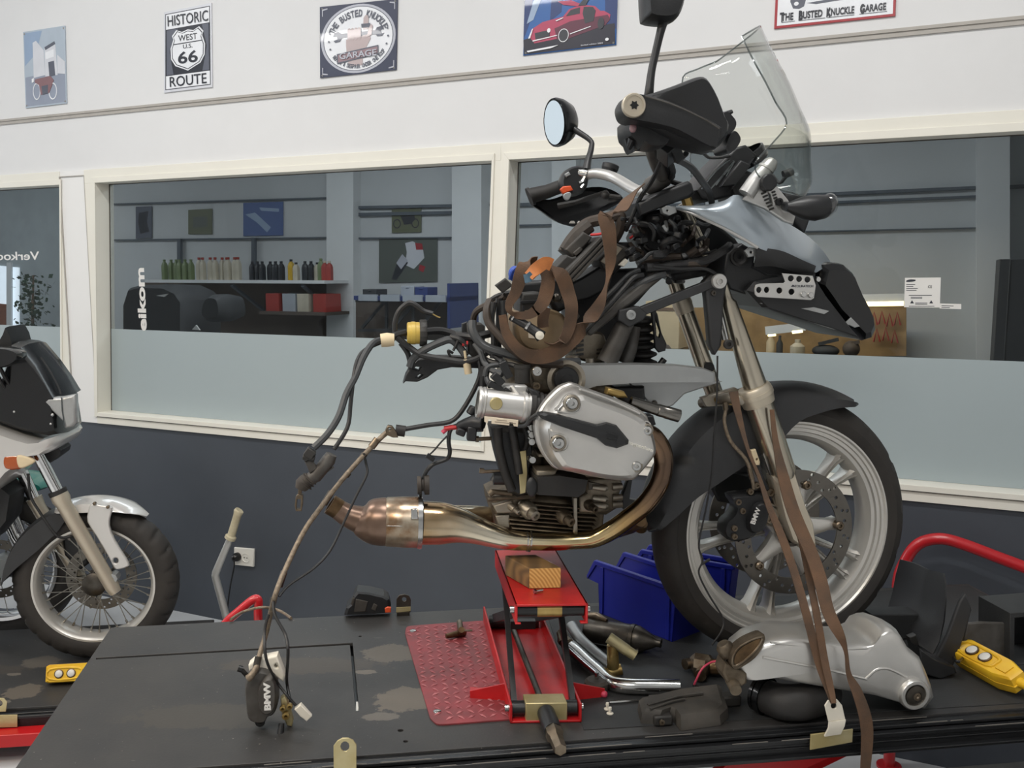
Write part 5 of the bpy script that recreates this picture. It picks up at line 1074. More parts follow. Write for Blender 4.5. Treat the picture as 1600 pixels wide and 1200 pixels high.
# top yoke and instruments
m = MB(); m.trace(BIKE, [(996, 317), (1034, 299), (1076, 282), (1082, 286), (1087, 302), (1078, 309), (1040, 322), (1001, 338)], .11, .24, bev=.008); yk = build(m, 'top_yoke', 'black_plastic', bk)
m = MB(); m.lathe(B(1074, 316, .09), (UP * .9 - E1 * .3), [(0, -.01), (.012, -.01), (.012, .008), (.009, .010), (0, .010)], 6); build(m, 'yoke_nut', 'brass', yk)
m = MB(); m.trace(BIKE, [(1088, 297), (1117, 262), (1150, 230), (1166, 226), (1184, 242), (1170, 262), (1150, 284), (1148, 306), (1112, 314), (1096, 310)], .05, .14, bev=.006); m.trace(BIKE, [(1126, 292), (1140, 272), (1158, 250), (1172, 256), (1180, 246), (1150, 290)], .075, .02, bev=.004)
ic = build(m, 'instrument_cluster', 'black_plastic', bk)
m = MB(); ax = (-E1 * .55 + UP * .75 + E3 * .1).normalized(); m.lathe(B(1170, 240, -.0), -ax, [(.034, -.006), (.0385, -.004), (.0385, .02), (.036, .024), (0, .024)], 32); m.lathe(B(1138, 262, .0), -ax, [(.034, -.006), (.0385, -.004), (.0385, .02), (.036, .024), (0, .024)], 32); build(m, 'gauge_housing', 'black_gloss', ic)
m = MB()
for pts in ([(1096, 296), (1118, 268), (1140, 250)], [(1108, 298), (1128, 276), (1142, 262)], [(1118, 290), (1140, 260), (1147, 252), (1134, 276)]): m.tube([B(x, y, .082) for x, y in pts], .0022, 6, 3)
build(m, 'cluster_trim', 'mirror', ic)
m = MB(); m.trace(BIKE, [(1140, 285), (1160, 262), (1180, 270), (1200, 300), (1180, 316), (1150, 310)], .06, .12, bev=.01); m.trace(BIKE, [(1225, 300), (1256, 306), (1270, 316), (1268, 340), (1258, 368), (1242, 352), (1230, 330)], .04, .08, bev=.01); build(m, 'cockpit_panel', 'black_plastic', bk)
# ---- windscreen
near = [(1159, 57, .13), (1176, 92, .17), (1196, 128, .19), (1212, 160, .20), (1229, 193, .20), (1205, 226, .20), (1180, 256, .20), (1190, 280, .16), (1222, 298, .12)]
mid = [(1186, 44, .0), (1202, 88, .02), (1218, 128, .03), (1233, 170, .03), (1246, 208, .03), (1255, 240, .03), (1261, 268, .03), (1261, 290, .03), (1251, 311, .04)]
far = [(1120, 96, -.16), (1090, 108, -.19), (1067, 121, -.21), (1070, 160, -.21), (1074, 200, -.21), (1078, 236, -.21), (1080, 275, -.21), (1100, 296, -.18), (1160, 312, -.1)]
rows = []
for a_, b_, c_ in zip(near, mid, far):
    A, Bm, C = B(*a_), B(*b_), B(*c_); ct = Bm * 2 - (A + C) / 2
    rows.append([A * ((1 - t) ** 2) + ct * (2 * t * (1 - t)) + C * t * t for t in [.0, .08, .18, .3, .42, .54, .66, .78, .9, 1.0]])
rows = [[V(p) for p in r] for r in zip(*[cr(col, 4) for col in zip(*rows)])]
m = MB(); m.sheet(rows, .003); ws = build(m, 'windscreen', 'screen_clear', bk, smooth=60)
m = MB(); edge = [r[0] for r in rows] + rows[-1][1:] + [r[-1] for r in reversed(rows[:-1])] + list(reversed(rows[0][1:-1])); m.tube(edge, .0019, 6, closed=True)
build(m, 'screen_rim', 'screen_edge', ws)
m = MB(); m.tube(P([(1166, 304, .15), (1180, 283, .15), (1204, 256, .15), (1208, 250, .15)]), [.0185, .0175, .0165, .011], 22); m.tube(P([(1196, 265, .15), (1198, 262, .15)]), .0185, 22); sb = build(m, 'screen_strut', 'clean_alu', bk)
m = MB(); m.trace(BIKE, [(1160, 312), (1175, 298), (1196, 283), (1214, 290), (1232, 312), (1244, 336), (1240, 351), (1226, 346), (1196, 326), (1176, 318)], .155, .016, [[(1200, 300), (1204, 303), (1208, 318), (1204, 318)]], .004); build(m, 'screen_bracket', 'clean_alu', sb)
m = MB()
for k in range(6): m.bar(B(1190 + 2.4 * k, 303 + 5.0 * k, .157), B(1197 + 2.4 * k, 300 + 5.0 * k, .157), .004, .004, E3)
for k in range(5): m.bar(B(1206 + 1.5 * k, 301 + 4.6 * k, .157), B(1211 + 1.5 * k, 299 + 4.6 * k, .157), .004, .004, E3)
build(m, 'ratchet_teeth', 'dark_plastic', sb)
m = MB(); m.lathe(B(1197, 286, .158), E3, [(0, 0), (.019, 0), (.019, .016), (.016, .019), (0, .019)], 20, mod=lambda r, t, a, i: r * (1 - .05 * (math.cos(a * 8) > .2))); build(m, 'screen_knob', 'black_plastic', sb)
bolt(sb, [(1217, 315.5, .157)], .0085, 'black_plastic'); bolt(sb, [(1228, 327, .165)], .008, 'clean_alu', .012)
m = MB(); m.tube(P([(1207, 274, .1), (1218, 286, .12), (1228, 276, .13), (1236, 270, .13)]), .004, 8, 3); m.tube(P([(1224, 273, .13), (1238, 268, .13)]), .009, 10); build(m, 'screen_clip', 'fender_plastic', sb)
# ---- turn signal
m = MB(); ring = []
for px, py, h in [(1229, 323, 5), (1240, 324, 10), (1256, 325, 16), (1274, 325, 17.5), (1290, 323, 16), (1300, 320, 11), (1305, 317, 5)]:
    ring.append((px, py, h))
rg = []
for px, py, h in ring:
    rr = h / 640; c = B(px, py, .235); rg.append([c + (UP * math.cos(t) + E3 * math.sin(t)) * rr for t in [2 * PI * i / 20 for i in range(20)]])
m.loft(rg); m.tube(P([(1226, 322, .165), (1240, 325, .2), (1256, 327, .235)]), [.010, .012, .02], 12); ts = build(m, 'turn_signal', 'black_plastic', bk, smooth=60)
m = MB(); m.ball(B(1294, 321, .235), E1 * .020 + UP * .004, UP * .0255, E3 * .024, 18, 12); build(m, 'signal_lens', 'lens_clear', ts)
# ---- silver fairing and beak
def skin(name, top, bot, wt, wb, mt, th=.004, bow=.0, k=4, n=6):
    """curved panel between an upper and a lower outline (same number of points)"""
    rows = []
    t_ = cr([(x, y, w) for (x, y), w in zip(top, wt)], k); b_ = cr([(x, y, w) for (x, y), w in zip(bot, wb)], k)
    for p, q in zip(t_, b_):
        r = []
        for i in range(n + 1):
            s_ = i / n; r.append(B(p[0] * (1 - s_) + q[0] * s_, p[1] * (1 - s_) + q[1] * s_, p[2] * (1 - s_) + q[2] * s_ + bow * 4 * s_ * (1 - s_)))
        rows.append(r)
    m = MB(); m.sheet(rows, th); return build(m, name, mt, bk, smooth=60)
fa = skin('side_fairing', [(1056, 322.5), (1100, 322), (1132, 314.5), (1152, 305.5), (1184, 321), (1226, 347), (1262, 370), (1284, 392), (1298, 412)], [(1057, 325), (1078, 332), (1100, 342), (1130, 356), (1160, 372.5), (1186, 388), (1210, 396), (1240, 408), (1274, 426)], [.10, .125, .14, .145, .125, .09, .055, .03, .0], [.10, .13, .15, .16, .165, .165, .15, .13, .09], 'silver_paint', .004, .02)
m = MB(); m.tube([B(x, y, w) for x, y, w in [(1057, 325, .103), (1078, 332, .133), (1100, 342, .153), (1130, 356, .163), (1160, 372.5, .168), (1184, 387, .168)]], .0035, 8, 4); build(m, 'fairing_edge', 'clean_alu', fa)
skin('lower_fairing', [(1183, 387), (1206, 389), (1226, 394), (1250, 405), (1274, 416)], [(1178, 416), (1200, 415), (1216, 417), (1242, 424), (1270, 428)], [.16, .158, .15, .135, .10], [.14, .14, .14, .12, .10], 'fender_plastic', .004, .006)
skin('far_fairing', [(1152, 306), (1200, 326), (1262, 370), (1284, 392), (1298, 412)], [(1100, 345), (1150, 372), (1220, 396), (1260, 410), (1290, 422)], [-.14, -.12, -.06, -.04, -.02], [-.165, -.165, -.15, -.12, -.06], 'silver_paint', .004, -.02)
m = MB(); m.trace(BIKE, [(1034, 325), (1041, 321), (1056, 323), (1058, 332), (1046, 337), (1036, 333)], .11, .02, [ell(1043, 329, 1.5, 1.5, 8)], .002); m.trace(BIKE, [(1164, 392), (1172, 386), (1184, 388), (1182, 400), (1170, 402)], .15, .01, [ell(1174, 394, 2, 2, 8)], .002); build(m, 'fairing_clip', 'matt_alu', fa)
# beak: faceted black nose
m = MB(); m.pillow(BIKE, [(1268, 440), (1275, 411), (1292, 409), (1310, 411), (1325, 425), (1332, 442), (1341, 462), (1352, 482), (1360, 500), (1362, 516), (1356, 529), (1346, 532), (1330, 516), (1300, 486), (1284, 462)], [(-.075, .86), (-.05, .97), (.05, 1), (.072, .95), (.085, .8)]); bkk = build(m, 'beak', 'black_gloss', bk, smooth=25)
m = MB(); m.pillow(BIKE, [(1166, 454), (1178, 440), (1230, 430), (1270, 430), (1290, 462), (1330, 514), (1344, 530), (1300, 515), (1250, 500), (1190, 480)], [(-.12, .9), (-.11, 1), (.11, 1), (.122, .9)]); hl = build(m, 'headlight_housing', 'black_plastic', bk, smooth=25)
m = MB(); m.trace(BIKE, [(1188, 474), (1196, 470), (1246, 484), (1300, 505), (1326, 520), (1300, 514), (1250, 498)], .118, .01, bev=.002); build(m, 'headlight_glass', 'lens_grey', hl)
m = MB(); m.trace(BIKE, [(1252, 482), (1272, 480), (1296, 486), (1288, 491)], .124, .006, bev=.001); m.trace(BIKE, [(1318, 508), (1330, 496), (1344, 510), (1336, 512), (1328, 508)], .087, .006, bev=.001); build(m, 'nose_facet', 'lens_grey', hl)
m = MB(); m.trace(BIKE, [(1136, 396), (1160, 380), (1182, 392), (1178, 416), (1200, 428), (1222, 430), (1222, 442), (1184, 446), (1172, 462), (1140, 452), (1130, 430)], .09, .15, bev=.006); hb2 = build(m, 'headlight_bracket', 'black_plastic', bk)
m = MB(); m.lathe(B(1154, 401, .092), E3, [(.006, 0), (.021, 0), (.021, .006), (.017, .007), (.012, .003), (.006, .003)], 24); build(m, 'rubber_bush', 'rubber', hb2)
h_ = [(1236, 435), (1249, 436), (1262, 437), (1186, 453), (1198, 453), (1218, 454), (1237, 456)]
m = MB(); PL_ = [(1179, 452), (1181, 445), (1188, 443), (1225, 442), (1227, 440), (1222, 427), (1270, 431), (1275, 446), (1272, 466), (1267, 469), (1184, 464), (1180, 460)]
m.trace(BIKE, PL_, .142, .004, [ell(x, y, 4.6 if i > 4 or i < 3 else 4, 4.8, 18) for i, (x, y) in enumerate(h_)], .001); lgp = build(m, 'lamp_guard_plate', 'clean_alu', bk)
m = MB(); m.text('TOURATECH', B(1256, 447, .1422), E1, UP - E1 * .0, E3, .044, .0055, .0005, .02); m.trace(BIKE, [(1236, 448), (1239, 444.5), (1243, 448)], .1426, .0006, bev=0); build(m, 'lettering', 'text_dark', lgp)
bolt(lgp, [(1254, 460, .143), (1265.5, 461, .143)], .0065, 'steel', .007, False); bolt(lgp, [(1277, 436.5, .13)], .006, 'steel', .007, False)
m = MB(); m.trace(BIKE, [(1176, 410), (1240, 414), (1276, 422), (1274, 442), (1180, 448)], .075, .12, bev=.004); build(m, 'nose_frame', 'black_plastic', bk)
m = MB(); m.trace(BIKE, [(880, 440), (960, 420), (1012, 418), (1036, 430), (1000, 470), (972, 498), (950, 556), (890, 558), (884, 500)], -.03, .06, bev=.01); build(m, 'spine_frame', 'black_plastic', bk)
# ---- radiator region behind the fairing: black wiring and frame shapes
m = MB(); m.trace(BIKE, [(1010, 330), (1060, 322), (1110, 340), (1150, 372), (1170, 400), (1140, 440), (1110, 430), (1060, 440), (1010, 420), (990, 370)], -.02, .08, bev=.01); build(m, 'cockpit_frame', 'black_plastic', bk)
# ---- electronics on the spine
def brick(name, pts, w, d, mt, bev=.004):
    m = MB(); m.trace(BIKE, pts, w, d, bev=bev); return build(m, name, mt, bk)
o = brick('control_unit', [(880, 430), (882, 423), (940, 369), (949, 378), (948, 386), (894, 442), (886, 441)], .13, .09, 'dark_plastic', .006)
m = MB()
for k in range(3): m.bar(B(885 + 5 * k, 430 + 4.5 * k, .131), B(939 + 5 * k, 373 + 4.5 * k, .131), .007, .006, E3)
build(m, 'cooling_rib', 'dusty_plastic', o, bevel=.001)
brick('fuse_box', [(868, 417), (886, 398), (894, 402), (900, 400), (906, 408), (880, 432), (870, 425)], .11, .08, 'dark_plastic')
o = brick('relay_box', [(884, 390), (912, 362), (926, 371), (922, 376), (902, 398), (896, 401)], .10, .10, 'dusty_plastic')
m = MB(); m.bar(B(897, 398, .102), B(908, 388, .102), .012, .01, E3); build(m, 'box_latch', 'dusty_plastic', o, bevel=.002)
o = brick('battery_module', [(936, 407), (962, 379), (984, 388), (986, 394), (954, 424), (944, 420)], .09, .10, 'dusty_plastic')
m = MB(); m.trace(BIKE, [(938, 408), (962, 383), (973, 388), (950, 416)], .094, .006, bev=.001); build(m, 'module_label', 'block_alu', o)
brick('white_connector', [(968, 414), (978, 404), (983, 408), (975, 417)], .11, .016, 'white_plastic', .002)
brick('under_tray', [(884, 446), (908, 434), (940, 414), (958, 426), (952, 452), (920, 468), (890, 474)], .06, .10, 'black_plastic', .006)
brick('connector_block', [(938, 398), (952, 384), (964, 378), (986, 378), (992, 394), (960, 430), (945, 424)], .04, .08, 'black_plastic', .006)
cable([(880, 394, .05), (894, 372, .05), (916, 350, .05), (944, 342, .06), (966, 336, .06), (970, 346, .06), (966, 362, .05), (958, 376, .04)], .013, 'hose_brown', name='air_hose')
cable([(884, 392, .07), (900, 370, .07), (922, 352, .07)], .016, 'dusty_rubber', name='air_hose')
cable([(923, 367, .09), (936, 366, .1), (946, 363, .1)], .003, 'red_wire'); cable([(985, 372, .06), (996, 362, .08), (990, 356, .06)], .003, 'red_wire')
# tank, box, relay
m = MB(); m.pillow(BIKE, cr([(802, 498), (816, 482), (848, 480), (880, 492), (884, 518), (876, 540), (856, 549), (826, 549), (808, 538), (801, 518)], 3, True), [(-.06, .85), (-.02, 1), (.08, 1), (.10, .92), (.108, .8)]); tk = build(m, 'fluid_tank', 'tank_beige', bk, smooth=50)
m = MB(); m.trace(BIKE, [(825, 516), (838, 517), (838, 529), (826, 528)], .109, .002, bev=0); build(m, 'tank_label', 'label_paper', tk)
o = brick('battery_tray', [(812, 490), (813, 468), (816, 458), (842, 456), (848, 462), (850, 486), (838, 494), (820, 494)], .10, .10, 'dark_plastic', .006)
m = MB(); m.trace(BIKE, [(813, 470), (846, 468), (846, 473), (813, 475)], .104, .006, bev=.001); m.trace(BIKE, [(816, 478), (820, 478), (820, 490), (816, 490)], .104, .006, bev=.001); build(m, 'tray_lip', 'black_plastic', o)
brick('square_relay', [(774, 446), (790, 434.5), (802, 446), (786, 458)], .12, .02, 'dark_plastic', .003)
m = MB(); m.ball(B(804, 428, .08), E1 * .014, UP * .018, E3 * .02, 14, 10); m.tube(P([(797, 436, .09), (800, 424, .1), (808, 418, .1), (814, 430, .1), (808, 438, .1)]), .004, 7, 4); build(m, 'wire_coil', 'blue_wire', bk)
m = MB(); m.trace(BIKE, [(808, 440), (880, 436), (890, 480), (870, 490), (850, 460), (812, 462)], .02, .06, bev=.01); build(m, 'rear_frame', 'black_plastic', bk)
# alternator behind the frame strut
m = MB(); m.pillow(BIKE, cr([(898, 560), (896, 540), (904, 524), (924, 518), (944, 524), (948, 566)], 3, True), [(-.08, .9), (-.05, 1), (.05, 1), (.07, .85)]); al = build(m, 'alternator', 'block_alu', bk, smooth=40)
m = MB()
for k in range(4):
    m.trace(BIKE, [(900, 532 + 7 * k), (912, 530 + 7 * k), (912, 534 + 7 * k), (900, 536 + 7 * k)], .073, .004, bev=0); m.trace(BIKE, [(932, 545 + 6 * k), (942, 544 + 6 * k), (942, 547 + 6 * k), (932, 548 + 6 * k)], .07, .006, bev=0)
build(m, 'vent_slot', 'plug_black', al)
m = MB(); m.tube(P([(894, 566, .11), (894, 556, .11)]), .016, 14); m.tube(P([(922, 568, .10), (922, 560, .10)]), .010, 12); build(m, 'filler_neck', 'cast_alu', bk)
m = MB(); m.ball(B(858, 463, .12), E1 * .010, UP * .010, E3 * .012, 12, 8); m.ball(B(871, 465, .12), E1 * .010, UP * .010, E3 * .01, 12, 8); m.bar(B(856, 464, .11), B(880, 470, .11), .016, .012, E3); build(m, 'clip_joint', 'dark_steel', bk)
m = MB(); m.trace(BIKE, [(884, 452), (896, 474), (906, 494), (900, 502), (892, 488), (884, 470)], .115, .006, [ell(900, 494, 2.5, 2.5, 8)], .001); build(m, 'perforated_strap', 'dark_steel', bk)
# torch hanging from the harness
torch = thing('inspection_torch', 'small black torch with a white lit end hanging by the strap coil', 'torch', B(824, 510, .19))
m = MB(); m.tube(P([(798, 494, .175), (822, 508, .185), (826, 511, .187)]), [.009, .009, .010], 14); m.tube(P([(826, 511, .187), (838, 519, .19), (846, 526, .195)]), [.010, .0105, .0135], 14); build(m, 'torch_body', 'black_plastic', torch)
m = MB(); m.tube(P([(802, 495.5, .177), (804, 497, .178)]), .0105, 14); m.tube(P([(823, 508.5, .186), (826, 510.5, .187)]), .0112, 14); build(m, 'steel_ring', 'steel', torch)
m = MB(); d_ = (B(846, 526, .195) - B(838, 519, .19)).normalized(); m.lathe(B(843, 524, .206), E3, [(0, 0), (.009, 0), (.009, .004), (0, .006)], 18); build(m, 'torch_lens', 'white_plastic', torch)
# ---- looms: bundled cables at the rear of the bike
for pts, r, mt in [
    ([(738, 516, .02), (742, 490, .04), (758, 478, .06), (775, 474, .08), (790, 462, .1)], .0075, 'hose_brown'),
    ([(765, 470, .10), (760, 486, .12), (764, 506, .13), (780, 525, .14), (800, 546, .15), (828, 566, .15), (880, 570, .16)], .0085, 'hose_brown'),
    ([(738, 502, .10), (740, 520, .11), (756, 540, .12), (790, 552, .14), (830, 562, .15), (872, 566, .15), (905, 566, .14)], .010, 'hose_grey'),
    ([(772, 472, .12), (768, 500, .12), (772, 530, .12), (770, 560, .12)], .007, 'hose_black'),
    ([(780, 466, .10), (780, 500, .10), (778, 540, .10), (782, 570, .10)], .008, 'hose_black'),
    ([(786, 470, .13), (790, 510, .13), (800, 540, .14), (820, 556, .15)], .007, 'hose_black'),
    ([(760, 476, .06), (776, 464, .08), (800, 458, .09), (812, 462, .09)], .007, 'hose_black'),
    ([(703, 524, .02), (720, 524, .05), (742, 526, .08), (770, 520, .08)], .009, 'hose_black'),
    ([(742, 538, .08), (752, 552, .10), (757, 566, .12), (768, 578, .14), (785, 585, .16)], .007, 'hose_grey'),
    ([(756, 560, .1), (770, 566, .12), (800, 570, .14), (816, 576, .16)], .006, 'hose_black'),
    ([(760, 548, .1), (772, 556, .12), (786, 566, .15)], .006, 'hose_black'),
    ([(758, 588, .14), (762, 574, .14), (780, 570, .14), (790, 572, .15)], .006, 'hose_grey'),
    ([(766, 604, .16), (760, 590, .14), (762, 576, .12)], .006, 'hose_black'),
    ([(756, 572, .10), (754, 600, .10), (757, 618, .10)], .009, 'hose_black'),
    ([(752, 650, .1), (748, 636, .1), (756, 618, .1)], .009, 'hose_black'),
    ([(740, 666, .10), (744, 650, .10), (752, 644, .12), (764, 644, .16)], .009, 'hose_black'),
    ([(810, 666, .20), (822, 664, .22), (830, 654, .24), (842, 646, .31)], .0045, 'hose_grey'),
    ([(960, 480, .10), (990, 450, .11), (1020, 434, .12), (1040, 428, .12)], .008, 'hose_grey'),
    ([(900, 530, .12), (940, 490, .13), (975, 450, .13), (990, 434, .13), (1004, 430, .12)], .006, 'hose_black'),
    ([(930, 480, .09), (960, 452, .10), (982, 430, .1), (1000, 422, .1)], .006, 'hose_grey'),
    ([(1002, 408, .10), (1040, 402, .10), (1070, 400, .10), (1088, 390, .10)], .008, 'hose_brown'),
    ([(1010, 418, .12), (1050, 416, .12), (1100, 408, .12), (1130, 392, .12), (1140, 384, .10)], .010, 'hose_black'),
    ([(1020, 416, .13), (1060, 420, .13), (1100, 420, .13), (1118, 428, .13)], .004, 'hose_black'),
    ([(1000, 400, .10), (1020, 424, .10), (1050, 420, .11)], .005, 'hose_black'),
    ([(972, 352, .06), (990, 348, .08), (1012, 350, .10), (1022, 362, .10), (1020, 376, .09)], .0045, 'hose_black'),
    ([(976, 342, .06), (990, 340, .07), (1000, 348, .08), (1006, 352, .08)], .004, 'hose_grey'),
    ([(1036, 352, .10), (1042, 360, .10), (1040, 346, .08)], .004, 'matt_alu'), ([(1046, 344, .09), (1054, 352, .10), (1056, 364, .09)], .005, 'hose_grey')]:
    cable(pts, r, mt, name='wire_loom')
rr = random.Random(11)
for i in range(34):
    x = rr.uniform(975, 1095); y = rr.uniform(345, 432); w = rr.uniform(.0, .12)
    pts = [(x, y, w)]
    a = rr.uniform(0, 2 * PI)
    for j in range(3):
        a += rr.uniform(-1.1, 1.1); x += 14 * math.cos(a); y += 11 * math.sin(a); x = min(max(x, 972), 1120); y = min(max(y, 342), 440); pts.append((x, y, w + rr.uniform(-.02, .03)))
    cable(pts, rr.choice([.004, .005, .006, .008]), rr.choice(['hose_black', 'hose_black', 'hose_brown', 'hose_grey']), 4, 'wire_loom', n=7)
for i in range(9):
    x = rr.uniform(978, 1075); y = rr.uniform(352, 425); a = rr.uniform(0, PI)
    m = MB(); m.bar(B(x, y, .1), B(x + 12 * math.cos(a), y + 9 * math.sin(a), .11), .018, .014, E3); build(m, 'connector', rr.choice(['black_plastic', 'dark_plastic', 'black_plastic']), bk, bevel=.003)
# ---- rear harness with its fittings
m = MB(); m.trace(BIKE, [(630, 600), (634, 586), (641, 574), (652, 563), (672, 557), (706, 557), (750, 560), (756, 562), (754, 576), (706, 574), (684, 578), (668, 590), (652, 597), (634, 596)], .03, .05, [[(646, 577), (650, 573), (658, 574), (655, 580)], [(650, 589), (656, 585), (662, 586), (655, 592)]], .003); build(m, 'harness_bracket', 'black_plastic', bk)
m = MB(); m.trace(BIKE, [(729, 506), (752, 505), (758, 510), (757, 552), (738, 558), (731, 552)], .07, .05, bev=.004); fb = build(m, 'rear_control_box', 'dark_plastic', bk)
m = MB(); m.trace(BIKE, [(722, 506), (730, 503), (730, 522), (722, 522)], .06, .02, bev=.002); build(m, 'box_plug', 'black_plastic', fb)
a_, b_ = B(636, 520.5, .05), B(655.5, 520.5, .05); ax = (b_ - a_).normalized(); L = (b_ - a_).length
m = MB(); m.lathe(a_, ax, [(0, 0), (.022, 0), (.0245, .002), (.0245, L * .3), (.0255, L * .33), (.0255, L * .66), (.0245, L * .7), (.0245, L), (0, L)], 28); yc = build(m, 'yellow_connector', 'yellow_conn', bk)
m = MB(); m.lathe(b_, ax, [(0, 0), (.0285, 0), (.030, .002), (.030, .014), (.0285, .016), (0, .016)], 48, mod=lambda r, t, a, i: r * (1 - .05 * (math.cos(a * 16) > .3))); build(m, 'connector_ring', 'dark_plastic', yc)
cable([(666, 518, .05), (690, 517, .04), (712, 524, .04), (726, 532, .05)], .0085, 'hose_black', name='rear_loom'); cable([(634, 520, .05), (618, 524, .06), (612, 530, .06)], .008, 'hose_black', name='rear_loom')
cable([(618, 525, .05), (617, 506, .05), (622, 488, .05), (632, 477, .05), (641, 473, .05), (651, 478, .05), (662, 486, .05), (676, 490, .05)], .0055, 'hose_black', name='rear_loom'); cable([(674, 489.5, .05), (684, 495, .05), (688, 496, .05)], .0015, 'brass', name='bare_wire')
cable([(620, 527, .06), (640, 543, .06), (660, 555, .07), (700, 562, .08), (724, 565, .09), (746, 560, .10), (762, 550, .1)], .007, 'hose_black', name='rear_loom')
cable([(640, 574, .06), (646, 560, .06), (664, 546, .07), (690, 534, .07), (704, 531, .07), (716, 540, .07), (728, 556, .08)], .0085, 'hose_grey', name='rear_loom')
cable([(626, 536, .05), (636, 550, .05), (640, 562, .05), (642, 578, .05)], .006, 'hose_black', name='rear_loom')
cable([(704, 526, .07), (718, 530, .08), (730, 540, .08)], .006, 'hose_black', name='rear_loom'); cable([(708, 552, .07), (700, 548, .07), (704, 558, .07), (706, 562, .07)], .003, 'hose_black', name='rear_loom'); cable([(722, 537, .08), (731, 537, .08)], .006, 'red_wire', name='rear_loom'); cable([(718, 526, .08), (712, 540, .08), (708, 548, .08)], .003, 'hose_black')
m = MB(); m.tube(P([(728, 561, .09), (732, 584, .09)]), .0085, 12); m.tube(P([(726, 548, .09), (728, 562, .09)]), .003, 8); build(m, 'bullet_connector', 'tape_cream', bk)
m = MB(); m.tube(P([(595, 532, .08), (605, 531, .08), (616, 531, .08)]), [.0145, .0155, .0135], 16); build(m, 'tape_wrap', 'tape_cream', bk)
cable([(597, 531, .08), (583, 536, .10), (568, 558, .12), (555, 589, .14), (541, 616, .16), (529, 651, .18), (511, 679, .20), (490, 700, .21)], .0072, 'hose_grey', name='rear_brake_hose')
cable([(597, 534, .08), (570, 547, .10), (559, 562, .12), (553, 586, .14), (548, 628, .16), (543, 667, .18), (522, 702, .20)], .0045, 'hose_black', name='rear_brake_line')
# rear brake master cylinder dangling from its hose
m = MB(); m.tube(P([(518, 710, .20), (514, 718, .20), (492, 746, .20)]), [.0115, .0145, .0135], 18); m.tube(P([(494, 742, .2), (480, 752, .20)]), [.013, .014], 16); m.trace(BIKE, [(476, 722), (486, 717), (496, 732), (484, 740)], .21, .014, bev=.002); m.trace(BIKE, [(508, 728), (516, 724), (522, 731), (512, 738), (504, 742), (500, 752), (492, 756), (490, 748)], .205, .008, [ell(516, 730, 2.2, 2.2, 8), ell(496, 750, 2, 2, 8)], .001)
mc_ = build(m, 'rear_master_cylinder', 'frame_grey', bk)
m = MB(); m.tube(P([(485, 746, .20), (478, 752, .20), (473, 757, .2), (470, 764, .20)]), [.013, .0165, .0165, .012], 16)
for t in (0, .33, .66): p = B(484 - 11 * t, 748 + 12 * t, .20); m.lathe(p, (B(473, 760, .2) - B(484, 748, .2)), [(.012, -.003), (.018, 0), (.012, .003)], 16)
build(m, 'bellows', 'dusty_rubber', mc_)
m = MB(); m.tube(P([(469, 764, .20), (468, 772, .20)]), .004, 8); m.trace(BIKE, [(462, 776), (466, 772), (473, 774), (473, 788), (471, 799), (462, 799), (460, 790)], .208, .016, [[(464, 780), (470, 780), (469, 796), (463, 796)]], .001); build(m, 'clevis', 'worn_steel', mc_)
m = MB(); m.bar(B(488, 702, .21), B(480, 714, .21), .018, .02, E3); m.tube(P([(473, 713, .21), (492, 717, .21)]), .007, 8); m.tube(P([(476, 720, .21), (492, 708, .215)]), .005, 8); build(m, 'hose_union', 'dark_plastic', bk, bevel=.002)
# rigid brake line to the union
cable([(747, 556, .10), (751, 580, .10), (742, 607, .10), (721, 643, .10), (703, 659, .10), (670, 664, .10), (630, 671, .10)], .0052, 'hose_black', name='brake_line', k=3)
m = MB(); m.tube(P([(618, 672, .10), (633, 674, .10)]), .0125, 16); build(m, 'line_boot', 'rubber', bk)
# lambda cable
cable([(661, 757, .09), (664, 740, .09), (676, 726, .09), (698, 717, .09), (703, 706, .10), (701, 690, .10), (704, 672, .10), (716, 664, .10), (740, 662, .10)], .0048, 'hose_black', name='lambda_cable'); cable([(702, 678, .10), (690, 690, .10), (676, 706, .1), (668, 712, .1)], .002, 'hose_black'); cable([(694, 670, .10), (706, 668, .10), (716, 667, .1)], .006, 'red_wire'); cable([(691, 676, .10), (697, 671, .10)], .005, 'pink_wire')
m = MB(); m.tube(P([(667, 711, .10), (678, 719, .10)]), [.006, .005], 8); build(m, 'small_plug', 'black_plastic', bk)
m = MB(); m.tube(P([(716, 668, .10), (730, 664, .11), (744, 660, .13), (756, 662, .14)]), [.012, .016, .018, .014], 10); m.bar(B(722, 670, .12), B(718, 680, .12), .02, .02, E3); m.bar(B(738, 666, .13), B(736, 688, .13), .024, .02, E3); m.bar(B(748, 662, .13), B(748, 674, .13), .02, .02, E3); m.tube(P([(735, 648, .1), (742, 636, .1)]), .012, 10); build(m, 'plug_cluster', 'black_plastic', bk, bevel=.003)
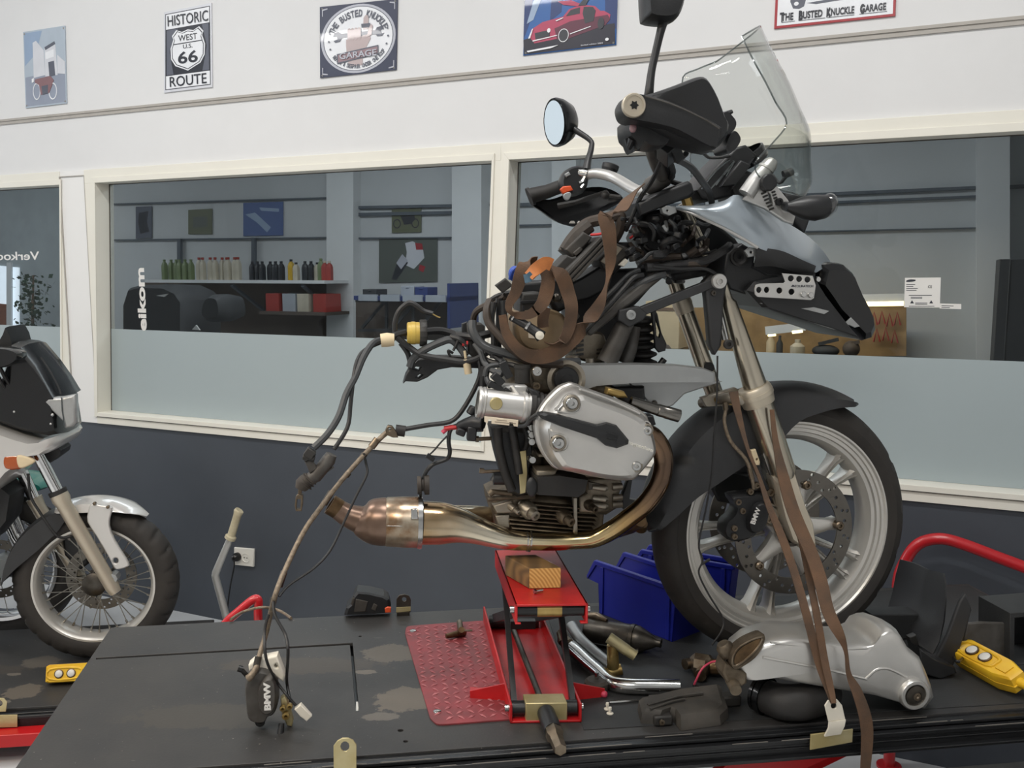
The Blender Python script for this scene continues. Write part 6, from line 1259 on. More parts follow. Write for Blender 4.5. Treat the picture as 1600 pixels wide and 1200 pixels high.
# ---------------------------------------------------------------- straps (things of their own)
def strap(name, label, pts, wid, side, mt='strap_brown', grp=None, t=.0025, k=6):
    m = MB(); m.ribbon(P(pts), wid, side, t, k); return tag(build(m, name, mt, smooth=60), label, 'strap', grp)
sx = (E1 * .9 + E3 * .35).normalized()
c1 = strap('strap_coil', 'brown tie-down strap looped in a coil over the dismantled rear of the motorcycle', [(1000, 292, .06), (985, 306, .10), (970, 328, .14), (958, 334, .16), (946, 338, .17), (951, 362, .175), (954, 405, .17), (948, 444, .17), (935, 479, .17), (912, 509, .18), (886, 536, .18), (862, 553, .18), (832, 557, .18), (809, 545, .185), (791, 520, .185), (785, 492, .185)], [.030] * 4 + [.032, .032, .024, .010, .026, .034, .036, .034, .030, .024, .020, .016], [UP * .6 + E1 * .8, UP * .5 + E1 * .8, UP * .3 + E1, E1 + UP * .3, E1, E1, E1, E1 * .5 + E3, E1, UP + E1 * .8, UP + E1 * .7, UP, UP - E1 * .3, E1 + UP * .6, E1, E1])
m = MB(); m.ribbon(P([(861, 416, .19), (878, 432, .195), (887, 456, .19), (893, 480, .195), (890, 508, .19), (881, 530, .19), (866, 539, .185), (850, 534, .18)]), [.030, .031, .030, .028, .026, .022, .016, .012], [E1 * .8 - UP * .6, E1 * .9 - UP * .4, E1, E1, E1, E1 * .8 + UP * .5, E3 + UP * .5, E3])
m.ribbon(P([(838, 408, .18), (822, 412, .19), (814, 430, .195), (806, 456, .19), (796, 474, .19), (797, 487, .19), (812, 493, .19), (830, 490, .195), (846, 476, .195), (854, 456, .19), (856, 434, .185), (846, 414, .18)]), [.024, .028, .030, .024, .018, .014, .016, .020, .026, .030, .028, .02], [E1 * .8 + UP * .5, E1 + UP * .5, E1, E1 * .9 + UP * .3, E1 + UP * .5, E1 + E3, UP, UP - E1 * .3, E1 - UP * .6, E1, E1, E1 + UP * .3])
m.ribbon(P([(852, 480, .16), (848, 500, .165), (849, 512, .165)]), .024, E1); build(m, 'strap_loop', 'strap_brown', c1, smooth=60)
m = MB(); m.ribbon(P([(826, 432, .205), (838, 420, .207), (852, 411, .207), (862, 414, .205)]), .026, UP * .8 + E1 * .6, .003); build(m, 'orange_tag', 'orange_web', c1, label='orange webbing tag sewn on the strap')
m = MB(); m.ribbon(P([(819, 436, .206), (826, 434, .208), (832, 429, .208)]), .018, UP * .8 + E1 * .5, .003); build(m, 'blue_tag', 'blue_web', c1)
# ---------------------------------------------------------------- the lift under the stripped motorcycle
DK = DECK0
lf = thing('lift_table', 'wide dark raised lift deck carrying the stripped motorcycle', 'lift table', DK)
def tuv(x, y): return TAB.uv(x, y)
bl = tuv(173.5, 980.5); vf = tuv(1000, 1149)[1]; vb = bl[1]
ul_f = tuv(24, 1200); kx = (bl[0] - ul_f[0]) / (bl[1] - ul_f[1]); flx = bl[0] + kx * (vf - vb)
UR = 1.46
slot = [tuv(*p) for p in [(150, 1027.6), (551, 1004.2), (561, 1110), (556, 1110.5), (547, 1007.4), (150, 1030.2)]]
def hol(x, y, r): c = tuv(x, y); return ell(c[0], c[1], r, r, 12)
m = MB(); m.flat(TAB.o, TAB.ex, TAB.ey, UP, [[(flx, vf), (UR, vf), (UR, vb), bl], slot, hol(563, 994, .004), hol(626, 1141, .006), hol(634, 1158, .005)], -.01, 0, .0012); build(m, 'deck', 'deck_paint', lf, smooth=30)
m = MB(); m.flat(TAB.o, TAB.ex, TAB.ey, UP, [[(flx + .03, vf + .03), (UR - .02, vf + .03), (UR - .02, vb - .03), (bl[0] + .03, vb - .03)]], -.05, -.022, .002); build(m, 'deck_frame', 'lift_rail', lf)
mid = TAB.at((flx + UR) / 2, vf, 0); Lr = UR - flx; TAX = (E1, -E3, UP)
m = MB(); m.box(mid + E3 * .012 - UP * .010, Lr, .022, .008, TAX); m.box(mid + E3 * .004 - UP * .03, Lr, .012, .05, TAX); m.box(mid + E3 * .030 - UP * .020, Lr, .014, .010, TAX); m.box(mid + E3 * .026 - UP * .034, Lr, .012, .036, TAX); m.box(mid + E3 * .034 - UP * .052, Lr, .022, .007, TAX); m.box(mid + E3 * .030 - UP * .0345, Lr, .010, .004, TAX)
build(m, 'edge_rail', 'lift_rail', lf, bevel=.0015)
m = MB(); m.box(TAB.at((flx + UR) / 2, vb - .01, -.035), Lr - .1, .02, .06, TAX); build(m, 'edge_rail', 'lift_rail', lf, bevel=.0015)
m = MB(); q = T(558, 1099); m.box(q - UP * .014, .006, .05, .012, TAX); build(m, 'slot_stop', 'outlet_white', lf)
m = MB(); q = rr2 = random.Random(5)
for dy, dz in ((.022, -.0055), (.036, -.0145), (.010, .0005)):
    x = flx + .05
    while x < UR - .1:
        l = q.uniform(.02, .16)
        if q.random() < .5: m.box(TAB.at(x + l / 2, vf, 0) + E3 * dy + UP * dz, l, .0013, .0012, TAX)
        x += l + q.uniform(.0, .05)
o_ = build(m, 'worn_edge', 'edge_wear', lf, label='pale worn paint along the rail edges')
m = MB(); m.flat(TAB.o, TAB.ex, TAB.ey, UP, [[tuv(912, 1141), (UR - .01, vf + .012), (UR - .01, vb - .02), tuv(852, 952)]], .0, .0015, .0005); build(m, 'shade_and_rubber', 'shade_and_rubber', lf, label='dark sheet standing in for shade over the right part of the deck')  # shade on the right part of the deck, put in as a thin dark sheet
m = MB(); PU = Plane(mid + E3 * .07, E1, UP, E3); a_ = PU.uv(1376, 1166); b_ = PU.uv(1760, 1120); zu = ZT + min(PU.uv(1376, 1170)[1], -.08)
m.box(PU.at((a_[0] + b_[0]) / 2, zu / 2 - ZT, .15), b_[0] - a_[0], .3, zu, TAX); m.box(PU.at((a_[0] + b_[0]) / 2, zu - ZT - .12, .302), b_[0] - a_[0] - .1, .012, .04, TAX)
un_ = tag(build(m, 'hydraulic_unit', 'shade_and_rubber', bevel=.03), 'dark boxy unit on the floor in front of the raised deck at the right', 'machine')
un_.location.z = 0
# the scissor legs and foot of the lift
m = MB()
for v in (vf + .12, vb - .12):
    m.bar(TAB.at(-.5, v, -.10), TAB.at(.75, v, -.62), .04, .08, E3); m.bar(TAB.at(.75, v + .02, -.10), TAB.at(-.5, v + .02, -.62), .04, .08, E3)
build(m, 'scissor_leg', 'lift_red', lf)
m = MB(); m.box(TAB.at(.12, (vf + vb) / 2, -.66), 1.7, .55, .08, TAX); build(m, 'base_frame', 'lift_red', lf, bevel=.004)
m = MB(); m.prism([TAB.at(*tuv(1157, 1206), 0), TAB.at(*tuv(1180, 1180), 0), TAB.at(*tuv(1318, 1160), 0), TAB.at(*tuv(1300, 1206), 0)], UP * .001) if False else m.trace(Plane(mid + E3 * .0, E1, UP, E3), [(1080, 1260), (1140, 1188), (1318, 1163), (1318, 1174), (1250, 1206), (1190, 1260)], 0, .03, bev=.002); build(m, 'red_gusset', 'lift_red', lf)
# tie-down lugs
FR = Plane(mid + E3 * .042, E1, UP, E3)
def lug(label, pts, hole, pl, extra=None):
    lg_ = MB(); lg_.trace(pl, pts, .0, .004, [ell(*hole, 10)] if len(hole) == 4 else [], .001); o_ = build(lg_, 'tie_down_lug', 'zinc_brass', lf, label=label)
    if extra: m = MB(); extra(m); build(m, 'lug_plate', 'zinc_brass', o_)
    return o_
o_ = lug('brass-coloured tie-down lug at the near left of the deck', [(521.5, 1208), (521, 1166), (527, 1158), (535, 1153.5), (544, 1153.5), (552, 1157), (557, 1164), (557, 1208)], (539, 1166.5, 7, 8), FR)
FR2 = Plane(mid + E3 * .046, E1, UP, E3)
m = MB(); m.trace(FR2, [(1267, 1148), (1333, 1139.5), (1332, 1160), (1266, 1172)], 0, .004, bev=.001); o2 = build(m, 'tie_down_lug', 'zinc_brass', lf, label='brass-coloured tie-down lug with the straps hooked through it')
m = MB(); q = [(1289, 1103), (1294, 1095), (1308, 1093), (1316, 1102), (1321, 1124), (1295, 1128)]; m.trace(FR2, q, .012, .004, [ell(1303, 1103, 4.6, 5, 12)], .001); m.sheet([[FR2.hit(1295, 1128, .012), FR2.hit(1321, 1124, .012)], [FR2.hit(1294, 1138, .014), FR2.hit(1319, 1134, .014)], [FR2.hit(1288, 1150, .004), FR2.hit(1313, 1146, .004)]], .004); build(m, 'lug_plate', 'white_plastic', o2)
BR = Plane(TAB.at(0, vb - .02, 0), E1, UP, E3)
m = MB(); m.trace(BR, [(619, 958), (619.5, 936), (624, 930), (632, 928.5), (639, 931), (642, 937), (641.5, 957)], 0, .004, [ell(631.5, 936.5, 3.6, 3.4, 10)], .001); o3 = build(m, 'tie_down_lug', 'dark_steel', lf, label='dark tie-down lug with a brass band on the far edge of the deck')
m = MB(); m.trace(BR, [(619, 949.5), (641.7, 948), (641.6, 955), (619, 957)], .002, .002, bev=.0005); build(m, 'lug_band', 'zinc_brass', o3)
m = MB(); m.box(BR.hit(630, 959, .0), .035, .012, .012, TAX); build(m, 'lug_foot', 'dark_steel', o3)
# red chequer plate bolted to the deck
m = MB(); m.trace(TAB, cr([(633, 990), (635, 980), (642, 977.5)], 3) + [(700, 973), (772, 968.5), (826, 1121)] + cr([(694, 1131), (682, 1130), (672, 1121)], 3), .004, .0045, bev=.0008)
cp_ = build(m, 'chequer_plate', 'plate_red', lf, label='worn red chequer plate with rounded corners')
m = MB(); c0 = tuv(640, 984); e_ = [tuv(637, 984), tuv(768, 974), tuv(818, 1118), tuv(677, 1126)]
def inside(p):
    s_ = None
    for i in range(4):
        a, b = e_[i], e_[(i + 1) % 4]; c = (b[0] - a[0]) * (p[1] - a[1]) - (b[1] - a[1]) * (p[0] - a[0])
        if s_ is None: s_ = c > 0
        elif (c > 0) != s_: return False
    return True
u0 = min(p[0] for p in e_); u1 = max(p[0] for p in e_); v0 = min(p[1] for p in e_); v1 = max(p[1] for p in e_)
i = 0; st = .0235
for a in range(int((u1 - u0) / st) + 1):
    for b in range(int((v1 - v0) / st) + 1):
        p = (u0 + a * st + .004, v0 + b * st + .004)
        if not inside(p): continue
        d = (E1 * .8 + TAB.ey * .6) if (a + b) % 2 else (E1 * .6 - TAB.ey * .8); n_ = UP.cross(d); c = TAB.at(p[0], p[1], .0038)
        m.add([c - d * .0125, c - n_ * .0042 + UP * .0014, c + d * .0125, c + n_ * .0042 + UP * .0014, c + UP * .003], [(0, 1, 4), (1, 2, 4), (2, 3, 4), (3, 0, 4)])
build(m, 'tread_pattern', 'plate_worn', cp_, smooth=0)
for x, y in [(645, 986), (683, 1112)]:
    m = MB(); c = T(x, y, .004); m.lathe(c, UP, [(0, 0), (.009, 0), (.0085, .002), (.006, .0035), (0, .004)], 18); build(m, 'plate_screw', 'steel', cp_)
def on_deck(mb, name, mat, label, cat, group=None, **kw): return tag(build(mb, name, mat, **kw), label, cat, group)
# small fitting lying on the red plate
fz = thing('banjo_fitting', 'small dark greasy hose fitting lying on the red chequer plate', 'fitting', T(722, 990))
m = MB(); m.tube([T(697, 994, .014), T(712, 991, .014), T(726, 987, .014)], [.006, .0085, .0095], 12); m.tube([T(718, 990, .010), T(721, 984, .035)], .008, 10); build(m, 'fitting_body', 'rust_steel', fz)
m = MB(); m.tube([T(719, 986, .03), T(738, 985, .03)], .003, 8); m.tube([T(718, 972, .012), T(720, 990, .012)], .008, 10); build(m, 'fitting_pin', 'worn_steel', fz)
# ---------------------------------------------------------------- red scissor jack
j0, j1 = T(797, 1131), T(909, 1129); jx = (j1 - j0).normalized(); jy = UP.cross(jx); wj = (j1 - j0).length
FJ = Plane(j0, jx, UP, -jy)
def atz(x, y, z): d = ray(x, y); return CAMP + d * ((z - CAMP.z) / d.z)
jk = thing('scissor_jack', 'red scissor jack standing on the deck under the engine', 'jack', j0 + jx * (wj / 2))
dirb = (T(755, 971) - j0); Lb = dirb.length
jd = dirb.normalized()                        # the jack runs back along its own axis
hb = FJ.uv(797, 1101)[1]
def jp(x, l, z): return j0 + jx * x + jd * l + UP * z
def channel(x0, x1, l0, l1, z0, z1, t, up):
    m = MB()
    m.prism([jp(x0, l0, z0), jp(x0, l1, z0), jp(x0, l1, z1), jp(x0, l0, z1)], jx * t); m.prism([jp(x1 - t, l0, z0), jp(x1 - t, l1, z0), jp(x1 - t, l1, z1), jp(x1 - t, l0, z1)], jx * t)
    zb = z0 if up else z1 - t
    m.prism([jp(x0, l0, zb), jp(x1, l0, zb), jp(x1, l1, zb), jp(x0, l1, zb)], UP * t)
    return m
m = channel(0, wj, 0, Lb, .0005, hb, .005, True); build(m, 'base_channel', 'jack_red', jk, bevel=.0012)
tx0, th = FJ.uv(805, 945)[0], FJ.uv(862, 944)[1]; tx1 = FJ.uv(919, 943)[0]; tl = FJ.uv(800, 976)[1]
# length of the top from its far left corner
q = ray(759, 860); tt = (j0.z + th - CAMP.z) / q.z; Lt = ((CAMP + q * tt) - jp(tx0, 0, th)).dot(jd)
m = channel(tx0, tx1, 0, Lt, tl, th, .005, False); m.prism([jp(tx0, -.001, tl), jp(tx0 + .012, -.001, tl), jp(tx0 + .012, .004, tl), jp(tx0, .004, tl)], UP * .004); m.prism([jp(tx1 - .016, -.001, tl), jp(tx1, -.001, tl), jp(tx1, .01, tl), jp(tx1 - .016, .01, tl)], UP * .004)
tc_ = build(m, 'top_channel', 'jack_red', jk, bevel=.0012)
zr = FJ.uv(862, 957)[1]; zr0 = FJ.uv(853, 1114)[1]
m = MB(); m.cyl(jp(tx0 + .006, .02, zr), jp(tx1 - .006, .02, zr), .0145, n=20); build(m, 'top_axle', 'black_plastic', jk)
m = MB(); m.cyl(jp(tx0 + wj * .32, .02, zr), jp(tx0 + wj * .66, .02, zr), .0160, n=20); m.cyl(jp(tx0 + wj * .1, .16, zr - .03), jp(tx1 - wj * .1, .16, zr - .03), .012, n=16); build(m, 'spacer_tube', 'brass', jk)
m = MB(); m.cyl(jp(.006, .025, zr0), jp(wj - .006, .025, zr0), .0155, n=20); build(m, 'base_axle', 'black_plastic', jk)
m = MB(); m.prism([jp(wj * .22, .002, zr0 - .021), jp(wj * .80, .002, zr0 - .021), jp(wj * .80, .002, zr0 + .021), jp(wj * .22, .002, zr0 + .021)], jd * .045); build(m, 'thrust_block', 'zinc_brass', jk, bevel=.002)
for x in (.013, wj - .013):
    xt = tx0 + (x / wj) * (tx1 - tx0)
    m = MB(); m.bar(jp(x, .03, zr0), jp(xt, Lt * .86, zr), .012, .022, jx); build(m, 'scissor_arm', 'black_plastic', jk)
    m = MB(); m.bar(jp(x + (.011 if x < .1 else -.011), Lb * .9, .03), jp(xt + (.009 if x < .1 else -.009), .02, zr), .012, .022, jx); build(m, 'scissor_arm', 'black_plastic', jk)
m = MB(); m.cyl(jp(wj * .5, .03, zr0), jp(wj * .42, Lb * .9, zr0 + .005), .007, n=12); build(m, 'lead_screw', 'dark_steel', jk)
m = MB(); m.cyl(jp(.01, Lb * .9, zr0), jp(wj - .01, Lb * .9, zr0), .018, n=16); m.bar(jp(wj * .3, Lb * .6, zr0 + .06), jp(wj * .7, Lb * .6, zr0 + .06), .02, .02); build(m, 'trunnion', 'black_plastic', jk)
for x, l, z in [(-.004, .025, zr0), (wj + .004, .025, zr0), (tx0 - .004, .02, zr), (tx1 + .004, .02, zr)]:
    m = MB(); m.cyl(jp(x - .004, l, z), jp(x + .004, l, z), .008, n=12); build(m, 'axle_end', 'steel', jk)
sk0 = jp(wj * .5, .0, zr0); e2_ = atz(876, 1172, ZT + .018); 
m = MB(); m.tube([sk0, sk0.lerp(e2_, .45), sk0.lerp(e2_, .5)], [.019, .019, .0175], 20); build(m, 'drive_tube', 'black_plastic', jk)
m = MB(); m.tube([sk0.lerp(e2_, .48), sk0.lerp(e2_, .52), sk0.lerp(e2_, .66), sk0.lerp(e2_, .72), sk0.lerp(e2_, .96), e2_], [.0165, .0185, .0185, .0145, .0135, .0125], 6); build(m, 'hex_socket', 'worn_steel', jk)
for sgn, x0 in ((-1, 0.0), (1, wj)):
    m = MB(); m.prism([jp(x0 - .002 * sgn, .10, .001), jp(x0 + .075 * sgn, .115, .001), jp(x0 + .075 * sgn, .115, .020), jp(x0, .10, hb)], jd * .004); m.prism([jp(x0, .10, .0005), jp(x0 + .075 * sgn, .115, .0005), jp(x0 + .07 * sgn, .17, .0005), jp(x0, .16, .0005)], UP * .004); build(m, 'side_foot', 'jack_red', jk)
# wood block across the top of the jack
zt_top = j0.z + th
def atz(x, y, z): d = ray(x, y); return CAMP + d * ((z - CAMP.z) / d.z)
w0, w1 = atz(826.5, 920, zt_top + .0005), atz(876.5, 918.5, zt_top + .0005); wx = (w1 - w0).normalized(); WP = Plane(w0, wx, UP, -UP.cross(wx)); hw = WP.uv(826.5, 888)[1]
qb = atz(789, 868, zt_top + hw); wdir = qb - (w0 + UP * hw); wdir.z = 0
wb_ = thing('wood_block', 'sawn pine block lying on top of the red jack', 'wood block', (w0 + w1) / 2)
m = MB(); m.prism([w0, w1, w1 + UP * hw, w0 + UP * hw], wdir); build(m, 'block', 'wood_side', wb_, bevel=.002)
m = MB(); m.prism([w0 - wdir * .002 + wx * .001 + UP * .001, w1 - wdir * .002 - wx * .001 + UP * .001, w1 + UP * (hw - .001) - wdir * .002 - wx * .001, w0 + UP * (hw - .001) - wdir * .002 + wx * .001], wdir * .004); build(m, 'end_grain', 'wood_end', wb_)
sb_ = thing('loose_bolt', 'small steel bolt lying on the red jack in front of the wood block', 'bolt', atz(843, 922, zt_top))
m = MB(); m.tube([atz(836, 924, zt_top + .005), atz(848, 922, zt_top + .005)], .0032, 10); build(m, 'shank', 'steel', sb_)
m = MB(); m.tube([atz(834, 924.3, zt_top + .005), atz(837.5, 923.7, zt_top + .005)], .0052, 6); build(m, 'head', 'steel', sb_)
# ---------------------------------------------------------------- blue storage bins
def bin_(label, near, left, hpx, wid, taper=0.0):
    b0 = T(*near); Pv = Plane(b0, E1, UP, V((0, -1, 0))); h = Pv.uv(*hpx)[1]
    a0 = atz(*left, ZT + h); a0 = V((a0.x, a0.y, b0.z)); bx = (b0 - a0); L = bx.length; bx.normalize(); by = UP.cross(bx)
    if by.y < 0: by = -by
    t = thing('storage_bin', label, 'bin', (a0 + b0) / 2, 'blue storage bins on the lift')
    def bp_(x, y, z): return a0 + bx * x + by * y + UP * z
    side = [(.015, 0), (L, 0), (L + .012, h), (0, h), (-.028, h * .66), (-.028, h * .60), (.010, h * .58)]
    m = MB()
    for y in (0, wid - .004): m.prism([bp_(x, y, z) for x, z in side], by * .004)
    m.prism([bp_(.015, 0, 0), bp_(L, 0, 0), bp_(L, wid, 0), bp_(.015, wid, 0)], UP * .004); m.prism([bp_(L, 0, 0), bp_(L, wid, 0), bp_(L + .012, wid, h), bp_(L + .012, 0, h)], -bx * .004); m.prism([bp_(.015, 0, 0), bp_(.015, wid, 0), bp_(.01, wid, h * .58), bp_(.01, 0, h * .58)], bx * .004)
    build(m, 'bin_body', 'bin_blue', t, bevel=.001)
    m = MB()
    for y in (-.004, wid - .008): m.prism([bp_(-.004, y, h - .010), bp_(L + .016, y, h - .010), bp_(L + .016, y, h + .003), bp_(-.004, y, h + .003)], by * .012); m.prism([bp_(-.004, y, h + .003), bp_(-.034, y, h * .66), bp_(-.030, y, h * .60), bp_(.004, y, h - .01)], by * .012)
    m.prism([bp_(L + .006, 0, h - .01), bp_(L + .006, wid, h - .01), bp_(L + .006, wid, h + .003), bp_(L + .006, 0, h + .003)], bx * .012)
    build(m, 'bin_rim', 'bin_blue', t, bevel=.002)
    for x in (.02, L - .02):
        m = MB(); m.prism([bp_(x, -.004, .004), bp_(x + .012, -.004, .004), bp_(x + .012, -.004, h - .01), bp_(x, -.004, h - .01)], by * .004); build(m, 'bin_rib', 'bin_blue', t, bevel=.001)
    return t
bin_('blue storage bin behind the jack with its long side facing the camera', (1050, 1004), (931, 877), (1047, 918), .12)
bin_('blue storage bin half hidden behind the front tire', (1136, 955), (1004, 860), (1120, 884), .06)
# ---------------------------------------------------------------- parts lying on the deck
s0, s1 = T(916, 985, .034), T(992, 998, .034)
stt = thing('starter_motor', 'greasy black cylindrical starter motor lying beside the blue bin', 'starter motor', (s0 + s1) / 2 - UP * .034)
ax = (s1 - s0).normalized(); L = (s1 - s0).length
m = MB(); m.lathe(s0, ax, [(0, 0), (.031, 0), (.034, .004), (.034, L - .012), (.036, L - .010), (.036, L), (0, L)], 28); build(m, 'motor_body', 'dark_steel', stt)
m = MB(); m.lathe(s1, ax, [(.034, .001), (.034, .008), (.029, .02), (.016, .048), (.011, .056), (.011, .068), (.007, .068), (.007, .06), (0, .06)], 28); build(m, 'nose_cone', 'dark_steel', stt)
m = MB(); m.tube([s0 + UP * .03 + jy * .02, s0 + ax * .03 + UP * .04 + jy * .01, s0 + ax * .055 + UP * .034], [.012, .010, .006], 12); m.bar(s1 - ax * .03 - UP * .02 + E3 * .022, s1 + ax * .002 - UP * .02 + E3 * .022, .012, .008); build(m, 'terminal', 'worn_steel', stt)
m = MB(); m.tube([s0 - UP * .018 + E3 * .032, s1 - UP * .018 + E3 * .032], .003, 8); build(m, 'tie_bolt', 'steel', stt)
pa = thing('bent_tube', 'long bent chromed tube with an eye end in front of the starter motor', 'tube', T(960, 1072))
m = MB(); m.tube([T(886, 1006, .03), T(900, 1018, .028), T(917, 1034, .022), T(938, 1052, .018), T(956, 1067, .0165), T(980, 1072, .0185), T(1020, 1073, .0185), T(1062, 1074, .0185)], .0178, 18, 5); build(m, 'tube_body', 'steel', pa)
m = MB(); c = T(882, 1004, .035); m.lathe(c - E3 * .02, E3 * .9 + E1 * .2, [(.008, 0), (.0155, 0), (.0155, .04), (.008, .04)], 20, loop=True); m.tube([c, T(878, 988, .05)], [.0145, .014], 14); build(m, 'eye_end', 'worn_steel', pa)
pb = thing('bent_tube', 'shorter bent steel tube with a T-shaped end behind the eye-ended one', 'tube', T(935, 1020))
m = MB(); m.tube([T(893, 978, .05), T(906, 998, .04), T(925, 1016, .03), T(944, 1032, .022), T(955, 1041, .018)], .0145, 18, 5); build(m, 'tube_body', 'matt_alu', pb)
tb0 = T(958, 1043, .016); m = MB(); m.tube([tb0, Y(957, 1008, tb0.y + .0)], [.015, .0135], 16); m.tube([tb0 - UP * .014 - E1 * .02, tb0 - UP * .006 + E1 * .02], .014, 12); build(m, 'tee_stem', 'brass', pb)
m = MB(); m.tube([Y(951, 996, tb0.y), Y(975, 1013, tb0.y - .01), Y(980, 1016.5, tb0.y - .012)], .0135, 16); m.tube([Y(980, 1016.5, tb0.y - .012), Y(993, 1025, tb0.y - .018)], .0125, 16); build(m, 'tee_bar', 'zinc_brass', pb)
m = MB(); c = T(932, 1078); m.lathe(c, UP, [(0, 0), (.026, 0), (.028, .006), (.028, .02), (.022, .026), (0, .026)], 26); mt_ = thing('rubber_mount', 'round dusty rubber mount with a stud beside the jack base', 'mount', c); build(m, 'mount_body', 'dusty_rubber', mt_)
m = MB(); m.cyl(c + UP * .025, c + UP * .042, .005, n=8); build(m, 'stud', 'steel', mt_)
rd = thing('thin_rod', 'thin steel rod lying behind the grey plastic cover', 'rod', T(985, 1096))
m = MB(); m.tube([T(952, 1097, .005), T(983, 1095, .005)], .0042, 8); m.tube([T(983, 1095, .005), T(1034, 1092, .005)], .0028, 8); build(m, 'rod_body', 'steel', rd)
m = MB(); m.box(T(1024, 1092, .008), .03, .012, .016, TAX); build(m, 'rod_clip', 'dusty_plastic', rd, bevel=.002)
for x, y, lb in [(949, 1109, 'small white plastic clip lying near the jack, the farther of two'), (953, 1116, 'small white plastic clip lying near the jack, the nearer of two')]:
    m = MB(); c = T(x, y); m.lathe(c, UP, [(0, 0), (.0075, 0), (.0075, .003), (.003, .004), (.003, .010), (.0042, .011), (.0035, .016), (0, .016)], 14); tag(build(m, 'plastic_clip', 'white_plastic'), lb, 'clip')
m = MB(); c = T(944, 1090); m.ball(c + UP * .008, E1 * .008, -E3 * .008, UP * .008, 12, 8); tag(build(m, 'pink_cap', 'pink_wire'), 'tiny pink cap lying by the rubber mount', 'cap')
# grey plastic cover
cv = thing('plastic_cover', 'dusty grey moulded plastic cover lying at the front of the deck', 'cover', T(1066, 1125))
def rise(pts, h0, h1, sc):
    uv = [tuv(x, y) for x, y in pts]; cx = sum(p[0] for p in uv) / len(uv); cy = sum(p[1] for p in uv) / len(uv)
    return [[TAB.at(cx + (u - cx) * s_, cy + (v - cy) * s_, h) for u, v in uv] for h, s_ in ((h0, sc[0]), (h0 + (h1 - h0) * .7, sc[1]), (h1, sc[2]))]
m = MB(); m.loft(rise([(1001, 1131), (996, 1110), (1018, 1106), (1064, 1094), (1128, 1086), (1139, 1122), (1126, 1134), (1064, 1143), (1054, 1130), (1046, 1128), (1030, 1134)], .001, .032, (1, .97, .86))); build(m, 'cover_shell', 'dusty_plastic', cv, smooth=35)
m = MB(); m.tube([T(1012, 1102, .032), T(1060, 1088, .036), T(1098, 1083, .036)], .004, 6); m.tube([T(1016, 1108, .033), T(1050, 1096, .036), T(1070, 1092, .036)], .003, 6); build(m, 'moulded_rib', 'dusty_plastic', cv)
m = MB(); m.box(T(1140, 1092, .014), .045, .03, .024, TAX); m.box(T(1034, 1122, .012), .04, .03, .022, TAX); build(m, 'cover_tab', 'dark_plastic', cv, bevel=.004)
m = MB(); m.lathe(T(1034, 1128, .014), E3, [(.002, 0), (.006, 0), (.006, .004), (.002, .004)], 14); build(m, 'tab_eyelet', 'worn_steel', cv)
# brass union and red wire
un = thing('pipe_union', 'worn metal pipe union lying left of the silver drive housing', 'fitting', T(1100, 1045))
m = MB(); m.tube([T(1070, 1038, .026), T(1078, 1036, .026)], [.013, .012], 16); m.tube([T(1078, 1036, .026), T(1086, 1036, .026), T(1106, 1040, .026), T(1112, 1042, .026)], [.014, .026, .027, .016], 8); m.tube([T(1098, 1048, .02), T(1094, 1056, .02)], .014, 12); build(m, 'union_body', 'worn_steel', un, smooth=30)
m = MB(); m.tube([T(1110, 1042, .026), T(1136, 1042, .03)], [.018, .016], 16); build(m, 'union_sleeve', 'rust_steel', un)
rw = thing('red_lead', 'thin red and pink wire end lying in front of the metal union', 'wire', T(1090, 1065))
m = MB(); m.tube([T(1128, 1036, .05), T(1114, 1034, .05), T(1098, 1044, .045), T(1088, 1062, .02), T(1084, 1072, .004)], .0026, 8, 5); build(m, 'red_wire', 'pink_wire', rw)
m = MB(); m.tube([T(1084, 1071, .005), T(1092, 1075, .005)], .004, 8); build(m, 'wire_end', 'plug_black', rw)
# silver drive housing: long casting lying on the deck
wS = BIKE.off(T(1434, 1104, 0)) + .046
wS2 = wS - .03
hs = thing('drive_housing', 'long silver cast drive housing lying in front of the front wheel', 'drive housing', T(1300, 1075))
HS = [(1190, 992), (1213, 986), (1263, 989), (1316, 997), (1340, 996.5), (1356, 989), (1365, 976.5), (1379, 971), (1392, 976), (1400, 988), (1410, 1005), (1428, 1019), (1437, 1039), (1446, 1062), (1450, 1080), (1436, 1098), (1416, 1096), (1406, 1092), (1355, 1077), (1276, 1064), (1224, 1055), (1180, 1046), (1150, 1052), (1133, 1040), (1146, 1016), (1166, 1000)]
m = MB(); m.pillow(BIKE, HS, [(wS - .13, .84), (wS - .115, .93), (wS - .08, .99), (wS - .045, 1), (wS - .022, .985), (wS - .008, .945), (wS - .002, .89), (wS, .78), (wS + .001, .5)]); build(m, 'housing_body', 'magnesium', hs, smooth=45)
m = MB(); m.tube([B(x, y, wS + .0005) for x, y in [(1192, 1027), (1250, 1038), (1300, 1048), (1350, 1060), (1354, 1059), (1368, 1047), (1382, 1044), (1396, 1048), (1416, 1058)]], .0032, 8, 4); m.tube([B(x, y, wS - .002) for x, y in [(1204, 1004), (1262, 1010), (1310, 1014), (1356, 1013)]], .0022, 8, 4); build(m, 'casting_rib', 'magnesium', hs)
m = MB(); m.pillow(BIKE, cr([(1140, 1036), (1144, 1020), (1158, 1006), (1176, 996), (1194, 991), (1190, 1008), (1178, 1026), (1158, 1040), (1146, 1044)], 3, True), [(wS - .03, .95), (wS - .004, 1), (wS + .004, .95)]); bt = build(m, 'boot_flange', 'dirty_alu', hs, smooth=40)
m = MB(); m.pillow(BIKE, cr([(1146, 1034), (1150, 1020), (1164, 1007), (1188, 997), (1182, 1012), (1166, 1028), (1152, 1037)], 3, True), [(wS + .003, 1), (wS + .0055, .98)]); build(m, 'boot_hollow', 'rust_steel', bt)
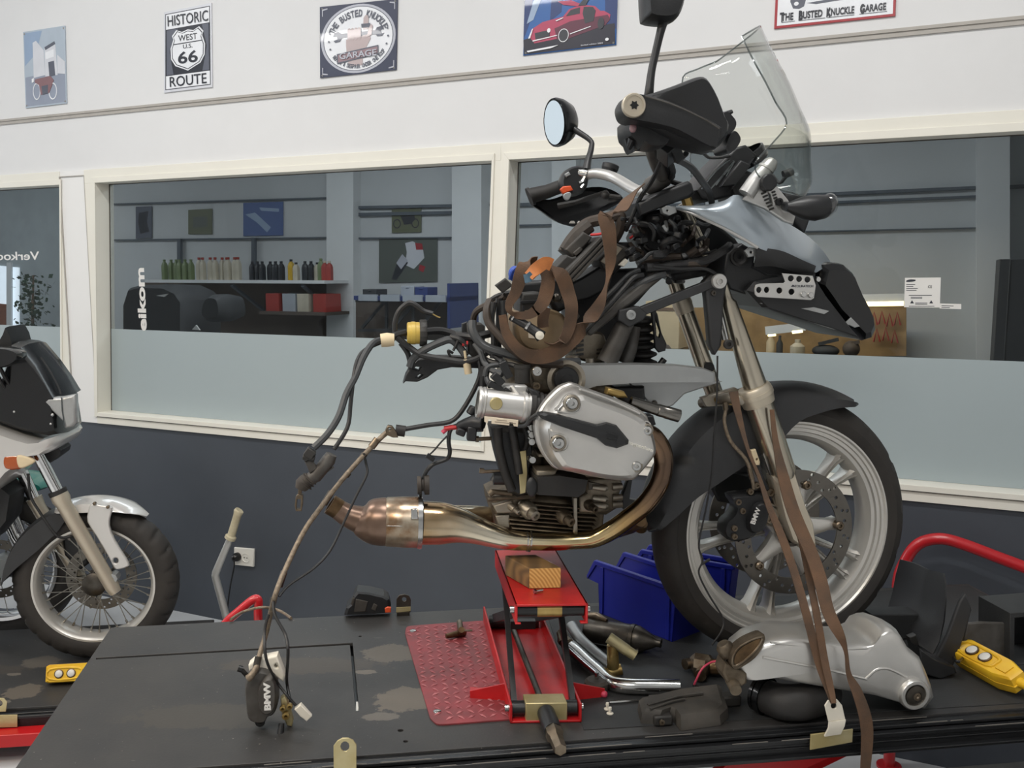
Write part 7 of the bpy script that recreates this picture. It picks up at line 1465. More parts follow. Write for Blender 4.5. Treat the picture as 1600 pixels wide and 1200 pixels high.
m = MB(); m.tube([B(x, y, wS + .006) for x, y in cr([(1144, 1036), (1148, 1019), (1163, 1005), (1190, 995), (1184, 1012), (1166, 1030), (1151, 1040)], 3, True)], .0028, 8, closed=True); build(m, 'flange_lip', 'worn_steel', bt)
m = MB(); m.trace(BIKE, [(1129, 1052), (1134, 1036), (1146, 1042), (1168, 1052), (1168, 1068), (1160, 1074), (1154, 1070), (1148, 1074), (1140, 1070), (1134, 1064)], wS + .0, .05, bev=.006); m.tube([B(1143, 1062, wS - .02), B(1150, 1079, wS + .02)], [.014, .012], 14); m.lathe(B(1138, 1022, wS - .03), E1 * -.5 + UP * .9, [(0, 0), (.018, 0), (.018, .02), (.012, .028), (0, .028)], 18); build(m, 'mounting_eye', 'dirty_alu', hs)
m = MB(); m.lathe(B(1431, 1087, wS + .012) - E3 * .08, E3, [(0, 0), (.033, 0), (.0335, .076), (.031, .080), (.0245, .080), (.0235, .070), (0, .070)], 36); ee = build(m, 'big_eye', 'magnesium', hs)
m = MB(); m.lathe(B(1431, 1087, wS + .003), E3, [(.008, .0), (.0235, 0), (.0235, .004), (.018, .007), (.009, .007), (.008, .0)], 28); build(m, 'eye_bush', 'dark_steel', ee)
m = MB(); m.lathe(B(1431, 1087, wS + .003), E3, [(0, 0), (.0085, 0), (.0085, .006), (.004, .0065), (0, .003)], 18); build(m, 'eye_sleeve', 'worn_steel', ee)
# rubber elbow
re_ = thing('rubber_elbow', 'black rubber intake elbow lying in front of the silver drive housing', 'hose', T(1232, 1112))
m = MB(); m.tube([T(1186, 1083, .040), T(1196, 1087, .040), T(1220, 1096, .040), T(1250, 1097, .040), T(1278, 1090, .040), T(1292, 1080, .040)], [.034, .035, .037, .038, .037, .034], 26, 4); build(m, 'elbow_body', 'rubber', re_)
q0, q1 = T(1184, 1082, .040), T(1199, 1088, .040); m = MB(); m.tube([q0, q0.lerp(q1, .3)], .0385, 28); m.tube([q0.lerp(q1, .5), q0.lerp(q1, 1)], .041, 28); build(m, 'clamp_band', 'black_gloss', re_)
# headlight unit at the far edge of the deck
hu = thing('lamp_unit', 'black plastic lamp unit with an orange marker on the far edge of the deck', 'lamp unit', BR.hit(578, 959))
m = MB(); m.pillow(BR, [(538, 961), (541, 950), (549, 943), (552, 931), (558, 924), (578, 926), (590, 929), (600, 931), (608, 936), (611, 944), (610, 957), (600, 958), (575, 960)], [(-.07, .8), (-.06, .95), (-.02, 1), (.0, 1), (.008, .88)]); build(m, 'unit_body', 'black_plastic', hu, smooth=20)
m = MB(); m.trace(BR, [(556, 936), (575, 940), (571, 956), (553, 957)], .010, .006, bev=.002); m.trace(BR, [(580, 952), (584, 943), (590, 946), (587, 955)], .010, .006, bev=.002); m.trace(BR, [(548, 944), (551, 934), (555, 935), (552, 948)], .010, .006, bev=.002); build(m, 'inner_panel', 'dusty_plastic', hu)
m = MB(); m.trace(BR, [(601, 951), (606, 948), (611, 950), (611, 957.5), (602, 958)], .012, .012, bev=.003); build(m, 'orange_marker', 'orange', hu, label='glowing orange marker corner')
# ---------------------------------------------------------------- brake caliper lying at the left with its hose
CT = T(412, 1138); wC = BIKE.off(CT) + .014
bc = thing('brake_caliper', 'grey brake caliper lying on the deck on the end of a long hose', 'brake caliper', CT)
m = MB(); m.pillow(BIKE, cr([(388, 1052), (396, 1046), (414, 1046), (428, 1056), (433, 1078), (434, 1100), (427, 1116), (418, 1120), (414, 1128), (402, 1130), (388, 1122), (384, 1096), (383, 1072)], 3, True), [(wC - .05, .9), (wC - .04, 1), (wC - .008, 1), (wC, .9)]); m.pillow(BIKE, cr([(404, 1076), (414, 1060), (426, 1058), (431, 1072), (430, 1104), (420, 1116), (408, 1112), (404, 1096)], 3, True), [(wC - .01, 1), (wC + .012, 1), (wC + .02, .88)]); cb_ = build(m, 'caliper_body', 'frame_grey', bc, smooth=45)
m = MB(); m.text('BMW', B(417.5, 1088, wC + .0203), UP, -E1, E3, .060, .0135, .0008, .05); build(m, 'lettering', 'text_white', cb_, label='white maker lettering up the caliper')
m = MB(); m.trace(BIKE, [(389, 1052), (388, 1040), (396, 1033), (408, 1030), (433, 1025), (440, 1044), (445, 1056), (443, 1066), (436, 1062), (424, 1052), (404, 1048)], wC - .015, .03, [ell(431.5, 1041, 3, 3, 10)], .004); build(m, 'caliper_carrier', 'white_plastic', bc)
m = MB(); m.trace(BIKE, [(438, 1092), (445, 1088), (450, 1098), (458, 1128), (456, 1136), (448, 1134), (440, 1116)], wC - .01, .02, bev=.003); build(m, 'slide_pin_ear', 'zinc_brass', bc)
m = MB()
for x, y, r in [(442, 1105, .006), (453, 1102, .006), (447, 1117, .008)]: m.lathe(B(x, y, wC - .006), E3, [(.002, 0), (r, 0), (r, .008), (r * .5, .009), (.002, .004)], 14)
build(m, 'brass_bush', 'brass', bc)
m = MB(); m.tube([B(379, 1046, wC - .01), B(372, 1044, wC - .01)], .007, 10); m.tube([B(386, 1056, wC - .01), B(378, 1047, wC - .01)], .005, 8); m.tube([B(440, 1130, wC), B(437.5, 1148, wC + .01)], [.006, .008], 12); m.lathe(B(407, 1126, wC - .01), E3, [(.003, 0), (.010, 0), (.010, .008), (.003, .008)], 14); build(m, 'bleed_nipple', 'plug_black', bc)
hw_ = [(614, 675, .10), (603, 677, .10), (582, 697, .11), (564, 716, .12), (540, 743, .14), (516, 773, .16), (498, 797, .18), (480, 822, .20), (462, 855, .22), (440, 903, .26), (428, 937, .28), (416, 988, wC - .05), (406, 1022, wC - .02), (401, 1041, wC), (394, 1054, wC + .01), (388, 1060, wC + .01)]
m = MB(); m.tube(P(hw_), [.007, .0062, .0058, .0055, .0055, .0055, .0055, .0055, .0055, .0055, .0055, .0055, .0055, .006, .007, .008], 10, 4); hz_ = build(m, 'brake_hose', 'braided_hose', bc)
m = MB(); m.trace(BIKE, [(602, 672), (606, 665), (613, 666), (620, 676), (622, 684), (614, 684), (604, 680)], .115, .016, [ell(609, 671, 2, 2, 8)], .002); m.tube(P([(590, 686, .107), (580, 699, .11)]), .0085, 12); build(m, 'hose_joint', 'worn_steel', hz_)
m = MB()
for a, b in [((570, 709), (566, 714)), ((545, 738), (540, 744)), ((518, 768), (506, 788)), ((444, 893), (436, 917)), ((428, 934), (426, 942)), ((404, 1026), (400, 1044))]:
    f_ = lambda y: .11 + (y - 697) / 350 * (wC - .11)
    m.tube([B(*a, f_(a[1])), B(*b, f_(b[1]))], .0074, 10)
build(m, 'hose_sleeve', 'dark_steel', hz_)
m = MB(); m.tube(P([(568, 708, .12), (572, 725, .12), (573, 742, .13), (556, 776, .15), (538, 815, .17), (516, 860, .20), (490, 888, .23), (452, 914, .26), (436, 932, .28)]), .0028, 8, 5); m.tube(P([(427, 940, .285), (430, 962, .3), (446, 992, .32), (450, 1020, .34), (448, 1064, wC - .02), (454, 1096, wC)]), .0032, 8, 5); m.tube(P([(420, 960, .29), (413.5, 985, .3), (416, 1030, .33), (432, 1064, wC), (448, 1086, wC + .01), (462, 1102, wC + .01)]), .003, 8, 5); build(m, 'sensor_cable', 'hose_black', bc)
m = MB(); m.trace(BIKE, [(460, 1109), (470, 1101), (487, 1120), (479, 1128), (472, 1122), (469, 1120)], wC + .015, .014, bev=.002); build(m, 'white_plug', 'white_plastic', bc)
# ---------------------------------------------------------------- parts at the right end of the deck
RP = Plane(T(1440, 1010) , E1, UP, E3)
def rp(label, name, pts, w, d, mt, cat='panel', bev=.004, k=0):
    low = max(pts, key=lambda p: p[1]); pl = Plane(T(*low, .001), E1, UP, E3)
    m = MB(); m.trace(pl, pts, 0, d, bev=bev, k=k); return tag(build(m, name, mt), label, cat)
pn = thing('fender_panel', 'tall curved black plastic fender panel standing right of the front tire', 'panel', RP.hit(1455, 1012))
rows = [[RP.hit(x, y, w) for x, y, w in r] for r in [[(1407, 874, -.16), (1430, 880, -.12), (1453, 891, -.06), (1475, 896, .0)], [(1400, 898, -.16), (1428, 905, -.12), (1452, 915, -.04), (1478, 912, .02)], [(1395, 925, -.16), (1424, 935, -.12), (1449, 942, -.03), (1478, 940, .03)], [(1388, 950, -.16), (1418, 958, -.11), (1440, 970, -.02), (1475, 972, .04)], [(1385, 970, -.16), (1412, 980, -.1), (1428, 990, .0), (1468, 1003, .05)], [(1385, 982, -.16), (1412, 994, -.1), (1424, 1000, .0), (1458, 1022, .05)]]]
m = MB(); m.sheet(rows, .005); build(m, 'panel_shell', 'fender_plastic', pn, smooth=45)
m = MB(); m.trace(RP, [(1421, 996), (1432, 992), (1437, 1008), (1425, 1012)], .02, .02, bev=.004); m.lathe(RP.hit(1425, 1009, .021), E3, [(.002, 0), (.006, 0), (.006, .003), (.002, .003)], 14); build(m, 'panel_tab', 'dark_plastic', pn)
rp('black plastic blade standing behind the drive housing, right of the fender panel', 'plastic_cowl', [(1509, 927), (1519, 953), (1512, 979), (1495, 1030), (1487, 1047), (1463, 1031), (1481, 993), (1500, 941)], -.03, .012, 'fender_plastic')
rp('low dark rubber tray behind the drive housing', 'rubber_tray', [(1362, 960), (1437, 960), (1450, 985), (1420, 1000), (1362, 996)], -.08, .06, 'shade_and_rubber', 'tray')
rp('dusty brown panel leaning at the right end of the deck', 'brown_panel', [(1512, 974), (1534, 972), (1580, 974), (1578, 1035), (1500, 1028)], -.10, .01, 'frame_grey')
RP = Plane(T(1578, 1047, .001), E1, UP, E3)
bx_ = thing('open_box', 'black open box at the right end of the deck behind the yellow control', 'box', RP.hit(1610, 1030, -.04))
m = MB(); m.trace(RP, [(1578, 958), (1680, 950), (1680, 1040), (1577, 1046)], -.02, .12, [[(1586, 966), (1672, 958), (1672, 1032), (1585, 1038)]], .002); build(m, 'box_shell', 'shade_and_rubber', bx_)
m = MB(); m.trace(RP, [(1584, 964), (1674, 957), (1674, 1034), (1583, 1040)], -.13, .008, bev=.001); build(m, 'box_back', 'lift_rail', bx_)
rp('dark wedge of plastic trim under the fender panel', 'trim_wedge', [(1436, 1012), (1462, 1030), (1492, 1042), (1496, 1052), (1470, 1062), (1440, 1052)], -.02, .05, 'black_plastic')
m = MB(); m.ball(T(1350, 985, .05) - E3 * .12, E1 * .035, -E3 * .03, UP * .05, 14, 10); m.ball(T(1330, 988, .03) - E3 * .12, E1 * .03, -E3 * .03, UP * .035, 14, 10); tag(build(m, 'rubber_boot', 'dusty_rubber'), 'dusty brown rubber boot behind the silver drive housing', 'boot')
# yellow pendant controls
def pendant(label, c, d, L, wd_, hh, upv, group):
    t = thing('pendant_control', label, 'control', c - upv * 0, group)
    s_ = upv.cross(d).normalized()
    def q(x, y, z): return c + d * x + s_ * y + upv * z
    m = MB(); m.loft([[q(x * sc, y * sc, z) for x, y in [(-L / 2, -wd_ * .42), (-L / 2 + .01, -wd_ / 2), (L * .28, -wd_ / 2), (L / 2, -wd_ * .3), (L / 2, wd_ * .3), (L * .28, wd_ / 2), (-L / 2 + .01, wd_ / 2), (-L / 2, wd_ * .42)]] for z, sc in [(0, .94), (.006, 1), (hh * .45, 1), (hh * .46, 1.03), (hh * .52, 1.03), (hh * .53, 1), (hh * .9, .97), (hh, .88)]]); build(m, 'control_body', 'yellow_box', t, smooth=30)
    m = MB(); m.tube([q(-L * .40, -wd_ * .28, hh), q(-L * .40, wd_ * .28, hh), q(L * .1, wd_ * .28, hh), q(L * .16, 0, hh), q(L * .1, -wd_ * .28, hh)], .004, 8, 3, closed=True); m.box(q(L * .30, 0, hh), L * .16, wd_ * .4, .006, (d, s_, upv)); m.tube([q(L * .48, 0, hh * .5), q(L * .62, 0, hh * .5)], [.012, .009], 12); build(m, 'guard_rim', 'yellow_box', t)
    for k in (-.24, -.02):
        m = MB(); m.lathe(q(L * k, 0, hh), upv, [(.013, 0), (.016, .001), (.016, .003), (.013, .004)], 22); build(m, 'button_ring', 'rust_steel', t)
        m = MB(); m.lathe(q(L * k, 0, hh), upv, [(0, 0), (.0128, 0), (.0125, .005), (.010, .0065), (0, .007)], 22); build(m, 'push_button', 'button_grey', t)
    return t
G_ = 'yellow push-button pendant controls'
pc0, pc1 = T(1508, 1040), T(1592, 1087); d = (pc1 - pc0).normalized(); upv = (UP * .86 + UP.cross(d).cross(UP) * 0 - UP.cross(d) * .45).normalized()
pendant('yellow two-button pendant control lying at the right end of the deck', pc0.lerp(pc1, .52) + UP * .018, d, .185, .062, .044, upv, G_)
cable_r = MB(); cable_r.tube([pc0 + UP * .03, T(1498, 1034, .05), T(1490, 1028, .04)], .0035, 8, 4); tag(build(cable_r, 'control_cable', 'plug_black'), 'short black cable leaving the yellow control on the deck', 'cable')
# ---------------------------------------------------------------- straps down to the lug
hk = FR2.hit(1303, 1101, .012); wK = BIKE.off(hk)
def wl(y, y0, y1, a, b): t = min(max((y - y0) / (y1 - y0), 0), 1); return a + (b - a) * t
def wl2(y, y0, w0, e, end=None):
    k = wS + .012 + e; end = wK + e if end is None else end
    return wl(y, y0, 985, w0, k) if y < 985 else wl(y, 1040, 1098 if end < 9 else 1150, max(k, min(k, end)), max(end, k) if y < 1080 else end)
strap('tie_down_strap', 'brown tie-down strap from the fork over the brake disc to the near lug', [(x, y, wl2(y, 620, .135, .004)) for x, y in [(1146, 612), (1153, 645), (1168, 700), (1186, 745), (1201, 790), (1222, 840), (1243, 900), (1260, 960), (1280, 1036), (1296, 1082), (1302, 1099)]], [.022, .016, .008, .008, .014, .018, .018, .018, .018, .014, .010], E1, grp=None)
strap('tie_down_strap', 'brown tie-down strap hanging from the axle to the near lug beside the longer one', [(x, y, wl2(y, 740, .13, .010)) for x, y in [(1222, 742), (1238, 790), (1250, 830), (1257, 868), (1266, 912), (1276, 960), (1288, 1030), (1298, 1076), (1303, 1099)]], [.022, .024, .020, .014, .015, .016, .016, .014, .010], E1)
wE = BIKE.off(FR2.hit(1355, 1149, .01))
strap('tie_down_strap', 'wide brown tie-down strap hanging loose past the deck edge with its tail', [(x, y, wl2(y, 660, .15, .012, wE)) for x, y in [(1206, 640), (1212, 690), (1224, 745), (1240, 800), (1268, 866), (1282, 908), (1294, 955), (1313, 994), (1322, 1020), (1326, 1052), (1339, 1081), (1351, 1117), (1355, 1150), (1352, 1203)]], [.010, .014, .026, .030, .030, .030, .028, .020, .010, .012, .022, .026, .026, .022], [E1, E1, E1, E1, E1, E1, E1, E1 + E3, E3 + E1 * .3, E3 + E1 * .5, E1, E1, E1, E1])
# red tubular rail between the deck and the wall
RL = lambda x, y: Wl(x, y, .075)
a = RL(1404, 905); b = RL(1690, 925)
m = MB(); m.tube([V((a.x, a.y, 0.0)), V((a.x, a.y, a.z - .12)), a, RL(1414, 878), RL(1428, 856), RL(1446, 845), RL(1474, 842), RL(1510, 852), RL(1560, 871), RL(1600, 886), RL(1660, 910), b, V((b.x, b.y, b.z - .15)), V((b.x, b.y, 0))], .0185, 16, 5)
rl = thing('tubular_rail', 'red bent tubular rail standing between the deck and the grey wall', 'rail', V(((a.x + b.x) / 2, (a.y + b.y) / 2, 0))); build(m, 'rail_tube', 'pipe_red', rl)
m = MB()
for p in (a, b): m.cyl(V((p.x, p.y, 0.0)), V((p.x, p.y, .008)), .04, n=20)
build(m, 'foot_plate', 'pipe_red', rl)
# ---------------------------------------------------------------- second lift and motorcycle at the left
l2 = thing('lift_table', 'lower dark lift deck under the motorcycle at the left edge', 'lift table', TAB2.hit(60, 1060))
b2 = TAB2.uv(25, 983.5); f2 = TAB2.uv(40, 1105); vb2 = b2[1]; vf2 = f2[1]; UR2 = TAB2.uv(300, 1000)[0] + .05; UL2 = -2.4
m = MB(); m.flat(TAB2.o, TAB2.ex, TAB2.ey, UP, [[(UL2, vf2), (UR2, vf2), (UR2, vb2), (UL2, vb2)]], -.012, 0, .002); build(m, 'deck', 'deck_paint', l2)
mid2 = TAB2.at((UL2 + UR2) / 2, vf2, 0); L2 = UR2 - UL2
m = MB(); m.box(mid2 + E3 * .012 - UP * .014, L2, .02, .008, TAX); m.box(mid2 + E3 * .03 - UP * .02, L2, .012, .012, TAX); m.box(mid2 + E3 * .024 - UP * .042, L2, .012, .05, TAX); build(m, 'edge_rail', 'lift_rail', l2, bevel=.002)
FR3 = Plane(mid2 + E3 * .04, E1, UP, E3)
m = MB(); m.trace(FR3, [(-30, 1134), (-30, 1160), (90, 1150), (60, 1175), (-30, 1190)], .02, .05, bev=.003) if False else m.box(mid2 + E3 * .06 - UP * .075, L2, .06, .045, TAX); build(m, 'scissor_beam', 'lift_red', l2, bevel=.003)
m = MB(); m.trace(FR3, [(-20, 1113), (-20, 1092), (-8, 1090), (6, 1091.5), (11, 1097), (9, 1112)], 0, .004, [ell(-1, 1099, 5, 5, 10)], .001); o_ = build(m, 'tie_down_lug', 'zinc_brass', l2)
m = MB(); m.trace(FR3, [(-30, 1138), (-30, 1118), (27, 1117), (27, 1136)], .002, .004, bev=.001); build(m, 'lug_plate', 'zinc_brass', o_)
pq0 = TAB2.hit(92, 1068); pendant('yellow two-button pendant control on the lower lift under the left motorcycle', TAB2.hit(118, 1066) + UP * .03 - E3 * .02, E1, .19, .062, .05, (UP * .35 + E3 * .95).normalized(), G_)
B2 = lambda x, y, w=0: BIKE2.hit(x, y, w)
P2 = lambda l: [B2(*p) for p in l]
K2 = .92
mo = thing('motorcycle', 'silver touring motorcycle with a spoked front wheel at the left edge', 'motorcycle', BIKE2.at(0, -.331 * K2, 0))
R2 = .331 * K2
m = MB(); pr = [(.2335, .040), (.240, .044), (.244, .045), (.244, .050), (.236, .050), (.229, .044), (.222, .030), (.220, .012), (.2185, 0)]
m.lathe(BIKE2.o, E3, [(r * K2, t) for r, t in pr + [(r, -t) for r, t in reversed(pr[:-1])] + [(.228, -.03), (.226, 0), (.228, .03)]], 100, E1, loop=True); rim2 = build(m, 'front_wheel', 'rim_alu', mo)
def knob_groove(r, t, a, i):
    if i < 4 or i > 12 or i == 8: return r
    k = (a * 180 / PI + (6 if t > 0 else 0) + i * 1.3) % 14.0
    return r - .007 if k < 3.2 else r
m = MB(); tire(m, BIKE2, R2, .104, .236 * K2, knob_groove, 260); build(m, 'tire', 'tire_rubber', rim2)
for i in range(36):
    a = 2 * PI * i / 36; sg = 1 if i % 2 else -1; tw = math.radians(34) * (1 if (i // 2) % 2 else -1)
    ru = E1 * math.cos(a) + UP * math.sin(a); hu_ = E1 * math.cos(a + tw) + UP * math.sin(a + tw)
    m = MB(); m.tube([BIKE2.o + hu_ * .035 + E3 * (.035 * sg), BIKE2.o + ru * .197 + E3 * (.008 * sg)], .0019, 6); m.tube([BIKE2.o + ru * .189 + E3 * (.009 * sg), BIKE2.o + ru * .204 + E3 * (.006 * sg)], .0042, 6); build(m, 'spoke', 'spoke_steel', rim2)
m = MB(); m.lathe(BIKE2.o - E3 * .055, E3, [(0, 0), (.022, 0), (.045, .012), (.045, .022), (.028, .03), (.028, .08), (.045, .088), (.045, .098), (.022, .11), (0, .11)], 30); build(m, 'hub', 'dark_steel', rim2)
disc(-.055, .132, .092, rim2, BIKE2, nh=15, rows=2)
m = MB()
for k in range(5):
    a = 2 * PI * k / 5 + .3; m.bar(BIKE2.o + (E1 * math.cos(a) + UP * math.sin(a)) * .03 - E3 * .058, BIKE2.o + (E1 * math.cos(a + .35) + UP * math.sin(a + .35)) * .097 - E3 * .058, .024, .005, E3)
build(m, 'disc_carrier', 'disc_steel', rim2)
def limb2(name, pts, mt, n=20):
    m = MB(); m.tube([B2(*p[:3]) for p in pts], [p[3] for p in pts], n); return build(m, name, mt, mo)
limb2('fork_stanchion', [(58, 708, .10, .0215), (92, 772, .10, .0215)], 'chrome'); f2_ = limb2('fork_slider', [(90, 768, .10, .031), (96, 780, .10, .033), (100, 788, .10, .0275), (176, 918, .10, .0255), (181, 926, .10, .021)], 'champagne')
m = MB(); m.tube(P2([(89, 766, .10), (92, 772, .10)]), .0325, 24); build(m, 'dust_seal', 'rubber', f2_)
limb2('fork_stanchion', [(30, 728, -.10, .0215), (54, 780, -.10, .0215)], 'chrome'); limb2('fork_slider', [(53, 778, -.10, .030), (60, 792, -.10, .0265), (150, 945, -.10, .0255)], 'champagne')
m = MB(); m.lathe(B2(181, 898, .06), E3, [(.006, 0), (.019, 0), (.019, .05), (.012, .052), (.006, .052)], 8); build(m, 'axle_nut', 'matt_alu', mo)
# silver front fender
rows = []
for a, ro, ri in cr([(52, .352, .350), (58, .356, .345), (68, .358, .335), (80, .359, .322), (92, .359, .315), (104, .358, .325), (112, .356, .34)], 3):
    ro *= K2; ri *= K2; r = math.radians(a); dd = E1 * math.cos(r) + UP * math.sin(r); w = .078 * min(1, (ro - ri) / .02 + .1)
    rows.append([BIKE2.o + dd * ri - E3 * w, BIKE2.o + dd * (ro - .01) - E3 * w * .9, BIKE2.o + dd * ro - E3 * w * .4, BIKE2.o + dd * (ro + .003), BIKE2.o + dd * ro + E3 * w * .4, BIKE2.o + dd * (ro - .01) + E3 * w * .9, BIKE2.o + dd * ri + E3 * w])
m = MB(); m.sheet(rows, .003); fd = build(m, 'front_fender', 'silver_bodywork', mo, smooth=55)
m = MB(); m.trace(BIKE2, cr([(142, 788), (160, 790), (175, 793), (172, 808), (171, 822), (178, 842), (190, 862), (201, 880), (199, 886), (186, 890), (178, 888), (170, 872), (150, 838), (136, 816), (137, 800)], 2, True), .088, .016, [ell(180.5, 876.5, 4, 4.5, 12)], .005); build(m, 'fender_blade', 'silver_bodywork', fd)
m = MB()
for x, y in [(148.5, 786), (169.5, 791.5)]: m.lathe(B2(x, y, .082), E3, [(0, 0), (.006, 0), (.006, .012), (0, .014)], 12)
build(m, 'fender_screw', 'worn_steel', fd)
rows = []
for a, ro, ri in cr([(100, .35, .33), (115, .35, .27), (135, .35, .255), (150, .352, .27), (162, .354, .30), (172, .356, .335), (176, .357, .352)], 3):
    ro *= K2; ri *= K2; r = math.radians(a); dd = E1 * math.cos(r) + UP * math.sin(r); w = .07
    rows.append([BIKE2.o + dd * ri - E3 * w, BIKE2.o + dd * (ro - .01) - E3 * w, BIKE2.o + dd * ro - E3 * .03, BIKE2.o + dd * ro + E3 * .03, BIKE2.o + dd * (ro - .01) + E3 * w, BIKE2.o + dd * ri + E3 * w])
m = MB(); m.sheet(rows, .003); build(m, 'inner_fender', 'fender_plastic', mo, smooth=50)
m = MB(); m.tube(P2([(44, 740, .13), (48, 775, .13), (62, 800, .13), (84, 832, .13), (96, 840, .12), (112, 838, .10)]), .005, 8, 5); build(m, 'brake_hose', 'hose_black', mo)
m = MB(); m.trace(BIKE2, [(96, 838), (112, 830), (128, 850), (140, 880), (124, 892), (100, 868)], -.06, .05, bev=.01); build(m, 'brake_caliper', 'black_plastic', mo)
# bodywork
def pil2(name, pts, rows_, mt, parent=None, k=0, smooth=45):
    m = MB(); m.pillow(BIKE2, pts, rows_, k, min(r[0] for r in rows_ if r[1] >= .999)); return build(m, name, mt, parent or mo, smooth=smooth)
bw = pil2('side_fairing', [(-120, 590), (-40, 618), (0, 640), (30, 652), (70, 666), (92, 672), (110, 670), (121, 665), (125, 672), (122, 682), (110, 690), (80, 696), (66, 703), (63, 714), (52, 722), (40, 736), (16, 756), (-20, 774), (-90, 800), (-150, 800), (-150, 600)], [(-.17, .84), (-.15, .95), (-.08, 1), (.08, 1), (.15, .95), (.17, .84)], 'silver_bodywork')
m = MB(); m.trace(BIKE2, [(70, 700), (84, 694), (95, 704), (93, 712), (74, 726), (66, 714)], .06, .12, bev=.004); build(m, 'chin_panel', 'fender_plastic', mo)
no = pil2('nose_panel', [(6, 618), (20, 602), (34, 572), (44, 545), (46, 530), (60, 534), (84, 562), (104, 590), (116, 610), (119, 614), (112, 618), (120, 668), (104, 671), (60, 662), (4, 641), (3, 630)], [(-.15, .84), (-.13, .95), (-.05, 1), (.05, 1), (.13, .95), (.145, .86)], 'black_gloss', smooth=30)
m = MB(); m.tube([B2(x, y, .142) for x, y in [(64, 558), (80, 583), (92, 606), (95, 616)]], .003, 6, 3); m.tube([B2(x, y, .142) for x, y in [(22, 603), (36, 616), (46, 620)]], .003, 6, 3); build(m, 'panel_crease', 'fender_plastic', no)
m = MB(); m.trace(BIKE2, [(66, 628), (74, 621), (96, 620), (118, 616), (119, 640), (120, 661), (112, 668), (101, 670), (97, 658), (82, 644)], .146, .04, bev=.012); hl2 = build(m, 'headlight', 'lens_grey', mo)
m = MB(); m.tube([B2(96, 621, .149), B2(97, 640, .149), B2(101, 668, .149)], .002, 6); build(m, 'lens_divider', 'mirror', hl2)
m = MB()
for x, y in [(23, 643), (82, 648), (80, 662)]: m.lathe(B2(x, y, .138), E3, [(0, 0), (.006, 0), (.006, .006), (0, .009)], 12)
build(m, 'nose_screw', 'matt_alu', no)
m = MB(); m.trace(BIKE2, cr([(4, 716), (9, 712), (30, 711), (46, 715), (52, 722), (36, 732), (12, 735), (4, 728)], 3, True), .172, .03, bev=.01); ti = build(m, 'turn_signal', 'amber', mo)
m = MB(); m.trace(BIKE2, cr([(26, 712), (44, 715), (54, 722), (38, 731), (28, 730)], 3, True), .176, .02, bev=.006); build(m, 'signal_lens', 'tape_cream', ti)
pil2('windscreen', [(8, 541), (22, 530), (29, 518), (33, 507), (40, 520), (43, 531), (46, 545), (38, 560), (14, 562)], [(-.10, .95), (-.06, 1), (.05, 1), (.09, .95)], 'black_plastic', k=0)
pil2('mirror', [(-60, 536), (-20, 540), (14, 541), (30, 544), (42, 550), (38, 562), (20, 571), (-10, 574), (-60, 570)], [(.17, .8), (.19, 1), (.24, 1), (.26, .9)], 'black_gloss', k=2)
m = MB(); m.tube(P2([(-4, 568, .2), (14, 600, .14)]), .007, 8); m.tube(P2([(-8, 580, .2), (8, 606, .14)]), .006, 8); build(m, 'mirror_stalk', 'black_plastic', mo)
m = MB(); m.trace(BIKE2, [(-40, 600), (0, 598), (10, 612), (4, 640), (-40, 620)], .05, .1, bev=.01); build(m, 'dash_panel', 'dusty_plastic', mo)
pil2('radiator_shroud', [(-120, 720), (16, 740), (40, 760), (34, 800), (10, 830), (-120, 830)], [(-.12, .95), (-.1, 1), (.02, 1), (.04, .95)], 'shade_and_rubber')
m = MB(); m.trace(BIKE2, [(-180, 780), (-60, 780), (-60, 960), (-180, 960)], .1, .25, bev=.02); build(m, 'engine', 'black_plastic', mo)
# ---------------------------------------------------------------- third motorcycle behind it (only its front shows)
BIKE3 = Plane(BIKE2.at(-.42, 0, -.62), E1, UP, E3); BIKE3.o.z = .36
m3 = thing('motorcycle', 'dark motorcycle behind the silver one, its chromed wheel rim just showing', 'motorcycle', BIKE3.at(0, -.36, 0))
B3 = lambda x, y, w=0: BIKE3.hit(x, y, w)
c3 = BIKE3.uv(6, 866); BIKE3.o = BIKE3.at(c3[0], 0, 0)
m = MB(); m.lathe(BIKE3.o, E3, [(.226, .044), (.238, .05), (.238, .054), (.224, .05), (.212, .03), (.208, 0), (.212, -.03), (.224, -.05), (.238, -.054), (.238, -.05), (.226, -.044), (.22, 0)], 80, E1, loop=True); r3 = build(m, 'front_wheel', 'chrome', m3)
m = MB(); tire(m, BIKE3, .32, .10, .23, None, 90); build(m, 'tire', 'tire_rubber', r3)
for i in range(28):
    a = 2 * PI * i / 28; sg = 1 if i % 2 else -1; tw = math.radians(30) * (1 if (i // 2) % 2 else -1)
    m = MB(); m.tube([BIKE3.o + (E1 * math.cos(a + tw) + UP * math.sin(a + tw)) * .03 + E3 * (.03 * sg), BIKE3.o + (E1 * math.cos(a) + UP * math.sin(a)) * .212], .0019, 5); build(m, 'spoke', 'spoke_steel', r3)
m = MB(); m.lathe(BIKE3.o - E3 * .05, E3, [(0, 0), (.04, 0), (.05, .02), (.05, .08), (.04, .1), (0, .1)], 24); build(m, 'hub', 'matt_alu', r3)
disc(.06, .13, .09, r3, BIKE3, nh=12, rows=2)
m = MB(); m.tube([B3(-8, 770, .09), B3(24, 840, .09)], .024, 16); m.tube([B3(22, 836, .09), B3(60, 900, .09)], .027, 16); build(m, 'fork_leg', 'chrome', m3)
m = MB(); m.tube([B3(10, 770, .09), B3(44, 850, .09)], .012, 12); m.tube([B3(10, 800, .0), B3(44, 800, .0)], .010, 10); m.tube([B3(30, 780, 0), B3(48, 810, 0)], .008, 8); build(m, 'brace', 'chrome', m3)
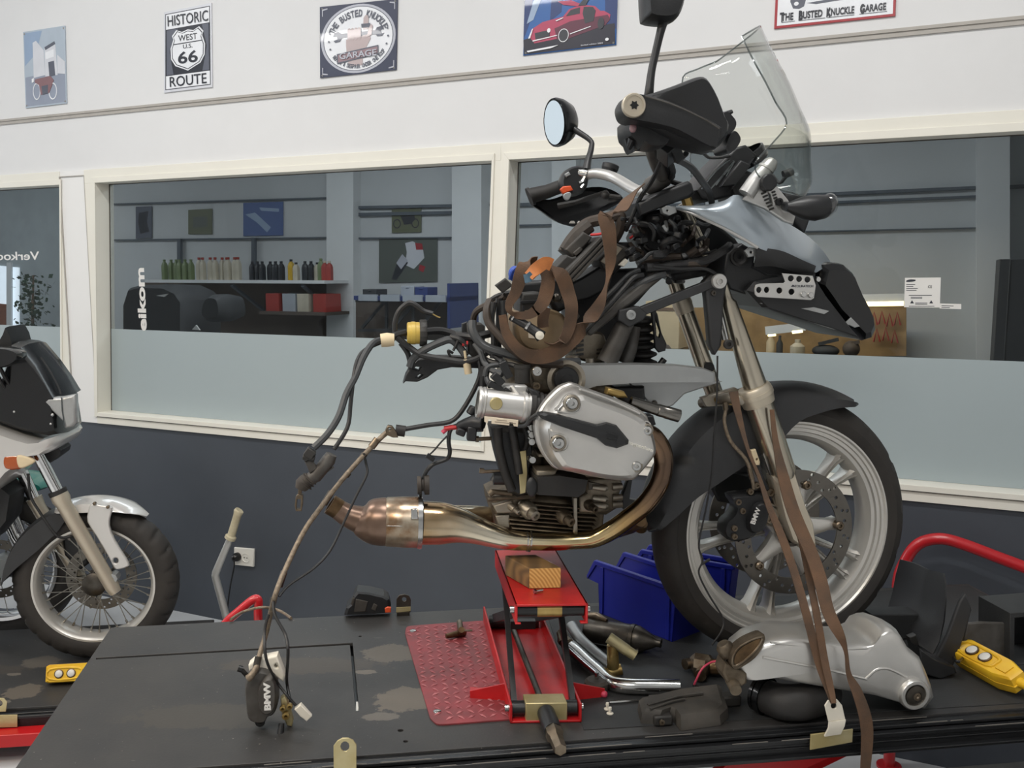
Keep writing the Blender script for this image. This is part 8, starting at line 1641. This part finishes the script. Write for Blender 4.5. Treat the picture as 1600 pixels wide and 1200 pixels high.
pil = MB(); pil.pillow(BIKE3, cr([(-60, 770), (-40, 752), (10, 744), (50, 748), (72, 756), (70, 764), (30, 764), (-30, 778)], 2, True), [(-.1, .9), (-.06, 1), (.06, 1), (.1, .9)]); build(pil, 'teal_fairing', 'teal_paint', m3)
# ---------------------------------------------------------------- lever pole and red bar beside the left lift
lp_ = thing('lever_pole', 'bent galvanised lever pole with a cream grip standing by the outlet', 'lever', V((0, 0, 0)))
q = Wl(348, 985, .35); LP = Plane(q, E1, UP, V((0, -1, 0)))
g0 = LP.hit(340, 985); lp_.location = V((g0.x, g0.y, 0)); ORG[lp_.name] = V((g0.x, g0.y, 0))
m = MB(); m.tube([V((LP.hit(362, 985).x, q.y, 0)), LP.hit(358, 985), LP.hit(353, 962), LP.hit(338, 906), LP.hit(337, 897), LP.hit(340, 888), LP.hit(362, 836)], [.016] * 6 + [.014], 14, 4); build(m, 'pole_tube', 'galvanised', lp_)
m = MB(); m.tube([LP.hit(359, 842), LP.hit(361, 838), LP.hit(361.5, 836.5), LP.hit(371, 805), LP.hit(373, 799), LP.hit(374.5, 797)], [.024, .024, .017, .017, .021, .018], 16); build(m, 'grip', 'cream_plastic', lp_)
rb = thing('red_bar', 'bent red steel bar rising behind the left end of the deck', 'bar', V((0, 0, 0)))
q = T(380, 968) - E3 * .10; RB = Plane(q, E1, UP, E3); g0 = RB.hit(395, 980); rb.location = V((g0.x, g0.y, 0)); ORG[rb.name] = V((g0.x, g0.y, 0))
a0 = RB.hit(404, 985)
m = MB(); m.tube([V((a0.x, a0.y, 0)), a0, RB.hit(404, 950), RB.hit(403, 937), RB.hit(394, 938), RB.hit(372, 956), RB.hit(356, 970), RB.hit(340, 990)], .0125, 12, 4); build(m, 'bar_tube', 'pipe_red', rb)
m = MB(); m.cyl(V((a0.x, a0.y, 0)), V((a0.x, a0.y, .01)), .04, n=16); build(m, 'bar_foot', 'pipe_red', rb)
m = MB(); m.tube([T(358, 974, .008) - E3 * .03, RB.hit(380, 956, .05), RB.hit(410, 949, .06), RB.hit(436, 954, .05), T(455, 966, .004)], .004, 8, 5); tag(build(m, 'tan_cable', 'braided_hose'), 'thin tan cable arching over the far edge of the deck', 'cable')
# rest of the left motorcycle, just outside the frame
RW = Plane(BIKE2.o - E1 * 1.46, E1, UP, E3)
m = MB(); m.lathe(RW.o, E3, [(r * K2 * .93, t * 1.3) for r, t in pr + [(r, -t) for r, t in reversed(pr[:-1])]], 64, E1, loop=True); rw2 = build(m, 'rear_wheel', 'rim_alu', mo)
m = MB(); tire(m, RW, .30, .13, .205, None, 90); build(m, 'tire', 'tire_rubber', rw2)
m = MB(); m.tube([BIKE2.at(-.85, -.02, .09), RW.at(0, 0, .09)], .03, 12); m.tube([BIKE2.at(-.85, -.02, -.09), RW.at(0, 0, -.09)], .03, 12); build(m, 'swing_arm', 'black_plastic', mo)
m = MB(); m.loft([[BIKE2.at(u, v + s_ * math.sin(t) * .5, s_ * math.cos(t)) for t in [2 * PI * i / 16 for i in range(16)]] for u, v, s_ in [(-.52, .52, .09), (-.62, .54, .14), (-.85, .52, .15), (-1.0, .46, .12), (-1.3, .47, .13), (-1.6, .50, .11), (-1.75, .52, .05)]]); build(m, 'tank_and_seat', 'shade_and_rubber', mo, smooth=60)
